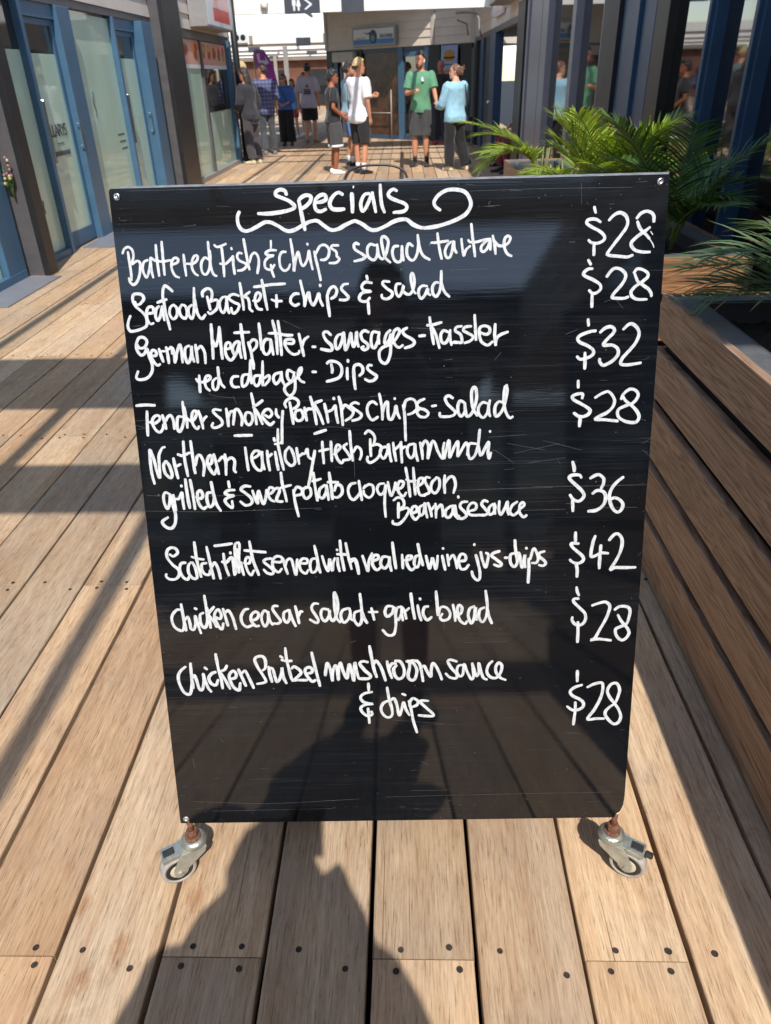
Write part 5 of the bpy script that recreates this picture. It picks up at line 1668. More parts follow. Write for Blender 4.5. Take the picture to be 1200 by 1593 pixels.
("dish_lettering", """6.3:45.0,469.6 38.1,468.8 29.4,458.8 27.4,447.8 31.3,434.7 40.9,427.1 47.1,428.8 50.1,441.8 48.8,464.0 47.8,480.5
6.3:49.2,451.1 51.4,438.1 52.1,426.9
6.3:52.5,449.2 58.2,454.6 61.1,439.7 61.9,430.4 66.9,428.4 71.4,439.5 72.0,456.2 75.0,441.3 80.0,420.7
6.3:72.6,471.8 75.9,469.9
6.3:88.0,462.3 81.6,457.8 81.0,441.2 87.9,431.8 94.2,444.7 94.4,466.8 92.8,496.9
6.3:95.7,472.3 98.1,450.1 99.1,431.6
6.3:108.7,473.8 99.2,463.0 97.0,457.5 106.2,444.4 110.4,433.2
6.3:108.7,453.6 118.7,449.7 121.1,458.9 116.8,468.2 110.3,462.8 108.5,451.8 114.0,435.0 120.3,428.4 123.9,440.4
6.3:125.5,469.8 129.1,451.4 132.1,435.6
6.3:130.0,462.4 135.4,466.0 141.4,454.8 145.2,438.1 147.0,427.9
6.3:173.3,468.5 165.8,466.4 158.5,454.1 159.6,440.3 167.5,432.2 178.4,435.4
6.3:176.9,444.6 187.8,448.9 191.6,458.0 185.6,462.6 177.7,456.0 176.9,444.6 183.6,434.2 191.0,434.0
6.3:209.7,459.9 202.6,464.6 196.6,453.3 197.8,439.6 202.6,432.6 208.6,444.0 209.8,462.2
6.3:209.7,459.9 211.8,443.9 216.6,435.8
6.3:228.4,473.1 221.1,473.3 218.5,466.5 226.1,452.8 231.9,443.5 227.3,437.9 217.8,438.1
6.3:248.0,464.8 239.2,459.3 238.4,445.7 244.4,439.9 250.4,452.3 249.0,464.8 253.3,447.7 259.8,431.6
6.3:261.0,472.5 264.2,454.3 266.5,437.2
6.3:266.2,452.0 269.9,461.0 274.1,460.9
6.3:304.3,476.2 295.9,476.3 291.3,467.4 298.0,453.7 302.8,443.3 299.3,437.7 287.0,444.8
6.3:322.7,464.5 311.2,464.7 308.4,451.2 315.3,440.8 323.2,450.9 324.7,462.2 325.2,448.6 331.2,441.6 339.4,459.7 340.3,482.2 335.7,498.0 334.2,486.8 335.1,459.8 337.8,446.1 343.8,438.0
6.3:359.6,466.1 348.9,461.8 345.3,450.5 350.1,437.8 358.8,443.4 363.5,456.9 361.7,466.0
6.3:363.5,456.9 364.1,445.6 369.2,440.9
6.3:382.6,461.1 371.9,456.8 370.4,443.2 377.4,431.6 384.0,440.6 384.8,465.6 382.6,494.8
6.3:384.7,461.1 389.4,445.1 394.4,435.8
6.3:403.3,465.7 405.1,455.5 407.9,441.8
6.2:397.8,457.9 414.6,457.6
6.3:443.2,468.3 432.7,468.5 428.3,457.3 432.3,448.1 441.9,454.8 445.3,466.0 448.1,447.8 447.6,425.0 443.1,411.3 432.5,410.4 423.2,420.9
6.2:458.9,468.0 450.5,463.7 448.1,447.8 453.2,440.9 458.7,452.2 460.0,466.9 459.7,452.2 461.6,439.6
6.2:461.0,465.7 465.0,456.6 468.0,442.9
6.2:465.0,456.6 473.6,464.3
6.2:477.1,493.5 479.9,467.6 483.8,442.6
6.2:493.7,483.5 494.7,480.8
6.2:489.4,469.7 492.3,451.5 496.0,439.0
6.2:509.2,467.0 501.9,464.9 499.7,451.4 506.9,439.9 515.4,445.4
6.2:524.0,497.0 526.0,469.0 527.0,448.6
6.2:528.0,448.6 532.3,464.3 542.8,464.1 550.1,452.7 546.9,441.4 536.4,438.2 531.2,444.0 535.4,451.8
6.2:555.3,469.5 558.5,452.5 559.6,436.6
6.2:561.6,445.7 570.0,452.3 572.1,463.6 565.8,468.2 563.7,454.7 568.0,438.7 577.5,430.5 581.7,436.2
6.2:595.1,465.4 586.8,461.0 583.7,447.5 589.1,431.5 594.3,440.5 597.2,463.1 597.3,449.5 599.5,438.1
6.2:613.9,462.8 605.6,458.4 603.7,444.8 610.1,433.3 617.3,444.6 619.1,467.2 615.6,496.3
6.2:619.2,462.7 622.6,444.5 628.0,430.7"""),
("dish_lettering", """6.7:44.0,351.9 35.3,344.9 28.5,333.9 28.4,317.9 35.2,298.5 44.9,292.7 49.9,299.9 53.2,319.1 53.6,339.8 54.0,358.8
6.7:53.6,323.9 54.9,306.2
6.7:55.5,328.6 58.8,333.4 62.3,323.7 66.3,304.4 72.0,302.7 76.5,320.3 76.4,336.2 79.4,320.2 83.9,305.7 89.0,297.6
6.6:80.5,349.6 84.5,345.6
6.7:100.6,339.7 92.3,335.9 86.4,326.5 90.5,315.2 98.9,311.8 104.2,322.9
6.7:103.8,377.5 106.3,348.3 110.1,324.4 111.4,304.4
6.7:123.3,352.8 119.0,344.9 113.0,341.9 109.9,338.8 118.5,321.1 125.8,303.3
6.7:128.9,324.1 137.8,327.1 139.9,335.0 134.6,341.5 126.8,333.7 127.2,320.9 133.3,306.4 143.0,300.6 146.4,315.8
6.7:144.9,344.5 150.8,326.9 156.7,309.2
6.7:151.5,336.4 157.6,341.1 163.8,326.6 171.6,304.1
6.6:190.8,341.1 196.7,346.4 197.7,361.3 193.4,370.1 183.6,370.3 177.6,364.4 181.0,350.8 188.6,335.7 196.1,319.2 192.1,315.2 178.3,312.7
6.7:203.0,349.0 204.4,332.7 207.7,316.3
6.7:204.0,345.0 210.2,344.8 214.0,327.1 217.0,316.8 222.3,321.5 226.7,333.7 228.7,345.8 230.0,326.8 235.4,313.0
6.6:226.5,370.8 231.2,366.7
6.6:237.3,387.4 238.4,364.6 242.0,341.5 245.8,321.0
6.6:228.5,362.7 238.2,359.9 248.0,360.3
6.7:247.1,344.2 252.3,348.1 262.9,339.8 263.8,333.0 250.7,320.9 245.7,319.0 260.6,319.4 275.4,319.1
6.7:276.1,332.8 284.9,335.3 286.4,340.7 281.7,346.2 274.2,343.7 272.5,335.5 278.1,324.5 285.1,316.2 291.5,318.8
6.6:286.9,377.1 290.7,354.2 295.6,326.9 299.5,306.3
6.9:310.8,328.5 312.9,342.9 315.7,353.9 320.6,342.8 324.2,317.2
6.9:324.2,317.2 325.7,335.9 330.9,349.4 334.3,339.1 335.8,318.7 336.6,339.1 341.1,354.2 345.7,335.5 352.2,321.8 355.1,338.8 357.8,350.6 361.8,333.6 365.1,316.5 366.6,338.6 368.7,353.7 371.2,336.8 374.5,321.4
6.9:393.3,355.0 384.1,356.8 377.8,351.9 386.6,338.2 397.8,326.1 392.2,320.2 375.3,320.5
6.9:397.3,388.3 401.1,361.5 405.0,337.8 409.3,323.3
6.9:403.8,349.7 408.6,357.2 416.1,347.8 421.8,332.4 426.0,315.3
6.9:430.0,356.0 432.7,339.0 438.5,320.2
6.9:434.3,342.4 439.1,350.7 446.8,350.6
6.9:445.4,356.5 455.3,354.6 461.9,340.2 460.9,324.9 452.3,318.3 444.8,325.2 442.0,338.9 447.5,347.2
6.9:466.8,355.3 472.1,355.2 472.7,343.4 469.4,324.8 475.4,315.3 483.2,319.4 486.4,336.3 482.0,348.2 477.5,354.2 488.2,356.5
6.4:469.8,353.1 478.0,356.5 487.8,354.5 492.6,347.3 495.7,331.0 498.0,312.8
6.4:495.8,341.8 500.7,345.3 505.6,334.4 512.9,322.5 513.8,336.1 517.1,350.4 523.6,343.1 530.1,328.5 534.2,315.7
6.4:562.8,353.1 551.4,356.9 545.7,353.5 553.0,338.9 562.9,326.1 561.2,318.0 549.8,320.0 541.6,328.3
6.4:574.2,345.7 566.1,344.1 562.8,333.3 567.8,322.4 574.3,325.9 576.7,347.5 582.5,331.2 590.8,315.6 594.8,323.7 592.2,349.0
6.4:592.2,349.0 597.2,330.9 600.6,321.8 605.4,330.8 604.4,348.8 608.6,332.5 613.7,317.9 620.3,314.2
6.4:630.4,352.8 623.2,344.8 620.1,330.5 626.8,319.5 638.3,317.5 646.3,328.2 648.5,342.6 642.7,349.0 637.1,341.0 638.1,328.3 646.5,317.3 656.4,312.6"""),
("dish_lettering", """6.4:393.0,310.2 393.2,294.2
6.5:399.7,291.7 385.1,288.7 376.9,280.8 381.6,271.0 390.3,267.6 399.7,265.8 385.8,264.4 376.9,258.1 379.5,248.2 389.4,239.9 398.3,243.0 397.0,249.6
6.5:390.7,256.2 391.7,241.5 392.6,224.2
6.5:428.9,271.8 420.8,267.0 416.2,257.4 418.1,245.9 425.9,236.7 434.7,237.4 437.7,243.9
6.5:428.8,300.8 431.9,276.6 436.6,257.0 438.4,242.3
6.5:434.0,271.7 441.3,277.2 446.9,263.3 450.8,240.4 455.4,250.1 460.0,268.0 464.2,253.2 471.2,240.0
6.5:457.4,286.6 463.9,283.7
6.5:470.2,271.0 474.3,253.1 478.4,226.8 485.4,201.8
6.5:471.5,259.6 473.1,271.0 479.0,276.5 487.6,270.7 486.1,262.6 477.3,257.9
6.5:507.9,270.3 497.8,271.3 492.0,269.0 502.0,257.5 516.5,242.5 516.4,237.6 501.9,237.9 488.7,239.7"""),
("price_lettering", """5.8:782.0,1153.8 784.6,1145.3
5.8:793.3,1130.9 785.2,1135.3 774.0,1135.1 770.8,1129.9 780.2,1123.3 792.9,1116.7 800.7,1109.0 799.3,1102.6 789.4,1098.6 780.2,1099.9 775.0,1103.8
5.9:784.4,1096.6 784.9,1080.4
5.9:806.6,1133.3 815.1,1141.5 823.9,1144.4 833.1,1140.0 837.0,1131.5 835.4,1122.0 826.1,1108.4 815.6,1094.8 807.2,1083.1 808.5,1079.9 823.4,1077.9 839.4,1076.4 848.3,1078.9
5.8:851.3,1135.3 857.5,1142.5 866.3,1145.5 874.3,1143.2 878.6,1137.8 879.2,1129.4
5.9:873.6,1121.1 865.1,1114.9 854.3,1107.7 845.8,1099.4 845.7,1093.0 852.3,1086.4 863.9,1083.4 876.4,1083.1
5.8:852.8,1130.0 858.0,1119.3 866.4,1111.7 873.7,1104.1
2.1:874.4,1103.0 880.0,1095.4 882.1,1090.0
2.1:875.2,1114.7 878.9,1109.8"""),
("price_lettering", """5.9:776.4,1073.1 780.7,1066.0
5.9:783.9,1059.4 775.9,1058.5 769.4,1052.1 773.0,1047.6 785.9,1041.8 796.6,1035.0 799.3,1028.3 793.9,1021.8 785.9,1020.3 779.9,1025.4
6.0:785.5,1017.5 785.8,998.6
6.0:808.0,1046.2 813.8,1054.3 820.4,1059.0 829.6,1057.7 838.1,1050.4 838.5,1042.8 832.3,1031.9 822.7,1021.1 818.5,1013.4 826.7,1011.6 838.2,1011.3 845.6,1013.4
5.9:852.3,1051.2 857.0,1057.1 865.0,1056.4 874.6,1050.7 875.0,1044.1 866.4,1036.6 855.4,1029.2 849.6,1021.6 851.9,1013.8 861.4,1009.1 876.4,1008.8
6.0:854.1,1049.0 859.4,1037.9 869.1,1031.1 877.5,1025.4 882.6,1018.6 883.5,1013.6"""),
("price_lettering", """6.2:780.8,978.8 781.9,968.6
6.3:794.6,959.8 784.1,958.4 769.2,953.0 764.8,947.4 768.6,941.6 781.8,935.5 791.5,928.4 791.9,921.5 783.9,915.9 771.1,913.3 765.0,918.0
6.3:778.2,924.1 778.8,911.3 778.9,897.4
6.3:801.7,956.8 809.5,963.5 818.7,966.1 825.3,962.0 824.0,955.2 815.1,946.2 808.7,936.1 822.8,935.8 832.5,929.8 834.2,920.5 827.7,911.4 817.5,904.7 809.4,902.5 803.7,908.5 803.5,913.1
6.3:840.5,961.0 848.7,968.8 855.7,969.2 864.3,962.2 867.3,951.9 862.4,938.3 851.6,924.7 841.7,913.4 839.9,904.2 849.5,902.2 863.5,903.6 873.4,905.1"""),
("price_lettering", """6.2:768.8,877.4 769.4,865.6
6.2:777.1,847.0 777.3,854.7 767.2,854.4 760.2,850.9 762.8,844.9 776.3,837.4 789.9,828.7 791.4,822.7 784.5,816.8 773.7,815.8 763.8,822.1
6.2:775.5,817.0 774.5,798.8
6.2:799.1,847.7 810.1,854.6 820.6,857.9 828.1,851.8 832.9,842.2 830.5,831.5 821.4,822.0 809.8,816.3 801.7,810.4 817.3,809.4 840.4,806.5
6.2:844.1,844.3 847.1,852.6 857.3,860.7 866.9,859.3 872.8,852.0 870.3,843.7 863.7,836.7 850.8,832.2 840.4,826.4 839.8,816.8 846.2,809.4 858.6,804.3 871.8,804.0 876.7,812.4 873.0,822.1 864.0,831.9 851.4,841.8 846.0,851.4"""),
("price_lettering", """6.6:765.5,736.1 768.5,726.5 769.3,719.1
6.6:782.3,707.1 778.5,711.9 767.0,712.2 760.9,708.6 764.4,702.1 775.2,692.2 784.0,683.4 788.5,675.7 785.8,668.2 778.6,664.0 770.1,667.4 763.4,676.2
6.7:768.5,667.4 770.0,645.6
6.6:798.0,705.7 806.6,710.8 813.8,711.7 821.4,705.2 822.0,695.5 818.3,687.0
6.7:803.6,677.6 810.1,682.8 817.5,682.7 825.0,678.2 827.2,667.3 823.1,655.4 812.0,646.9 797.4,645.0
6.7:856.2,706.6 844.8,697.2 836.2,684.4 833.8,671.5 836.6,658.4 842.5,647.4 850.2,642.3 857.2,648.2 858.2,658.0 851.9,665.7 843.3,669.1 837.2,667.1"""),
("price_lettering", """6.5:776.5,605.8 777.3,587.9
6.6:783.1,584.5 769.9,584.8 772.7,577.4 783.2,567.9 792.6,558.3 791.7,550.2 781.7,546.4 771.3,550.7 768.7,554.1
6.6:779.7,547.8 782.9,534.2 782.9,520.6
6.6:812.6,598.5 808.9,586.0 806.4,560.7 814.0,560.5 825.1,565.7 837.8,564.8
6.6:823.6,580.4 822.9,559.0 822.9,536.1
6.6:838.2,590.0 845.8,599.8 853.2,601.6 859.9,594.2 861.9,582.2 859.1,566.3 852.5,550.4 843.4,533.0 852.0,536.9 872.4,536.5 888.9,536.8"""),
("price_lettering", """6.4:783.2,500.0 784.8,491.7 788.4,483.4
6.5:788.1,477.2 779.7,476.6 779.3,471.1 789.5,459.8 800.4,448.4 802.9,437.1 798.8,427.3 789.9,423.3 781.9,427.7 777.7,434.8 778.1,440.4
6.5:788.9,430.3 789.9,409.1 789.9,389.1
6.5:813.9,462.8 826.6,467.4 838.0,469.3 846.1,462.9 845.6,450.3 840.0,433.6 830.7,414.0 822.5,397.1 814.9,392.9 829.1,394.8 852.8,391.5
6.5:856.3,453.6 864.4,459.7 877.3,459.5 884.1,453.8 884.3,441.2 879.5,424.4 868.1,418.9 860.0,413.4 862.8,400.6 872.4,391.8 881.3,396.0 885.8,407.3 879.9,418.7 870.1,430.2 862.8,443.0"""),
("price_lettering", """6.6:792.8,329.1 793.4,307.0
6.7:802.8,299.4 788.4,293.8 780.8,285.0 786.5,275.9 800.3,268.2 807.3,260.5 806.4,251.5 797.3,245.7 786.5,245.8 776.1,253.6
6.7:791.8,262.3 792.1,242.7 790.0,213.8
6.7:813.1,294.1 825.4,300.5 839.9,303.2 843.1,292.8 840.2,272.0 829.5,246.6 817.1,225.6 833.3,226.0 849.5,225.8
6.7:869.0,259.4 873.5,274.3 875.4,287.7 870.6,299.7 863.9,302.0 856.2,297.0 852.2,285.2 857.6,271.6 867.8,258.0 876.7,244.2 881.0,229.0 877.0,216.9 867.7,214.0 856.3,224.9 850.2,237.1 855.0,247.6 867.8,258.0"""),
]
SCRATCHES = """1.0:-0.9,661.8 121.0,658.1 225.7,659.5 318.4,661.2
1.0:5.8,690.4 88.8,687.4 192.9,687.6
1.0:560.8,688.2 652.2,689.9 732.1,690.5
1.0:697.8,692.4 800.4,691.5 898.1,691.8
1.0:681.9,648.9 756.6,649.7
1.0:813.9,650.9 885.0,650.7
0.7:32.1,1195.9 260.5,1196.1 405.1,1196.4
0.7:446.4,1198.3 549.3,1196.7 667.3,1193.8
0.7:580.2,1182.6 703.6,1183.4 842.0,1181.9
0.7:759.7,1190.6 761.2,1158.1
0.7:115.1,1140.5 137.4,1142.0
0.7:487.2,1173.4 497.6,1172.1
0.7:549.3,1062.6 612.7,1063.1
0.9:29.8,51.5 185.7,44.4 368.1,52.0
0.9:420.1,55.6 626.8,58.2 883.8,59.9
0.9:66.9,28.1 315.3,30.2
0.9:472.0,69.8 549.4,70.0
0.8:0.2,824.7 18.3,825.4
0.8:-4.9,819.1 19.1,811.8
0.8:3.0,809.9 14.4,810.8
0.8:32.1,807.0 39.8,804.6
0.8:62.2,791.6 70.2,791.4
0.8:81.7,793.5 84.1,783.1
0.8:144.4,798.9 151.1,797.6
0.8:174.6,721.0 181.4,719.7
0.8:321.7,805.3 347.6,807.0 375.6,803.0
0.8:410.8,858.0 438.6,859.6
0.8:367.8,894.0 417.3,889.6
0.8:224.2,972.2 266.0,944.7
0.8:268.7,989.0 300.3,973.6
0.8:133.6,869.6 144.3,865.0 177.5,860.9
0.8:175.5,864.3 180.0,850.9
0.8:381.0,765.3 380.5,716.7
0.8:484.5,971.5 538.5,968.2
0.8:625.7,915.2 636.4,927.8
0.8:538.4,917.2 554.8,917.9
0.8:739.3,740.4 744.1,732.2
0.8:876.3,909.6 888.9,914.7
0.8:743.9,955.1 765.1,963.0
0.7:805.7,1005.7 826.6,1013.4
0.7:815.5,1020.8 838.4,994.6
0.7:261.3,1044.0 268.0,1048.9
0.7:368.9,1061.8 374.5,1068.7
0.8:599.4,822.8 660.5,827.0
0.8:616.7,783.1 683.8,786.1
0.8:650.5,771.0 718.3,758.1
0.8:662.2,753.6 740.4,769.0
0.8:685.2,735.8 752.7,743.6
0.8:628.2,760.0 662.6,736.3
0.8:712.1,775.3 780.2,756.8
0.8:886.2,765.9 903.3,776.9
0.8:887.0,754.5 903.7,740.4
0.9:775.5,195.8 803.1,193.9
0.9:39.0,150.9 40.8,128.9
0.9:96.3,193.4 105.9,186.0
0.9:492.1,135.9 508.6,128.3
0.9:436.6,230.1 536.8,219.9
0.9:361.0,395.7 373.3,400.7
0.8:133.8,529.6 161.0,541.7
0.8:308.6,449.2 357.1,454.8
0.8:573.6,391.7 658.4,392.7
0.8:537.3,444.8 539.7,418.7"""


def parse(block):
    for row in block.strip().split('\n'):
        w, rest = row.split(':')
        yield float(w) / 1000.0, [tuple(float(c) / 1000.0 for c in p.split(',')) for p in rest.split()]


cnt = 0
for nm, block in WRITING:
    mb = MB()
    for w, pts in parse(block):
        cnt += 1
        ribbon(mb, pts, w * 0.86, 0.00025 + 0.000012 * (cnt % 37), True, cnt * 1.7)
    part(nm, mb, M_text, bd)
mb = MB()
for w, pts in parse(SCRATCHES):
    cnt += 1
    ribbon(mb, pts, w * 0.42, 0.00008 + 0.000002 * (cnt % 30), True, cnt * 1.7)
rnd = random.Random(21)
for i in range(210):
    edge = rnd.random()
    u, v_ = rnd.uniform(0.01, 0.88), rnd.uniform(0.01, 1.19)
    if edge < 0.3:
        v_ = rnd.choice((rnd.uniform(0.005, 0.05), rnd.uniform(1.15, 1.195)))
    elif edge < 0.5:
        u = rnd.choice((rnd.uniform(0.002, 0.02), rnd.uniform(0.88, 0.897)))
    ln = rnd.choice((0.0006, 0.0008, 0.001, 0.001, 0.003, 0.008, 0.016)) * rnd.uniform(0.6, 1.3)
    a = rnd.gauss(0, 0.06) if ln > 0.004 else rnd.uniform(0, 3)
    u2 = min(0.897, u + ln * math.cos(a))
    if v_ + ln * math.sin(a) > 1.195 or v_ < 0.02 and u > 0.85:
        continue
    ribbon(mb, [(u, v_), (u2 + 0.0002, v_ + ln * math.sin(a))], rnd.uniform(0.0002, 0.0005) if ln > 0.002 else rnd.uniform(0.0006, 0.0014), 0.00006 + 0.0000012 * (i % 50), True, i)
part('scratches', mb, M_scratch, bd)['kind'] = 'stuff'


# castors: built once for each side of the board
def castor(stem, yaw, pedal_down, knob):
    """stem = top of the stem on the board, the wheel trails towards yaw"""
    H = stem.z
    t = Matrix.Translation((stem.x, stem.y, 0)) @ Matrix.Rotation(yaw, 4, 'Z')    # local +x points to the wheel
    root = MB()
    WR = 0.0375
    off = 0.042
    # stem and rusty nut
    root.lathe([(0.0058, H + 0.012), (0.0058, H - 0.03)][::-1], 12, 0, t)
    rt_ = part('castor_stem', root, M_rust, bd, True)
    m = MB()
    m.lathe([(0.0125, H - 0.036), (0.0135, H - 0.033), (0.0135, H - 0.024), (0.012, H - 0.021), (0.006, H - 0.0205)], 6, 0, t)
    m.lathe([(0.0165, H - 0.0415), (0.0165, H - 0.0385), (0.0145, H - 0.0365)], 20, 0, t)
    part('nut', m, M_rust, rt_)
    # swivel cup
    m = MB()
    m.lathe([(0.012, H - 0.060), (0.020, H - 0.0605), (0.0255, H - 0.057), (0.027, H - 0.052), (0.0262, H - 0.0475), (0.0215, H - 0.0425), (0.0165, H - 0.0418)], 28, 0, t)
    cup = part('swivel_cup', m, M_zinc, bd, True)
    # fork: crown plate and two cheeks
    m = MB()
    zc = H - 0.060
    m.cbox(-0.021, 0.030, -0.0215, 0.0215, zc - 0.0025, zc + 0.0005, 0.001, 0, t)
    for s in (-1, 1):
        poly = [(-0.021, zc), (0.031, zc), (0.038, zc - 0.010), (off + 0.0105, WR + 0.012), (off + 0.0115, WR), (off + 0.008, WR - 0.0085), (off, WR - 0.0115), (off - 0.008, WR - 0.0085), (off - 0.012, WR + 0.002), (-0.016, zc - 0.014)]
        MM = t @ Matrix(((1, 0, 0, 0), (0, 0, 1, 0), (0, 1, 0, 0), (0, 0, 0, 1)))
        a, b = (s * 0.0185, s * 0.0213)
        m.prism(poly, min(a, b), max(a, b), 0, MM)
    part('fork', m, M_zincd, cup)
    m = MB()
    MMw = t @ Matrix.Translation((off, 0, WR)) @ Matrix(((1, 0, 0, 0), (0, 0, 1, 0), (0, -1, 0, 0), (0, 0, 0, 1)))
    m.lathe([(0.0285, -0.0145), (0.034, -0.0148), (0.0362, -0.0115), (0.0375, -0.004), (0.0375, 0.004), (0.0362, 0.0115), (0.034, 0.0148), (0.0285, 0.0145)], 40, 0, MMw, True)
    wh = part('wheel', m, M_tyre, bd, True)
    m = MB()
    m.lathe([(0.0195, -0.0138), (0.0275, -0.0138), (0.0284, -0.0130), (0.0284, 0.0130), (0.0275, 0.0138), (0.0195, 0.0138)], 40, 0, MMw, True)
    part('wheel_ring', m, M_blkplastic, wh, True)
    m = MB()
    m.lathe([(0.008, -0.0152), (0.0175, -0.0146), (0.0194, -0.0136), (0.0194, 0.0136), (0.0175, 0.0146), (0.008, 0.0152)], 32, 0, MMw)
    part('hub', m, M_hub, wh, True)
    m = MB()
    m.lathe([(0.007, -0.0245), (0.0072, -0.0215), (0.0035, -0.0215), (0.0035, 0.0215), (0.0072, 0.0215), (0.007, 0.0245)], 6, 0, MMw)
    part('axle_bolt', m, M_zinc, wh)
    # brake: tongue with a slot, black pedal
    m = MB()
    B_ = t @ Matrix.Translation((0.026, 0, zc + 0.0005)) @ Matrix.Rotation(R(7), 4, 'Y')
    m.cbox(0.0, 0.044, -0.0150, 0.0150, -0.0015, 0.0012, 0.0008, 0, B_)
    m.cbox(0.0, 0.044, -0.0170, -0.0152, -0.009, 0.0010, 0.0006, 0, B_)
    m.cbox(0.0, 0.044, 0.0152, 0.0170, -0.009, 0.0010, 0.0006, 0, B_)
    br = part('brake_tongue', m, M_zinc, cup)
    m = MB()
    m.cbox(0.016, 0.040, -0.0085, 0.0085, 0.0013, 0.0035 if not knob else 0.005, 0.001, 0, B_)
    if knob:
        m.cbox(0.045, 0.062, -0.006, 0.008, -0.010, -0.001, 0.004, 0, B_)
    part('brake_pedal', m, M_pedal, cup)


stL = O + EX * 0.016 - EN * 0.006
stR = O + EX * 0.886 - EN * 0.006
stL.z = 0.150
stR.z = 0.150
castor(stL, R(-153), True, False)
castor(stR, R(-27), False, True)
RB = TOPC + EU2 * -1.2
for sx, yw in ((0.05, 70), (0.87, 100)):
    s_ = RB + EX * sx + EN2 * -0.02
    s_.z = 0.150
    castor(s_, R(yw), False, False)


# ------------------------------------------------------------------ planters
def planter(y0, y1, label, lean=0.0):
    x0, x1 = 0.785, 1.262
    t = thing('planter_box', label, 'planter', ((x0 + x1) / 2, (y0 + y1) / 2, 0))
    rnd = random.Random(int(y0 * 10) + 3)
    for z0, z1 in ((0.012, 0.172), (0.202, 0.344), (0.374, 0.528), (0.560, 0.703), (0.738, 0.868)):
        mb = MB()
        mb.col = (rnd.random(), rnd.random(), rnd.random())
        mb.cbox(x0, x0 + 0.024, y0, y1, z0, z1, 0.004)
        part('slat', mb, M_plank, t)
        mb = MB()
        mb.col = (rnd.random(), rnd.random(), rnd.random())
        mb.cbox(x1 - 0.024, x1, y0, y1, z0, z1, 0.004)
        part('slat', mb, M_plank, t)
        for e0, e1 in ((y0, y0 + 0.024), (y1 - 0.024, y1)):
            mb = MB()
            mb.col = (rnd.random(), rnd.random(), rnd.random())
            mb.cbox(x0 + 0.025, x1 - 0.025, e0, e1, z0, z1, 0.004)
            part('end_slat', mb, M_plank_x, t)
    mb = MB()
    mb.box(x0 + 0.030, x1 - 0.030, y0 + 0.03, y1 - 0.03, 0.01, 0.78)
    part('liner', mb, M_under, t)
    mb = MB()
    w = 0.062
    a0, a1, b0, b1 = x0 + 0.0245, x1 - 0.0245, y0 + 0.0245, y1 - 0.0245
    z0, z1 = 0.846, 0.864
    mb.cbox(a0, a0 + w, b0, b1, z0, z1, 0.003)
    mb.cbox(a1 - w, a1, b0, b1, z0, z1, 0.003)
    mb.cbox(a0 + w, a1 - w, b0, b0 + w, z0, z1, 0.003)
    mb.cbox(a0 + w, a1 - w, b1 - w, b1, z0, z1, 0.003)
    part('cap', mb, M_cap, t)
    mb = MB()
    for e in ((a0 + w, a0 + w + 0.012, b0 + w, b1 - w), (a1 - w - 0.012, a1 - w, b0 + w, b1 - w), (a0 + w + 0.012, a1 - w - 0.012, b1 - w - 0.012, b1 - w)):
        mb.box(e[0], e[1], e[2], e[3], 0.79, 0.86)
    part('inner_lip', mb, M_dgrey, t)
    mb = MB()
    nx, ny = 14, int((y1 - y0) / 0.03)
    X0, X1, Y0, Y1 = a0 + w + 0.0005, a1 - w - 0.0005, b0 + w, b1 - w
    v = [(X0 + (X1 - X0) * i / nx, Y0 + (Y1 - Y0) * j / ny, 0.80 + 0.02 * noise.noise((i * 0.7, j * 0.6, y0)) + 0.012 * noise.noise((i * 2.1, j * 1.9, y0))) for j in range(ny + 1) for i in range(nx + 1)]
    f = [(j * (nx + 1) + i, j * (nx + 1) + i + 1, (j + 1) * (nx + 1) + i + 1, (j + 1) * (nx + 1) + i) for j in range(ny) for i in range(nx)]
    mb.add(v, f)
    so = part('soil', mb, M_soil, t, True)
    so['kind'] = 'stuff'
    return t


planter(-1.3, 2.305, 'long brown slatted planter box with grey cap running beside the menu board')
planter(2.79, 6.46, 'second brown slatted planter box full of palms beyond the gap')


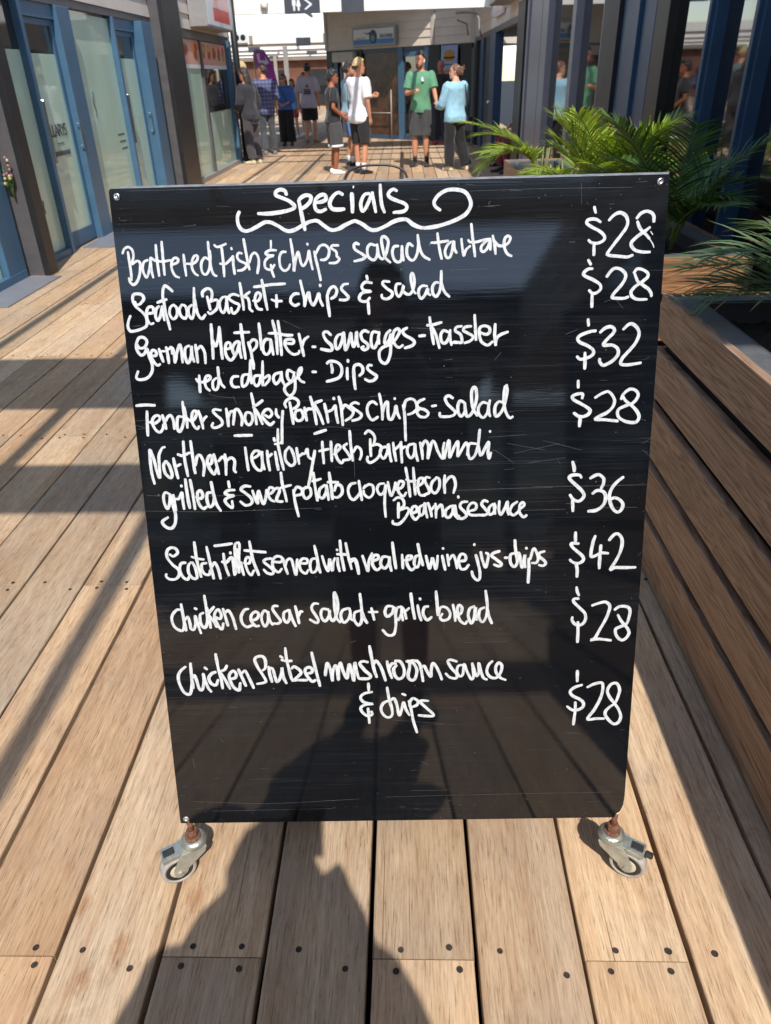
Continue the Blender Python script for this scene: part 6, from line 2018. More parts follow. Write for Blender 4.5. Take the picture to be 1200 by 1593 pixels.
# ------------------------------------------------------------------ palms
def frond(mb, base, azim, length, arch, rise, rnd, leaf=0.20, wmax=0.011, n=26, twist=0.0):
    """a feather palm frond: rachis plus two rows of folded leaflets"""
    d = Vector((math.cos(azim), math.sin(azim), 0))
    pts = []
    for i in range(n + 1):
        t = i / n
        out = length * (math.sin(arch * t) / arch if arch > 0.01 else t)
        upz = length * rise * t - length * 0.5 * arch * t * t
        pts.append(base + d * out * (0.35 + 0.65 * t) + Vector((0, 0, upz)))
    mb.col = (0.75, 0.5, 0.5)
    mb.tube(pts, [0.0045 * (1 - 0.8 * i / n) + 0.0006 for i in range(n + 1)], 5, 1)
    side0 = Vector((-d.y, d.x, 0))
    for i in range(int(n * 0.22), n + 1):
        t = i / n
        p = pts[i]
        tg = (pts[min(i + 1, n)] - pts[i - 1]).normalized()
        upn = side0.cross(tg).normalized()
        if upn.z < 0:
            upn = -upn
        ll = leaf * (0.55 + 0.9 * math.sin(PI * min(1, (t * 0.86 + 0.1)))) * rnd.uniform(0.85, 1.12) * 0.8
        for s in (-1, 1):
            for rep in range(1 if t < 0.97 else 1):
                fwd = 0.55 + 0.75 * t + rnd.uniform(-0.12, 0.12)
                dirv = (side0 * s + tg * fwd + upn * (0.38 - 0.15 * t + rnd.uniform(-0.1, 0.12))).normalized()
                wv = tg.cross(dirv).cross(dirv).normalized()
                droop = rnd.uniform(0.10, 0.32)
                segs = 4
                cl = max(0.0, min(0.88, rnd.gauss(0.42, 0.22)))
                mb.col = (cl, rnd.random(), rnd.random())
                prev = None
                tipb = rnd.random() < 0.22
                for k in range(segs + 1):
                    u = k / segs
                    c = p + dirv * ll * u - Vector((0, 0, 1)) * ll * droop * u * u
                    w = wmax * (0.55 + 0.9 * u if u < 0.3 else 0.82 * (1 - ((u - 0.3) / 0.7) ** 1.6) + 0.02)
                    fold = upn * w * 0.35
                    b = len(mb.v)
                    mb.v += [c + wv * w + fold, c, c - wv * w + fold]
                    if k == segs and tipb:
                        mb.col = (1.0, 0.5, 0.5)
                    if prev is not None:
                        mb.face((prev, prev + 1, b + 1, b), 0)
                        mb.face((prev + 1, prev + 2, b + 2, b + 1), 0)
                    prev = b


def palm(label, loc, n, lens, seed, leafmat, az_mid=None, az_spread=PI, arch=(0.7, 1.3), rise=(0.9, 1.5), leaf=0.2, n_leaf=26):
    t = thing('palm_plant', label, 'palm', loc, 0, 'palms in the slatted planters')
    rnd = random.Random(seed)
    st = MB()
    for i in range(max(3, n // 3)):
        a = rnd.uniform(0, 6.28)
        r = rnd.uniform(0.01, 0.06)
        st.tube([(r * math.cos(a), r * math.sin(a), -0.03), (r * 1.2 * math.cos(a), r * 1.2 * math.sin(a), 0.10), (r * 1.6 * math.cos(a), r * 1.6 * math.sin(a), 0.2)], [0.011, 0.009, 0.005], 7)
    part('stem', st, M_stem, t, True, True)
    for i in range(n):
        mb = MB()
        a = (az_mid if az_mid is not None else 0) + (rnd.uniform(-1, 1) * az_spread if az_mid is not None else 6.283 * (i + rnd.random() * 0.6) / n)
        base = Vector((0.04 * math.cos(a), 0.04 * math.sin(a), rnd.uniform(0.02, 0.12)))
        frond(mb, base, a, rnd.uniform(*lens), rnd.uniform(*arch), rnd.uniform(*rise), rnd, leaf, 0.0072, n_leaf)
        part('frond', mb, [leafmat, M_stem], t, False, True)
    return t


palm('bright sunlit palm with arching fronds standing up over the top edge of the menu board', (1.02, 4.05, 0.80), 17, (0.26, 0.36), 3, M_leaf, rise=(1.1, 1.9), leaf=0.21, n_leaf=28)
palm('yellow green palm at the far left end leaning out towards the walkers', (0.97, 5.75, 0.80), 7, (0.42, 0.62), 8, M_leaf, az_mid=R(160), az_spread=R(60), rise=(0.5, 1.15), leaf=0.19, n_leaf=28)
palm('low yellow green palm between the leaning palm and the bright upright palm', (1.0, 4.95, 0.79), 8, (0.28, 0.42), 9, M_leaf, rise=(0.4, 0.95), leaf=0.17, n_leaf=26)
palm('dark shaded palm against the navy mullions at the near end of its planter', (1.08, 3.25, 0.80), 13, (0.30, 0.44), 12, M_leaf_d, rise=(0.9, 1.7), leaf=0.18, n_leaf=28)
palm('blue green palm hanging over the near planter at the right edge', (1.22, 2.02, 0.79), 7, (0.36, 0.48), 33, M_leaf_g, az_mid=R(125), az_spread=R(65), arch=(0.7, 1.3), rise=(0.5, 1.0), leaf=0.20, n_leaf=20)


# ------------------------------------------------------------------ people
SKIN = {}


def skin(name, rgb):
    if name not in SKIN:
        SKIN[name] = mat('skin_' + name, lin(*rgb), 0.5, 0, 0.08, 14)
    return SKIN[name]


M_eye = mat('dark_eye', (0.02, 0.015, 0.012, 1), 0.3)
H_stubble = mat('brown_stubble', lin(112, 78, 60), 0.7, 0, 0.3, 60)
M_lip = mat('lip_tone', lin(170, 96, 84), 0.5)


def fuse(mb, voxel, smooth=4, wrinkle=0.0, wfreq=(9, 9, 5), seed=0.0, post=None):
    """one continuous surface out of overlapping lofts"""
    me = mb.mesh('tmp', M_dark)
    o = bpy.data.objects.new('tmp', me)
    C.objects.link(o)
    rm = o.modifiers.new('r', 'REMESH')
    rm.mode = 'VOXEL'
    rm.voxel_size = voxel
    sm = o.modifiers.new('s', 'SMOOTH')
    sm.factor = 0.5
    sm.iterations = smooth
    dg = bpy.context.evaluated_depsgraph_get()
    out = bpy.data.meshes.new_from_object(o.evaluated_get(dg))
    bpy.data.objects.remove(o)
    bpy.data.meshes.remove(me)
    if wrinkle:
        for v in out.vertices:
            p = v.co
            q = Vector((p.x * wfreq[0], p.y * wfreq[1], p.z * wfreq[2]))
            k = noise.noise(q + Vector((seed, seed * 2, 0))) + 0.5 * noise.noise(q * 2.3 + Vector((0, seed, 3)))
            v.co = p + v.normal * wrinkle * k
    out.polygons.foreach_set('use_smooth', [True] * len(out.polygons))
    out.update()
    return out


def oval(c, rx, ry, n=18, tilt=0.0, p=2.0):
    out = []
    for j in range(n):
        a = 2 * PI * j / n
        ca, sa = math.cos(a), math.sin(a)
        out.append((c[0] + rx * math.copysign(abs(ca) ** (2 / p), ca), c[1] + ry * math.copysign(abs(sa) ** (2 / p), sa), c[2] + tilt * math.sin(a)))
    return out


def lerp(a, b, t):
    return a + (b - a) * t


class Body:
    """joints in metres for a 1.75 m figure facing +y; s scales the lot"""

    def __init__(self, **k):
        self.sh = k.get('sh', 0.185)        # half shoulder width
        self.hip = k.get('hip', 0.155)
        self.bulk = k.get('bulk', 1.0)
        self.lean = k.get('lean', 0.0)
        self.turn = k.get('turn', 0.0)      # head yaw
        self.nod = k.get('nod', 0.0)
        hx = 0.09
        self.J = {}
        for s, nm in ((1, 'r'), (-1, 'l')):
            hipj = Vector((s * hx, 0, 0.90))
            kn = Vector(k.get('knee_' + nm, (s * 0.10, 0.02, 0.49)))
            an = Vector(k.get('ankle_' + nm, (s * 0.105, -0.03, 0.085)))
            self.J['hip_' + nm], self.J['knee_' + nm], self.J['ankle_' + nm] = hipj, kn, an
            self.J['toe_' + nm] = an + Vector(k.get('toe_' + nm, (s * 0.03, 0.17, -0.06)))
            self.J['sho_' + nm] = self.up(Vector((s * self.sh, -0.01, 1.425)))
            self.J['elb_' + nm] = Vector(k.get('elbow_' + nm, (s * (self.sh + 0.055), -0.03, 1.13)))
            self.J['wri_' + nm] = Vector(k.get('wrist_' + nm, (s * (self.sh + 0.065), 0.05, 0.885)))

    def up(self, p):
        return p + Vector((0, self.lean * max(0, p.z - 0.95), 0))

    def torso(self, mb, g=0.0, z0=0.80, z1=1.56, gx=None, belly=0.0, hem=0.0):
        b = self.bulk
        prof = [(0.78, 0.10, 0.085, 0.0), (0.84, self.hip * 0.97, 0.108, -0.012), (0.92, self.hip * 1.03, 0.118, -0.012), (1.02, self.hip * 0.93, 0.102, 0.0), (1.10, self.hip * 0.88, 0.096, 0.004), (1.20, self.sh * 0.82, 0.104, 0.004), (1.30, self.sh * 0.90, 0.114, 0.0), (1.38, self.sh * 0.97, 0.110, -0.008), (1.43, self.sh * 0.92, 0.090, -0.012), (1.465, self.sh * 0.62, 0.068, -0.012), (1.50, 0.066, 0.060, -0.008), (1.54, 0.055, 0.057, 0.0), (1.60, 0.054, 0.056, 0.012)]
        rg = []
        zs = sorted(set([z0, z1] + [p[0] for p in prof if z0 < p[0] < z1]))
        for z in zs:
            for a, c in zip(prof[:-1], prof[1:]):
                if a[0] <= z <= c[0]:
                    t = (z - a[0]) / (c[0] - a[0])
                    rx, ry, cy = lerp(a[1], c[1], t), lerp(a[2], c[2], t), lerp(a[3], c[3], t)
                    break
            else:
                rx, ry, cy = prof[0][1:] if z < prof[0][0] else prof[-1][1:]
            loose = g + hem * max(0, (1.32 - z) / 0.5)
            c = self.up(Vector((0, cy, z)))
            rg.append(oval(c, rx * b + loose, ry * b + loose * 0.9, 20, 0, 2.3))
        mb.rings(rg)

    def limb(self, mb, names, radii, grow=0.0, frac=1.0, n=12, end=None):
        P = [self.J[q] for q in names]
        pts, rr = [], []
        lens = [(P[i + 1] - P[i]).length for i in range(len(P) - 1)]
        tot = sum(lens) * frac
        acc = 0
        for i in range(len(P) - 1):
            st = 5
            for k in range(st + (1 if i == len(P) - 2 else 0)):
                t = k / st
                dd = acc + lens[i] * t
                if dd > tot + 1e-6:
                    break
                p = P[i].lerp(P[i + 1], t)
                r0, rm, r1 = radii[i]
                r = lerp(r0, rm, t * 2) if t < 0.5 else lerp(rm, r1, t * 2 - 1)
                pts.append(p)
                rr.append(r + grow + (end * (dd / tot) if end else 0))
            acc += lens[i]
        if tot < acc:
            dd = tot
            for i in range(len(P) - 1):
                if dd <= lens[i] + 1e-9:
                    pts.append(P[i].lerp(P[i + 1], dd / lens[i]))
                    rr.append(rr[-1] if not end else rr[-1] + 0.002)
                    break
                dd -= lens[i]
        if len(pts) > 1 and (pts[-1] - pts[-2]).length < 1e-4:
            pts.pop()
            rr.pop()
        mb.tube(pts, rr, n)

    ARM = ((0.047, 0.046, 0.038), (0.039, 0.036, 0.025))
    LEG = ((0.082, 0.072, 0.056), (0.054, 0.056, 0.036))

    def head(self, mb):
        c = self.up(Vector((0, 0.02, 1.645)))
        self.hc = c
        HM = Matrix.Translation(c) @ Matrix.Rotation(self.turn, 4, 'Z') @ Matrix.Rotation(self.nod, 4, 'X')
        self.HM = HM
        rg = []
        for z, rx, y0, y1 in ((-0.118, 0.022, 0.045, 0.086), (-0.108, 0.038, 0.0, 0.097), (-0.088, 0.052, -0.035, 0.100), (-0.060, 0.062, -0.065, 0.099), (-0.03, 0.069, -0.085, 0.097), (0.0, 0.074, -0.095, 0.093), (0.03, 0.077, -0.099, 0.094), (0.06, 0.075, -0.096, 0.089), (0.085, 0.064, -0.082, 0.074), (0.105, 0.044, -0.058, 0.048), (0.115, 0.02, -0.028, 0.02)):
            rg.append(oval((0, (y0 + y1) / 2, z), rx, (y1 - y0) / 2, 20, 0, 2.2))
        mb.rings(rg, True, 0, HM)
        mb.rings([oval((0, 0.094, 0.012), 0.006, 0.008, 8), oval((0, 0.104, -0.015), 0.009, 0.012, 8), oval((0, 0.108, -0.032), 0.015, 0.014, 8), oval((0, 0.098, -0.042), 0.012, 0.010, 8)], True, 0, HM)
        mb.tube([(-0.035, 0.090, 0.022), (0, 0.097, 0.024), (0.035, 0.090, 0.022)], 0.009, 8, 0, HM)
        mb.tube([(-0.02, 0.093, -0.066), (0, 0.100, -0.064), (0.02, 0.093, -0.066)], 0.008, 8, 0, HM)
        for s in (-1, 1):
            mb.rings([oval((s * 0.074, -0.01, -0.035), 0.006, 0.010, 8), oval((s * 0.081, -0.014, -0.01), 0.008, 0.016, 8), oval((s * 0.084, -0.018, 0.016), 0.008, 0.018, 8), oval((s * 0.078, -0.014, 0.030), 0.005, 0.010, 8)], True, 0, HM)

    def hand(self, mb, nm, curl=0.5, thumb_in=1):
        w, e = self.J['wri_' + nm], self.J['elb_' + nm]
        d = (w - e).normalized()
        s = 1 if nm == 'r' else -1
        # palm faces the thigh when the arm hangs: across = front/back
        ref = Vector((0, 1, 0)) if abs(d.y) < 0.8 else Vector((0, 0, 1))
        ac = (ref - d * ref.dot(d)).normalized()
        nn = d.cross(ac).normalized()
        if nn.x * s > 0 and abs(d.y) < 0.8:
            nn = -nn                                   # palm side points inwards
        M = lambda a, b, c: w + d * a + ac * b + nn * c
        rg = []
        for a, wd, th in ((-0.01, 0.026, 0.02), (0.02, 0.034, 0.017), (0.055, 0.041, 0.0155), (0.085, 0.041, 0.013), (0.095, 0.036, 0.010)):
            rg.append([M(a, wd * math.cos(2 * PI * j / 12), th * math.sin(2 * PI * j / 12)) for j in range(12)])
        mb.rings(rg)
        for q, (b, ln) in enumerate(((0.031, 0.066), (0.010, 0.076), (-0.011, 0.071), (-0.031, 0.055))):
            cu = curl * (0.9 + 0.12 * q)
            p0 = M(0.085, b, 0)
            d1 = (d * math.cos(cu * 0.9) + nn * math.sin(cu * 0.9))
            d2 = (d * math.cos(cu * 2.0) + nn * math.sin(cu * 2.0))
            d3 = (d * math.cos(cu * 2.9) + nn * math.sin(cu * 2.9))
            p1 = p0 + d1 * ln * 0.48
            p2 = p1 + d2 * ln * 0.32
            p3 = p2 + d3 * ln * 0.22
            mb.tube([p0, p1, p2, p3], [0.0092, 0.0088, 0.0078, 0.006], 8)
        t0 = M(0.018, 0.026, 0.004)
        mb.tube([t0, t0 + d * 0.028 + ac * 0.020 + nn * 0.012, t0 + d * 0.052 + ac * 0.022 + nn * (0.016 + 0.02 * curl), t0 + d * 0.068 + ac * 0.016 + nn * (0.02 + 0.03 * curl)], [0.013, 0.0115, 0.0095, 0.007], 8)

    def foot(self, mb, nm, g=0.0):
        an, toe = self.J['ankle_' + nm], self.J['toe_' + nm]
        d = Vector((toe.x - an.x, toe.y - an.y, 0)).normalized()
        sd = Vector((d.y, -d.x, 0))
        zf = an.z - 0.085
        rg = []
        for a, w, h, lift in ((-0.068, 0.022, 0.03, 0.0), (-0.06, 0.032, 0.075, 0), (-0.02, 0.036, 0.095, 0), (0.03, 0.038, 0.085, 0), (0.08, 0.045, 0.060, 0), (0.13, 0.048, 0.046, 0), (0.165, 0.042, 0.038, 0.002), (0.188, 0.022, 0.026, 0.006)):
            base = Vector((an.x, an.y, zf + lift)) + d * a
            ring = []
            for j in range(14):
                an_ = 2 * PI * j / 14
                x, z = math.cos(an_), math.sin(an_)
                zz = (h / 2) * (1 + math.copysign(abs(z) ** 0.7, z)) if z > 0 else (h / 2) * (1 - abs(z) ** 0.35)
                ring.append(base + sd * (w + g) * math.copysign(abs(x) ** 0.8, x) + Vector((0, 0, max(0.002, zz + (g if z > 0 else 0)))))
            rg.append(ring)
        mb.rings(rg)


def shaded(me, mats, pick):
    for m in mats:
        me.materials.append(m)


def make_person(label, loc, face, height, skin_mat, hairm, outfit, group=None, pose=None, hair='short', voxel=0.0125, fem=False, bottoms='shorts', bottom_mat=None, top_mat=None, sleeve=0.42, top_hem=0.86, leg_frac=0.62, shoe_mat=None, sock_mat=None, extras=(), top_g=0.014, hem=0.03, leg_wide=0.02, curl=(0.5, 0.5), seed=1.0, leg_flare=0.0, name='person', feet_z=0.0):
    t = thing(name, label, 'person', (loc[0], loc[1], feet_z), face, group)
    s = height / 1.762
    t.scale = (s, s, s)
    b = Body(**(pose or {}))
    # body
    mb = MB()
    b.torso(mb)
    b.head(mb)
    for nm, cu in (('r', curl[0]), ('l', curl[1])):
        mb.ball(b.J['sho_' + nm], 0.052, 12, 8)
        b.limb(mb, ('sho_' + nm, 'elb_' + nm, 'wri_' + nm), b.ARM)
        b.limb(mb, ('hip_' + nm, 'knee_' + nm, 'ankle_' + nm), b.LEG)
        b.hand(mb, nm, cu)
        b.foot(mb, nm)
    me = fuse(mb, voxel * 0.8, 3)
    me.materials.clear()
    for m in (skin_mat, M_eye, M_lip):
        me.materials.append(m)
    inv = b.HM.inverted()
    mi = []
    for p in me.polygons:
        q = inv @ p.center
        k = 0
        if q.y > 0.06:
            if abs(abs(q.x) - 0.031) < 0.012 and abs(q.z - 0.006) < 0.007:
                k = 1
            elif abs(q.x) < 0.022 and abs(q.z + 0.066) < 0.007:
                k = 2
            elif abs(abs(q.x) - 0.031) < 0.019 and abs(q.z - 0.028) < 0.0035 and hair != 'bald':
                k = 1
        mi.append(k)
    me.polygons.foreach_set('material_index', mi)
    link('body', me, t)
    sd = seed * 3.7

    def cloth(nm, m, mt, wr=0.010, fr=(8, 8, 5), vx=voxel):
        me = fuse(m, vx, 3, wr, fr, sd)
        me.materials.clear()
        me.materials.append(mt)
        return link(nm, me, t)
    # bottoms
    m = MB()
    b.torso(m, 0.012, 0.79, 1.05)
    for nm in 'rl':
        r = b.LEG
        b.limb(m, ('hip_' + nm, 'knee_' + nm, 'ankle_' + nm), ((0.088, 0.080, 0.062), (0.060, 0.060, 0.044)), leg_wide, leg_frac, 14, leg_flare)
    bm_ = cloth({'shorts': 'shorts', 'trousers': 'trousers', 'skirt': 'skirt'}[bottoms], m, bottom_mat, 0.013, (11, 11, 4))
    # top
    m = MB()
    b.torso(m, top_g, top_hem, 1.485, hem=hem)
    for nm in 'rl':
        m.ball(b.J['sho_' + nm], 0.056 + top_g * 0.6, 12, 8)
        b.limb(m, ('sho_' + nm, 'elb_' + nm, 'wri_' + nm), ((0.052, 0.054, 0.046), (0.044, 0.040, 0.032)), top_g + 0.004, sleeve, 14, 0.008)
    tp = cloth('top', m, top_mat, 0.014, (9, 9, 4.5))
    # shoes, socks
    for nm in 'rl':
        m = MB()
        b.foot(m, nm, 0.006)
        cloth('shoe', m, shoe_mat, 0.0, vx=0.008)
        if sock_mat:
            m = MB()
            a, k = b.J['ankle_' + nm], b.J['knee_' + nm]
            m.tube([a + Vector((0, 0, -0.02)), a.lerp(k, 0.12), a.lerp(k, 0.24)], [0.043, 0.041, 0.045], 12)
            part('sock', m, sock_mat, t, True, True)
    # hair
    if hair != 'bald':
        m = MB()
        HM = b.HM
        rnd = random.Random(int(seed * 10))

        def skull(zlo_back, zlo_front, g, nz=0.008, fr=26):
            n, k = 36, 20
            rg = []
            for i in range(k + 1):
                a = -PI / 2 + PI * (i + 0.05) / (k + 0.1)
                ring = []
                for j in range(n):
                    th = 2 * PI * j / n
                    v = Vector((math.cos(a) * math.cos(th), math.cos(a) * math.sin(th), math.sin(a)))
                    # v.y > 0 is the face
                    lim = lerp(zlo_back, zlo_front, max(0, min(1, 0.5 + 0.75 * v.y)))
                    z = v.z * (0.115 + g)
                    if z < lim:
                        f = max(0.55, 1.0 - (lim - z) / 0.018)
                        p = Vector((v.x * 0.075 * f, v.y * 0.095 * f - 0.004, max(z, lim - 0.02)))
                    else:
                        e = nz * noise.noise(Vector((v.x * 3.2 + seed, v.y * 3.2, v.z * 3.2)) * (fr / 9.0)) + nz * 0.6 * rnd.uniform(-1, 1)
                        p = Vector((v.x * (0.079 + g + e), v.y * (0.099 + g + e) - 0.003, z + e))
                    ring.append(HM @ p)
                rg.append(ring)
            m.rings(rg)
        if hair == 'short':
            skull(-0.05, 0.062, 0.011, 0.010, 40)
        elif hair == 'bowl':
            skull(-0.06, 0.050, 0.016, 0.014, 50)
        if hair in ('short', 'bowl'):
            for q in range(70 if hair == 'bowl' else 45):
                a, e = rnd.uniform(0, 6.28), rnd.uniform(0.42 if hair == 'bowl' else 0.6, 1.5)
                k_ = 1.0 if hair == 'bowl' else 0.93
                c0 = Vector((0.086 * k_ * math.cos(a) * math.cos(e), 0.104 * k_ * math.sin(a) * math.cos(e) - 0.004, 0.012 + 0.116 * k_ * math.sin(e)))
                m.tube([HM @ c0, HM @ (c0 * 1.06 + Vector((rnd.uniform(-.012, .012), 0.010 + rnd.uniform(-.01, .012), 0.004))), HM @ (c0 * 1.10 + Vector((rnd.uniform(-.02, .02), 0.024, -0.006)))], [0.013, 0.010, 0.004], 6)
        if hair in ('short', 'bowl'):
            pass
        elif hair == 'curly':
            skull(-0.02, 0.072, 0.020, 0.014, 60)
            for q in range(60):
                a, e = rnd.uniform(0, 6.28), rnd.uniform(0.35, 1.5)
                m.ball(HM @ Vector((0.08 * math.cos(a) * math.cos(e), 0.092 * math.sin(a) * math.cos(e) - 0.004, 0.052 + 0.082 * math.sin(e))), rnd.uniform(0.012, 0.021), 8, 6)
        elif hair == 'bun':
            skull(-0.065, 0.062, 0.010, 0.005)
            m.ball(HM @ Vector((0.02, -0.115, 0.035)), (0.045, 0.04, 0.05), 14, 9)
            m.ball(HM @ Vector((-0.01, -0.125, -0.02)), (0.03, 0.03, 0.045), 12, 8)
            for q in range(7):
                a = rnd.uniform(0, 6.28)
                c = HM @ Vector((0.02, -0.125, 0.03))
                m.tube([c, c + Vector((0.05 * math.cos(a), -0.03, 0.05 * math.sin(a))), c + Vector((0.08 * math.cos(a), -0.02, 0.085 * math.sin(a)))], [0.012, 0.008, 0.003], 6)
        elif hair == 'long':
            skull(-0.08, 0.055, 0.014, 0.006)
            for q in range(11):
                a = lerp(-2.85, -0.29, q / 10)
                x, y = 0.082 * math.cos(a), 0.095 * math.sin(a)
                m.tube([HM @ Vector((x * 0.8, y * 0.9, 0.05)), HM @ Vector((x * 1.08, y * 1.08, -0.05)), HM @ Vector((x * 1.1, y * 1.05 - 0.01, -0.15)), HM @ Vector((x, y - 0.02, -0.22 - 0.02 * rnd.random()))], [0.02, 0.024, 0.022, 0.008], 7)
        elif hair == 'cap':
            skull(0.0, 0.04, 0.014, 0.0)
            m.rings([[HM @ Vector((0.075 * math.cos(PI * j / 12), 0.06 + 0.105 * math.sin(PI * j / 12), z + 0.012 * math.sin(PI * j / 12) * -1)) for j in range(13)] for z in (0.046, 0.056)])
        me = fuse(m, 0.007, 1, 0.003, (40, 40, 40), sd)
        me.materials.clear()
        me.materials.append(hairm)
        if hair == 'short' and len(extras) and extras[0] == 'two_tone_shadow_stripe':
            me.materials.append(extras[1])
            me.polygons.foreach_set('material_index', [1 if ((inv @ p.center).z < 0.01 or (abs((inv @ p.center).x) < 0.02 and (inv @ p.center).y < -0.02 and (inv @ p.center).z < 0.10)) else 0 for p in me.polygons])  # dark lower hair, plus a back stripe painting in the purlin's shadow
        link('cap' if hair == 'cap' else 'hair', me, t)
    t['_'] = 0
    del t['_']
    return t, b, tp


def cl(name, rgb, var=0.10, scale=7, rough=0.85):
    return mat(name, lin(*rgb), rough, 0, var, scale, 0.25, 180, sheen=0.2)


SK_tan = skin('tan', (198, 140, 108))
SK_brn = skin('brown', (150, 92, 66))
SK_fair = skin('fair', (218, 164, 138))
H_dark = cl('dark_brown_hair', (42, 32, 28), 0.3, 60, 0.55)
H_black = cl('black_hair', (24, 22, 24), 0.3, 60, 0.5)
H_brown = cl('brown_hair', (104, 70, 46), 0.35, 60, 0.55)
H_blond = cl('bleached_blond_hair', (200, 172, 116), 0.25, 60, 0.6)
F_white = cl('white_cotton', (232, 232, 234), 0.04)
F_black = cl('black_cotton', (34, 34, 38), 0.2)
F_blk2 = cl('black_trouser_cloth', (24, 24, 27), 0.2)
F_char = cl('charcoal_cotton', (66, 66, 68), 0.15)
F_green = cl('green_cotton', (92, 146, 112), 0.07)
F_blue = cl('pale_blue_knit', (150, 196, 216), 0.06, 14)
F_denim = cl('washed_denim', (134, 166, 182), 0.08, 12)
F_jeans = cl('blue_jeans', (104, 140, 196), 0.12, 10)
F_royal = cl('royal_blue_knit', (58, 102, 176), 0.08, 10)
F_lav = cl('lavender_grey_cotton', (176, 168, 178), 0.05)
F_grey = cl('dark_grey_jeans', (70, 76, 82), 0.15, 10)
F_navy = cl('navy_cotton', (34, 38, 56), 0.15)
F_hood = cl('black_hooded_fleece', (44, 44, 50), 0.15)
F_maroon = cl('maroon_cotton', (110, 36, 46), 0.12)
F_beigecap = cl('beige_cap_cloth', (196, 172, 128), 0.08)
S_white = cl('white_trainer', (238, 238, 238), 0.03, 20, 0.5)
S_black = cl('black_trainer', (30, 30, 32), 0.2, 20, 0.5)
S_beige = cl('beige_trainer', (214, 202, 168), 0.06, 20, 0.6)
S_grey = cl('grey_trainer', (110, 114, 118), 0.2, 20, 0.6)
S_brown = cl('tan_boot', (150, 112, 82), 0.1, 20, 0.6)
S_red = cl('red_trainer', (196, 44, 66), 0.1, 20, 0.5)


def plaid_material():
    m = bpy.data.materials.new('blue_plaid_flannel')
    m.use_nodes = True
    nt = m.node_tree
    p = nt.nodes['Principled BSDF']
    tc = nt.nodes.new('ShaderNodeTexCoord')
    sp = nt.nodes.new('ShaderNodeSeparateXYZ')
    nt.links.new(tc.outputs['Object'], sp.inputs[0])

    def band(src, f):
        return ramp(nt, mth(nt, 'FRACT', mth(nt, 'MULTIPLY', src, f)), [(0.0, (0, 0, 0)), (0.35, (0.1, 0.1, 0.1)), (0.5, (1, 1, 1)), (0.8, (0.2, 0.2, 0.2)), (1.0, (0, 0, 0))])
    s = mth(nt, 'ADD', mth(nt, 'MULTIPLY', band(sp.outputs['X'], 13), 0.4), mth(nt, 'MULTIPLY', band(sp.outputs['Z'], 13), 0.6))
    c = ramp(nt, s, [(0.0, lin(66, 74, 108)), (0.5, lin(98, 104, 140)), (1.0, lin(142, 142, 168))])
    nt.links.new(c, p.inputs['Base Color'])
    p.inputs['Roughness'].default_value = 0.9
    return m


F_plaid = plaid_material()
G = 'people standing on the boardwalk'
face_r, face_l, face_cam = R(-90), R(90), R(180)

# three boys on the left of the group
make_person('boy with bleached hair in a white t-shirt and black shorts', (-0.76, 14.12), R(-42), 1.72, SK_tan, H_blond, None, G,
            dict(elbow_r=(0.24, -0.03, 1.14), wrist_r=(0.23, 0.03, 0.89), elbow_l=(-0.17, 0.12, 1.16), wrist_l=(-0.02, 0.36, 1.20), turn=R(-30), ankle_r=(0.11, -0.05, 0.085), ankle_l=(-0.10, 0.02, 0.085)),
            'short', bottom_mat=F_black, top_mat=F_white, sleeve=0.46, top_hem=0.80, leg_frac=0.52, shoe_mat=S_black, sock_mat=F_white, extras=('two_tone_shadow_stripe', H_dark), top_g=0.022, hem=0.03, leg_wide=0.03, curl=(0.5, 0.95), seed=1.1)
t, b, tp = make_person('boy in a black t-shirt, black basketball shorts with white hem and white shoes', (-1.21, 14.2), R(-72), 1.57, SK_brn, H_black, None, G,
            dict(elbow_r=(0.25, -0.05, 1.15), wrist_r=(0.17, 0.16, 0.98), elbow_l=(-0.24, 0.02, 1.14), wrist_l=(-0.10, 0.20, 1.04), turn=R(-12), sh=0.175),
            'bowl', bottom_mat=F_char, top_mat=F_black, sleeve=0.36, top_hem=0.88, leg_frac=0.50, shoe_mat=S_white, top_g=0.016, leg_wide=0.04, leg_flare=0.02, curl=(0.8, 0.8), seed=2.2)
m = MB()
for nm in 'rl':
    h, k = b.J['hip_' + nm], b.J['knee_' + nm]
    m.tube([h.lerp(k, 0.93), h.lerp(k, 1.03)], [0.128, 0.131], 18)
    m.tube([h.lerp(k, 1.03), h.lerp(k, 1.031)], [0.131, 0.09], 18)
part('shorts_trim', m, F_white, t, True, True)
make_person('boy in a washed denim shirt and blue jean shorts half hidden behind the white t-shirt', (-1.0, 15.5), R(-68), 1.70, SK_tan, H_dark, None, G,
            dict(elbow_r=(0.25, -0.05, 1.15), wrist_r=(0.15, 0.16, 1.06), turn=R(-20)),
            'bowl', bottom_mat=F_jeans, top_mat=F_denim, sleeve=0.62, top_hem=0.80, leg_frac=0.46, shoe_mat=S_black, sock_mat=F_white, top_g=0.02, hem=0.03, leg_wide=0.03, seed=3.1)
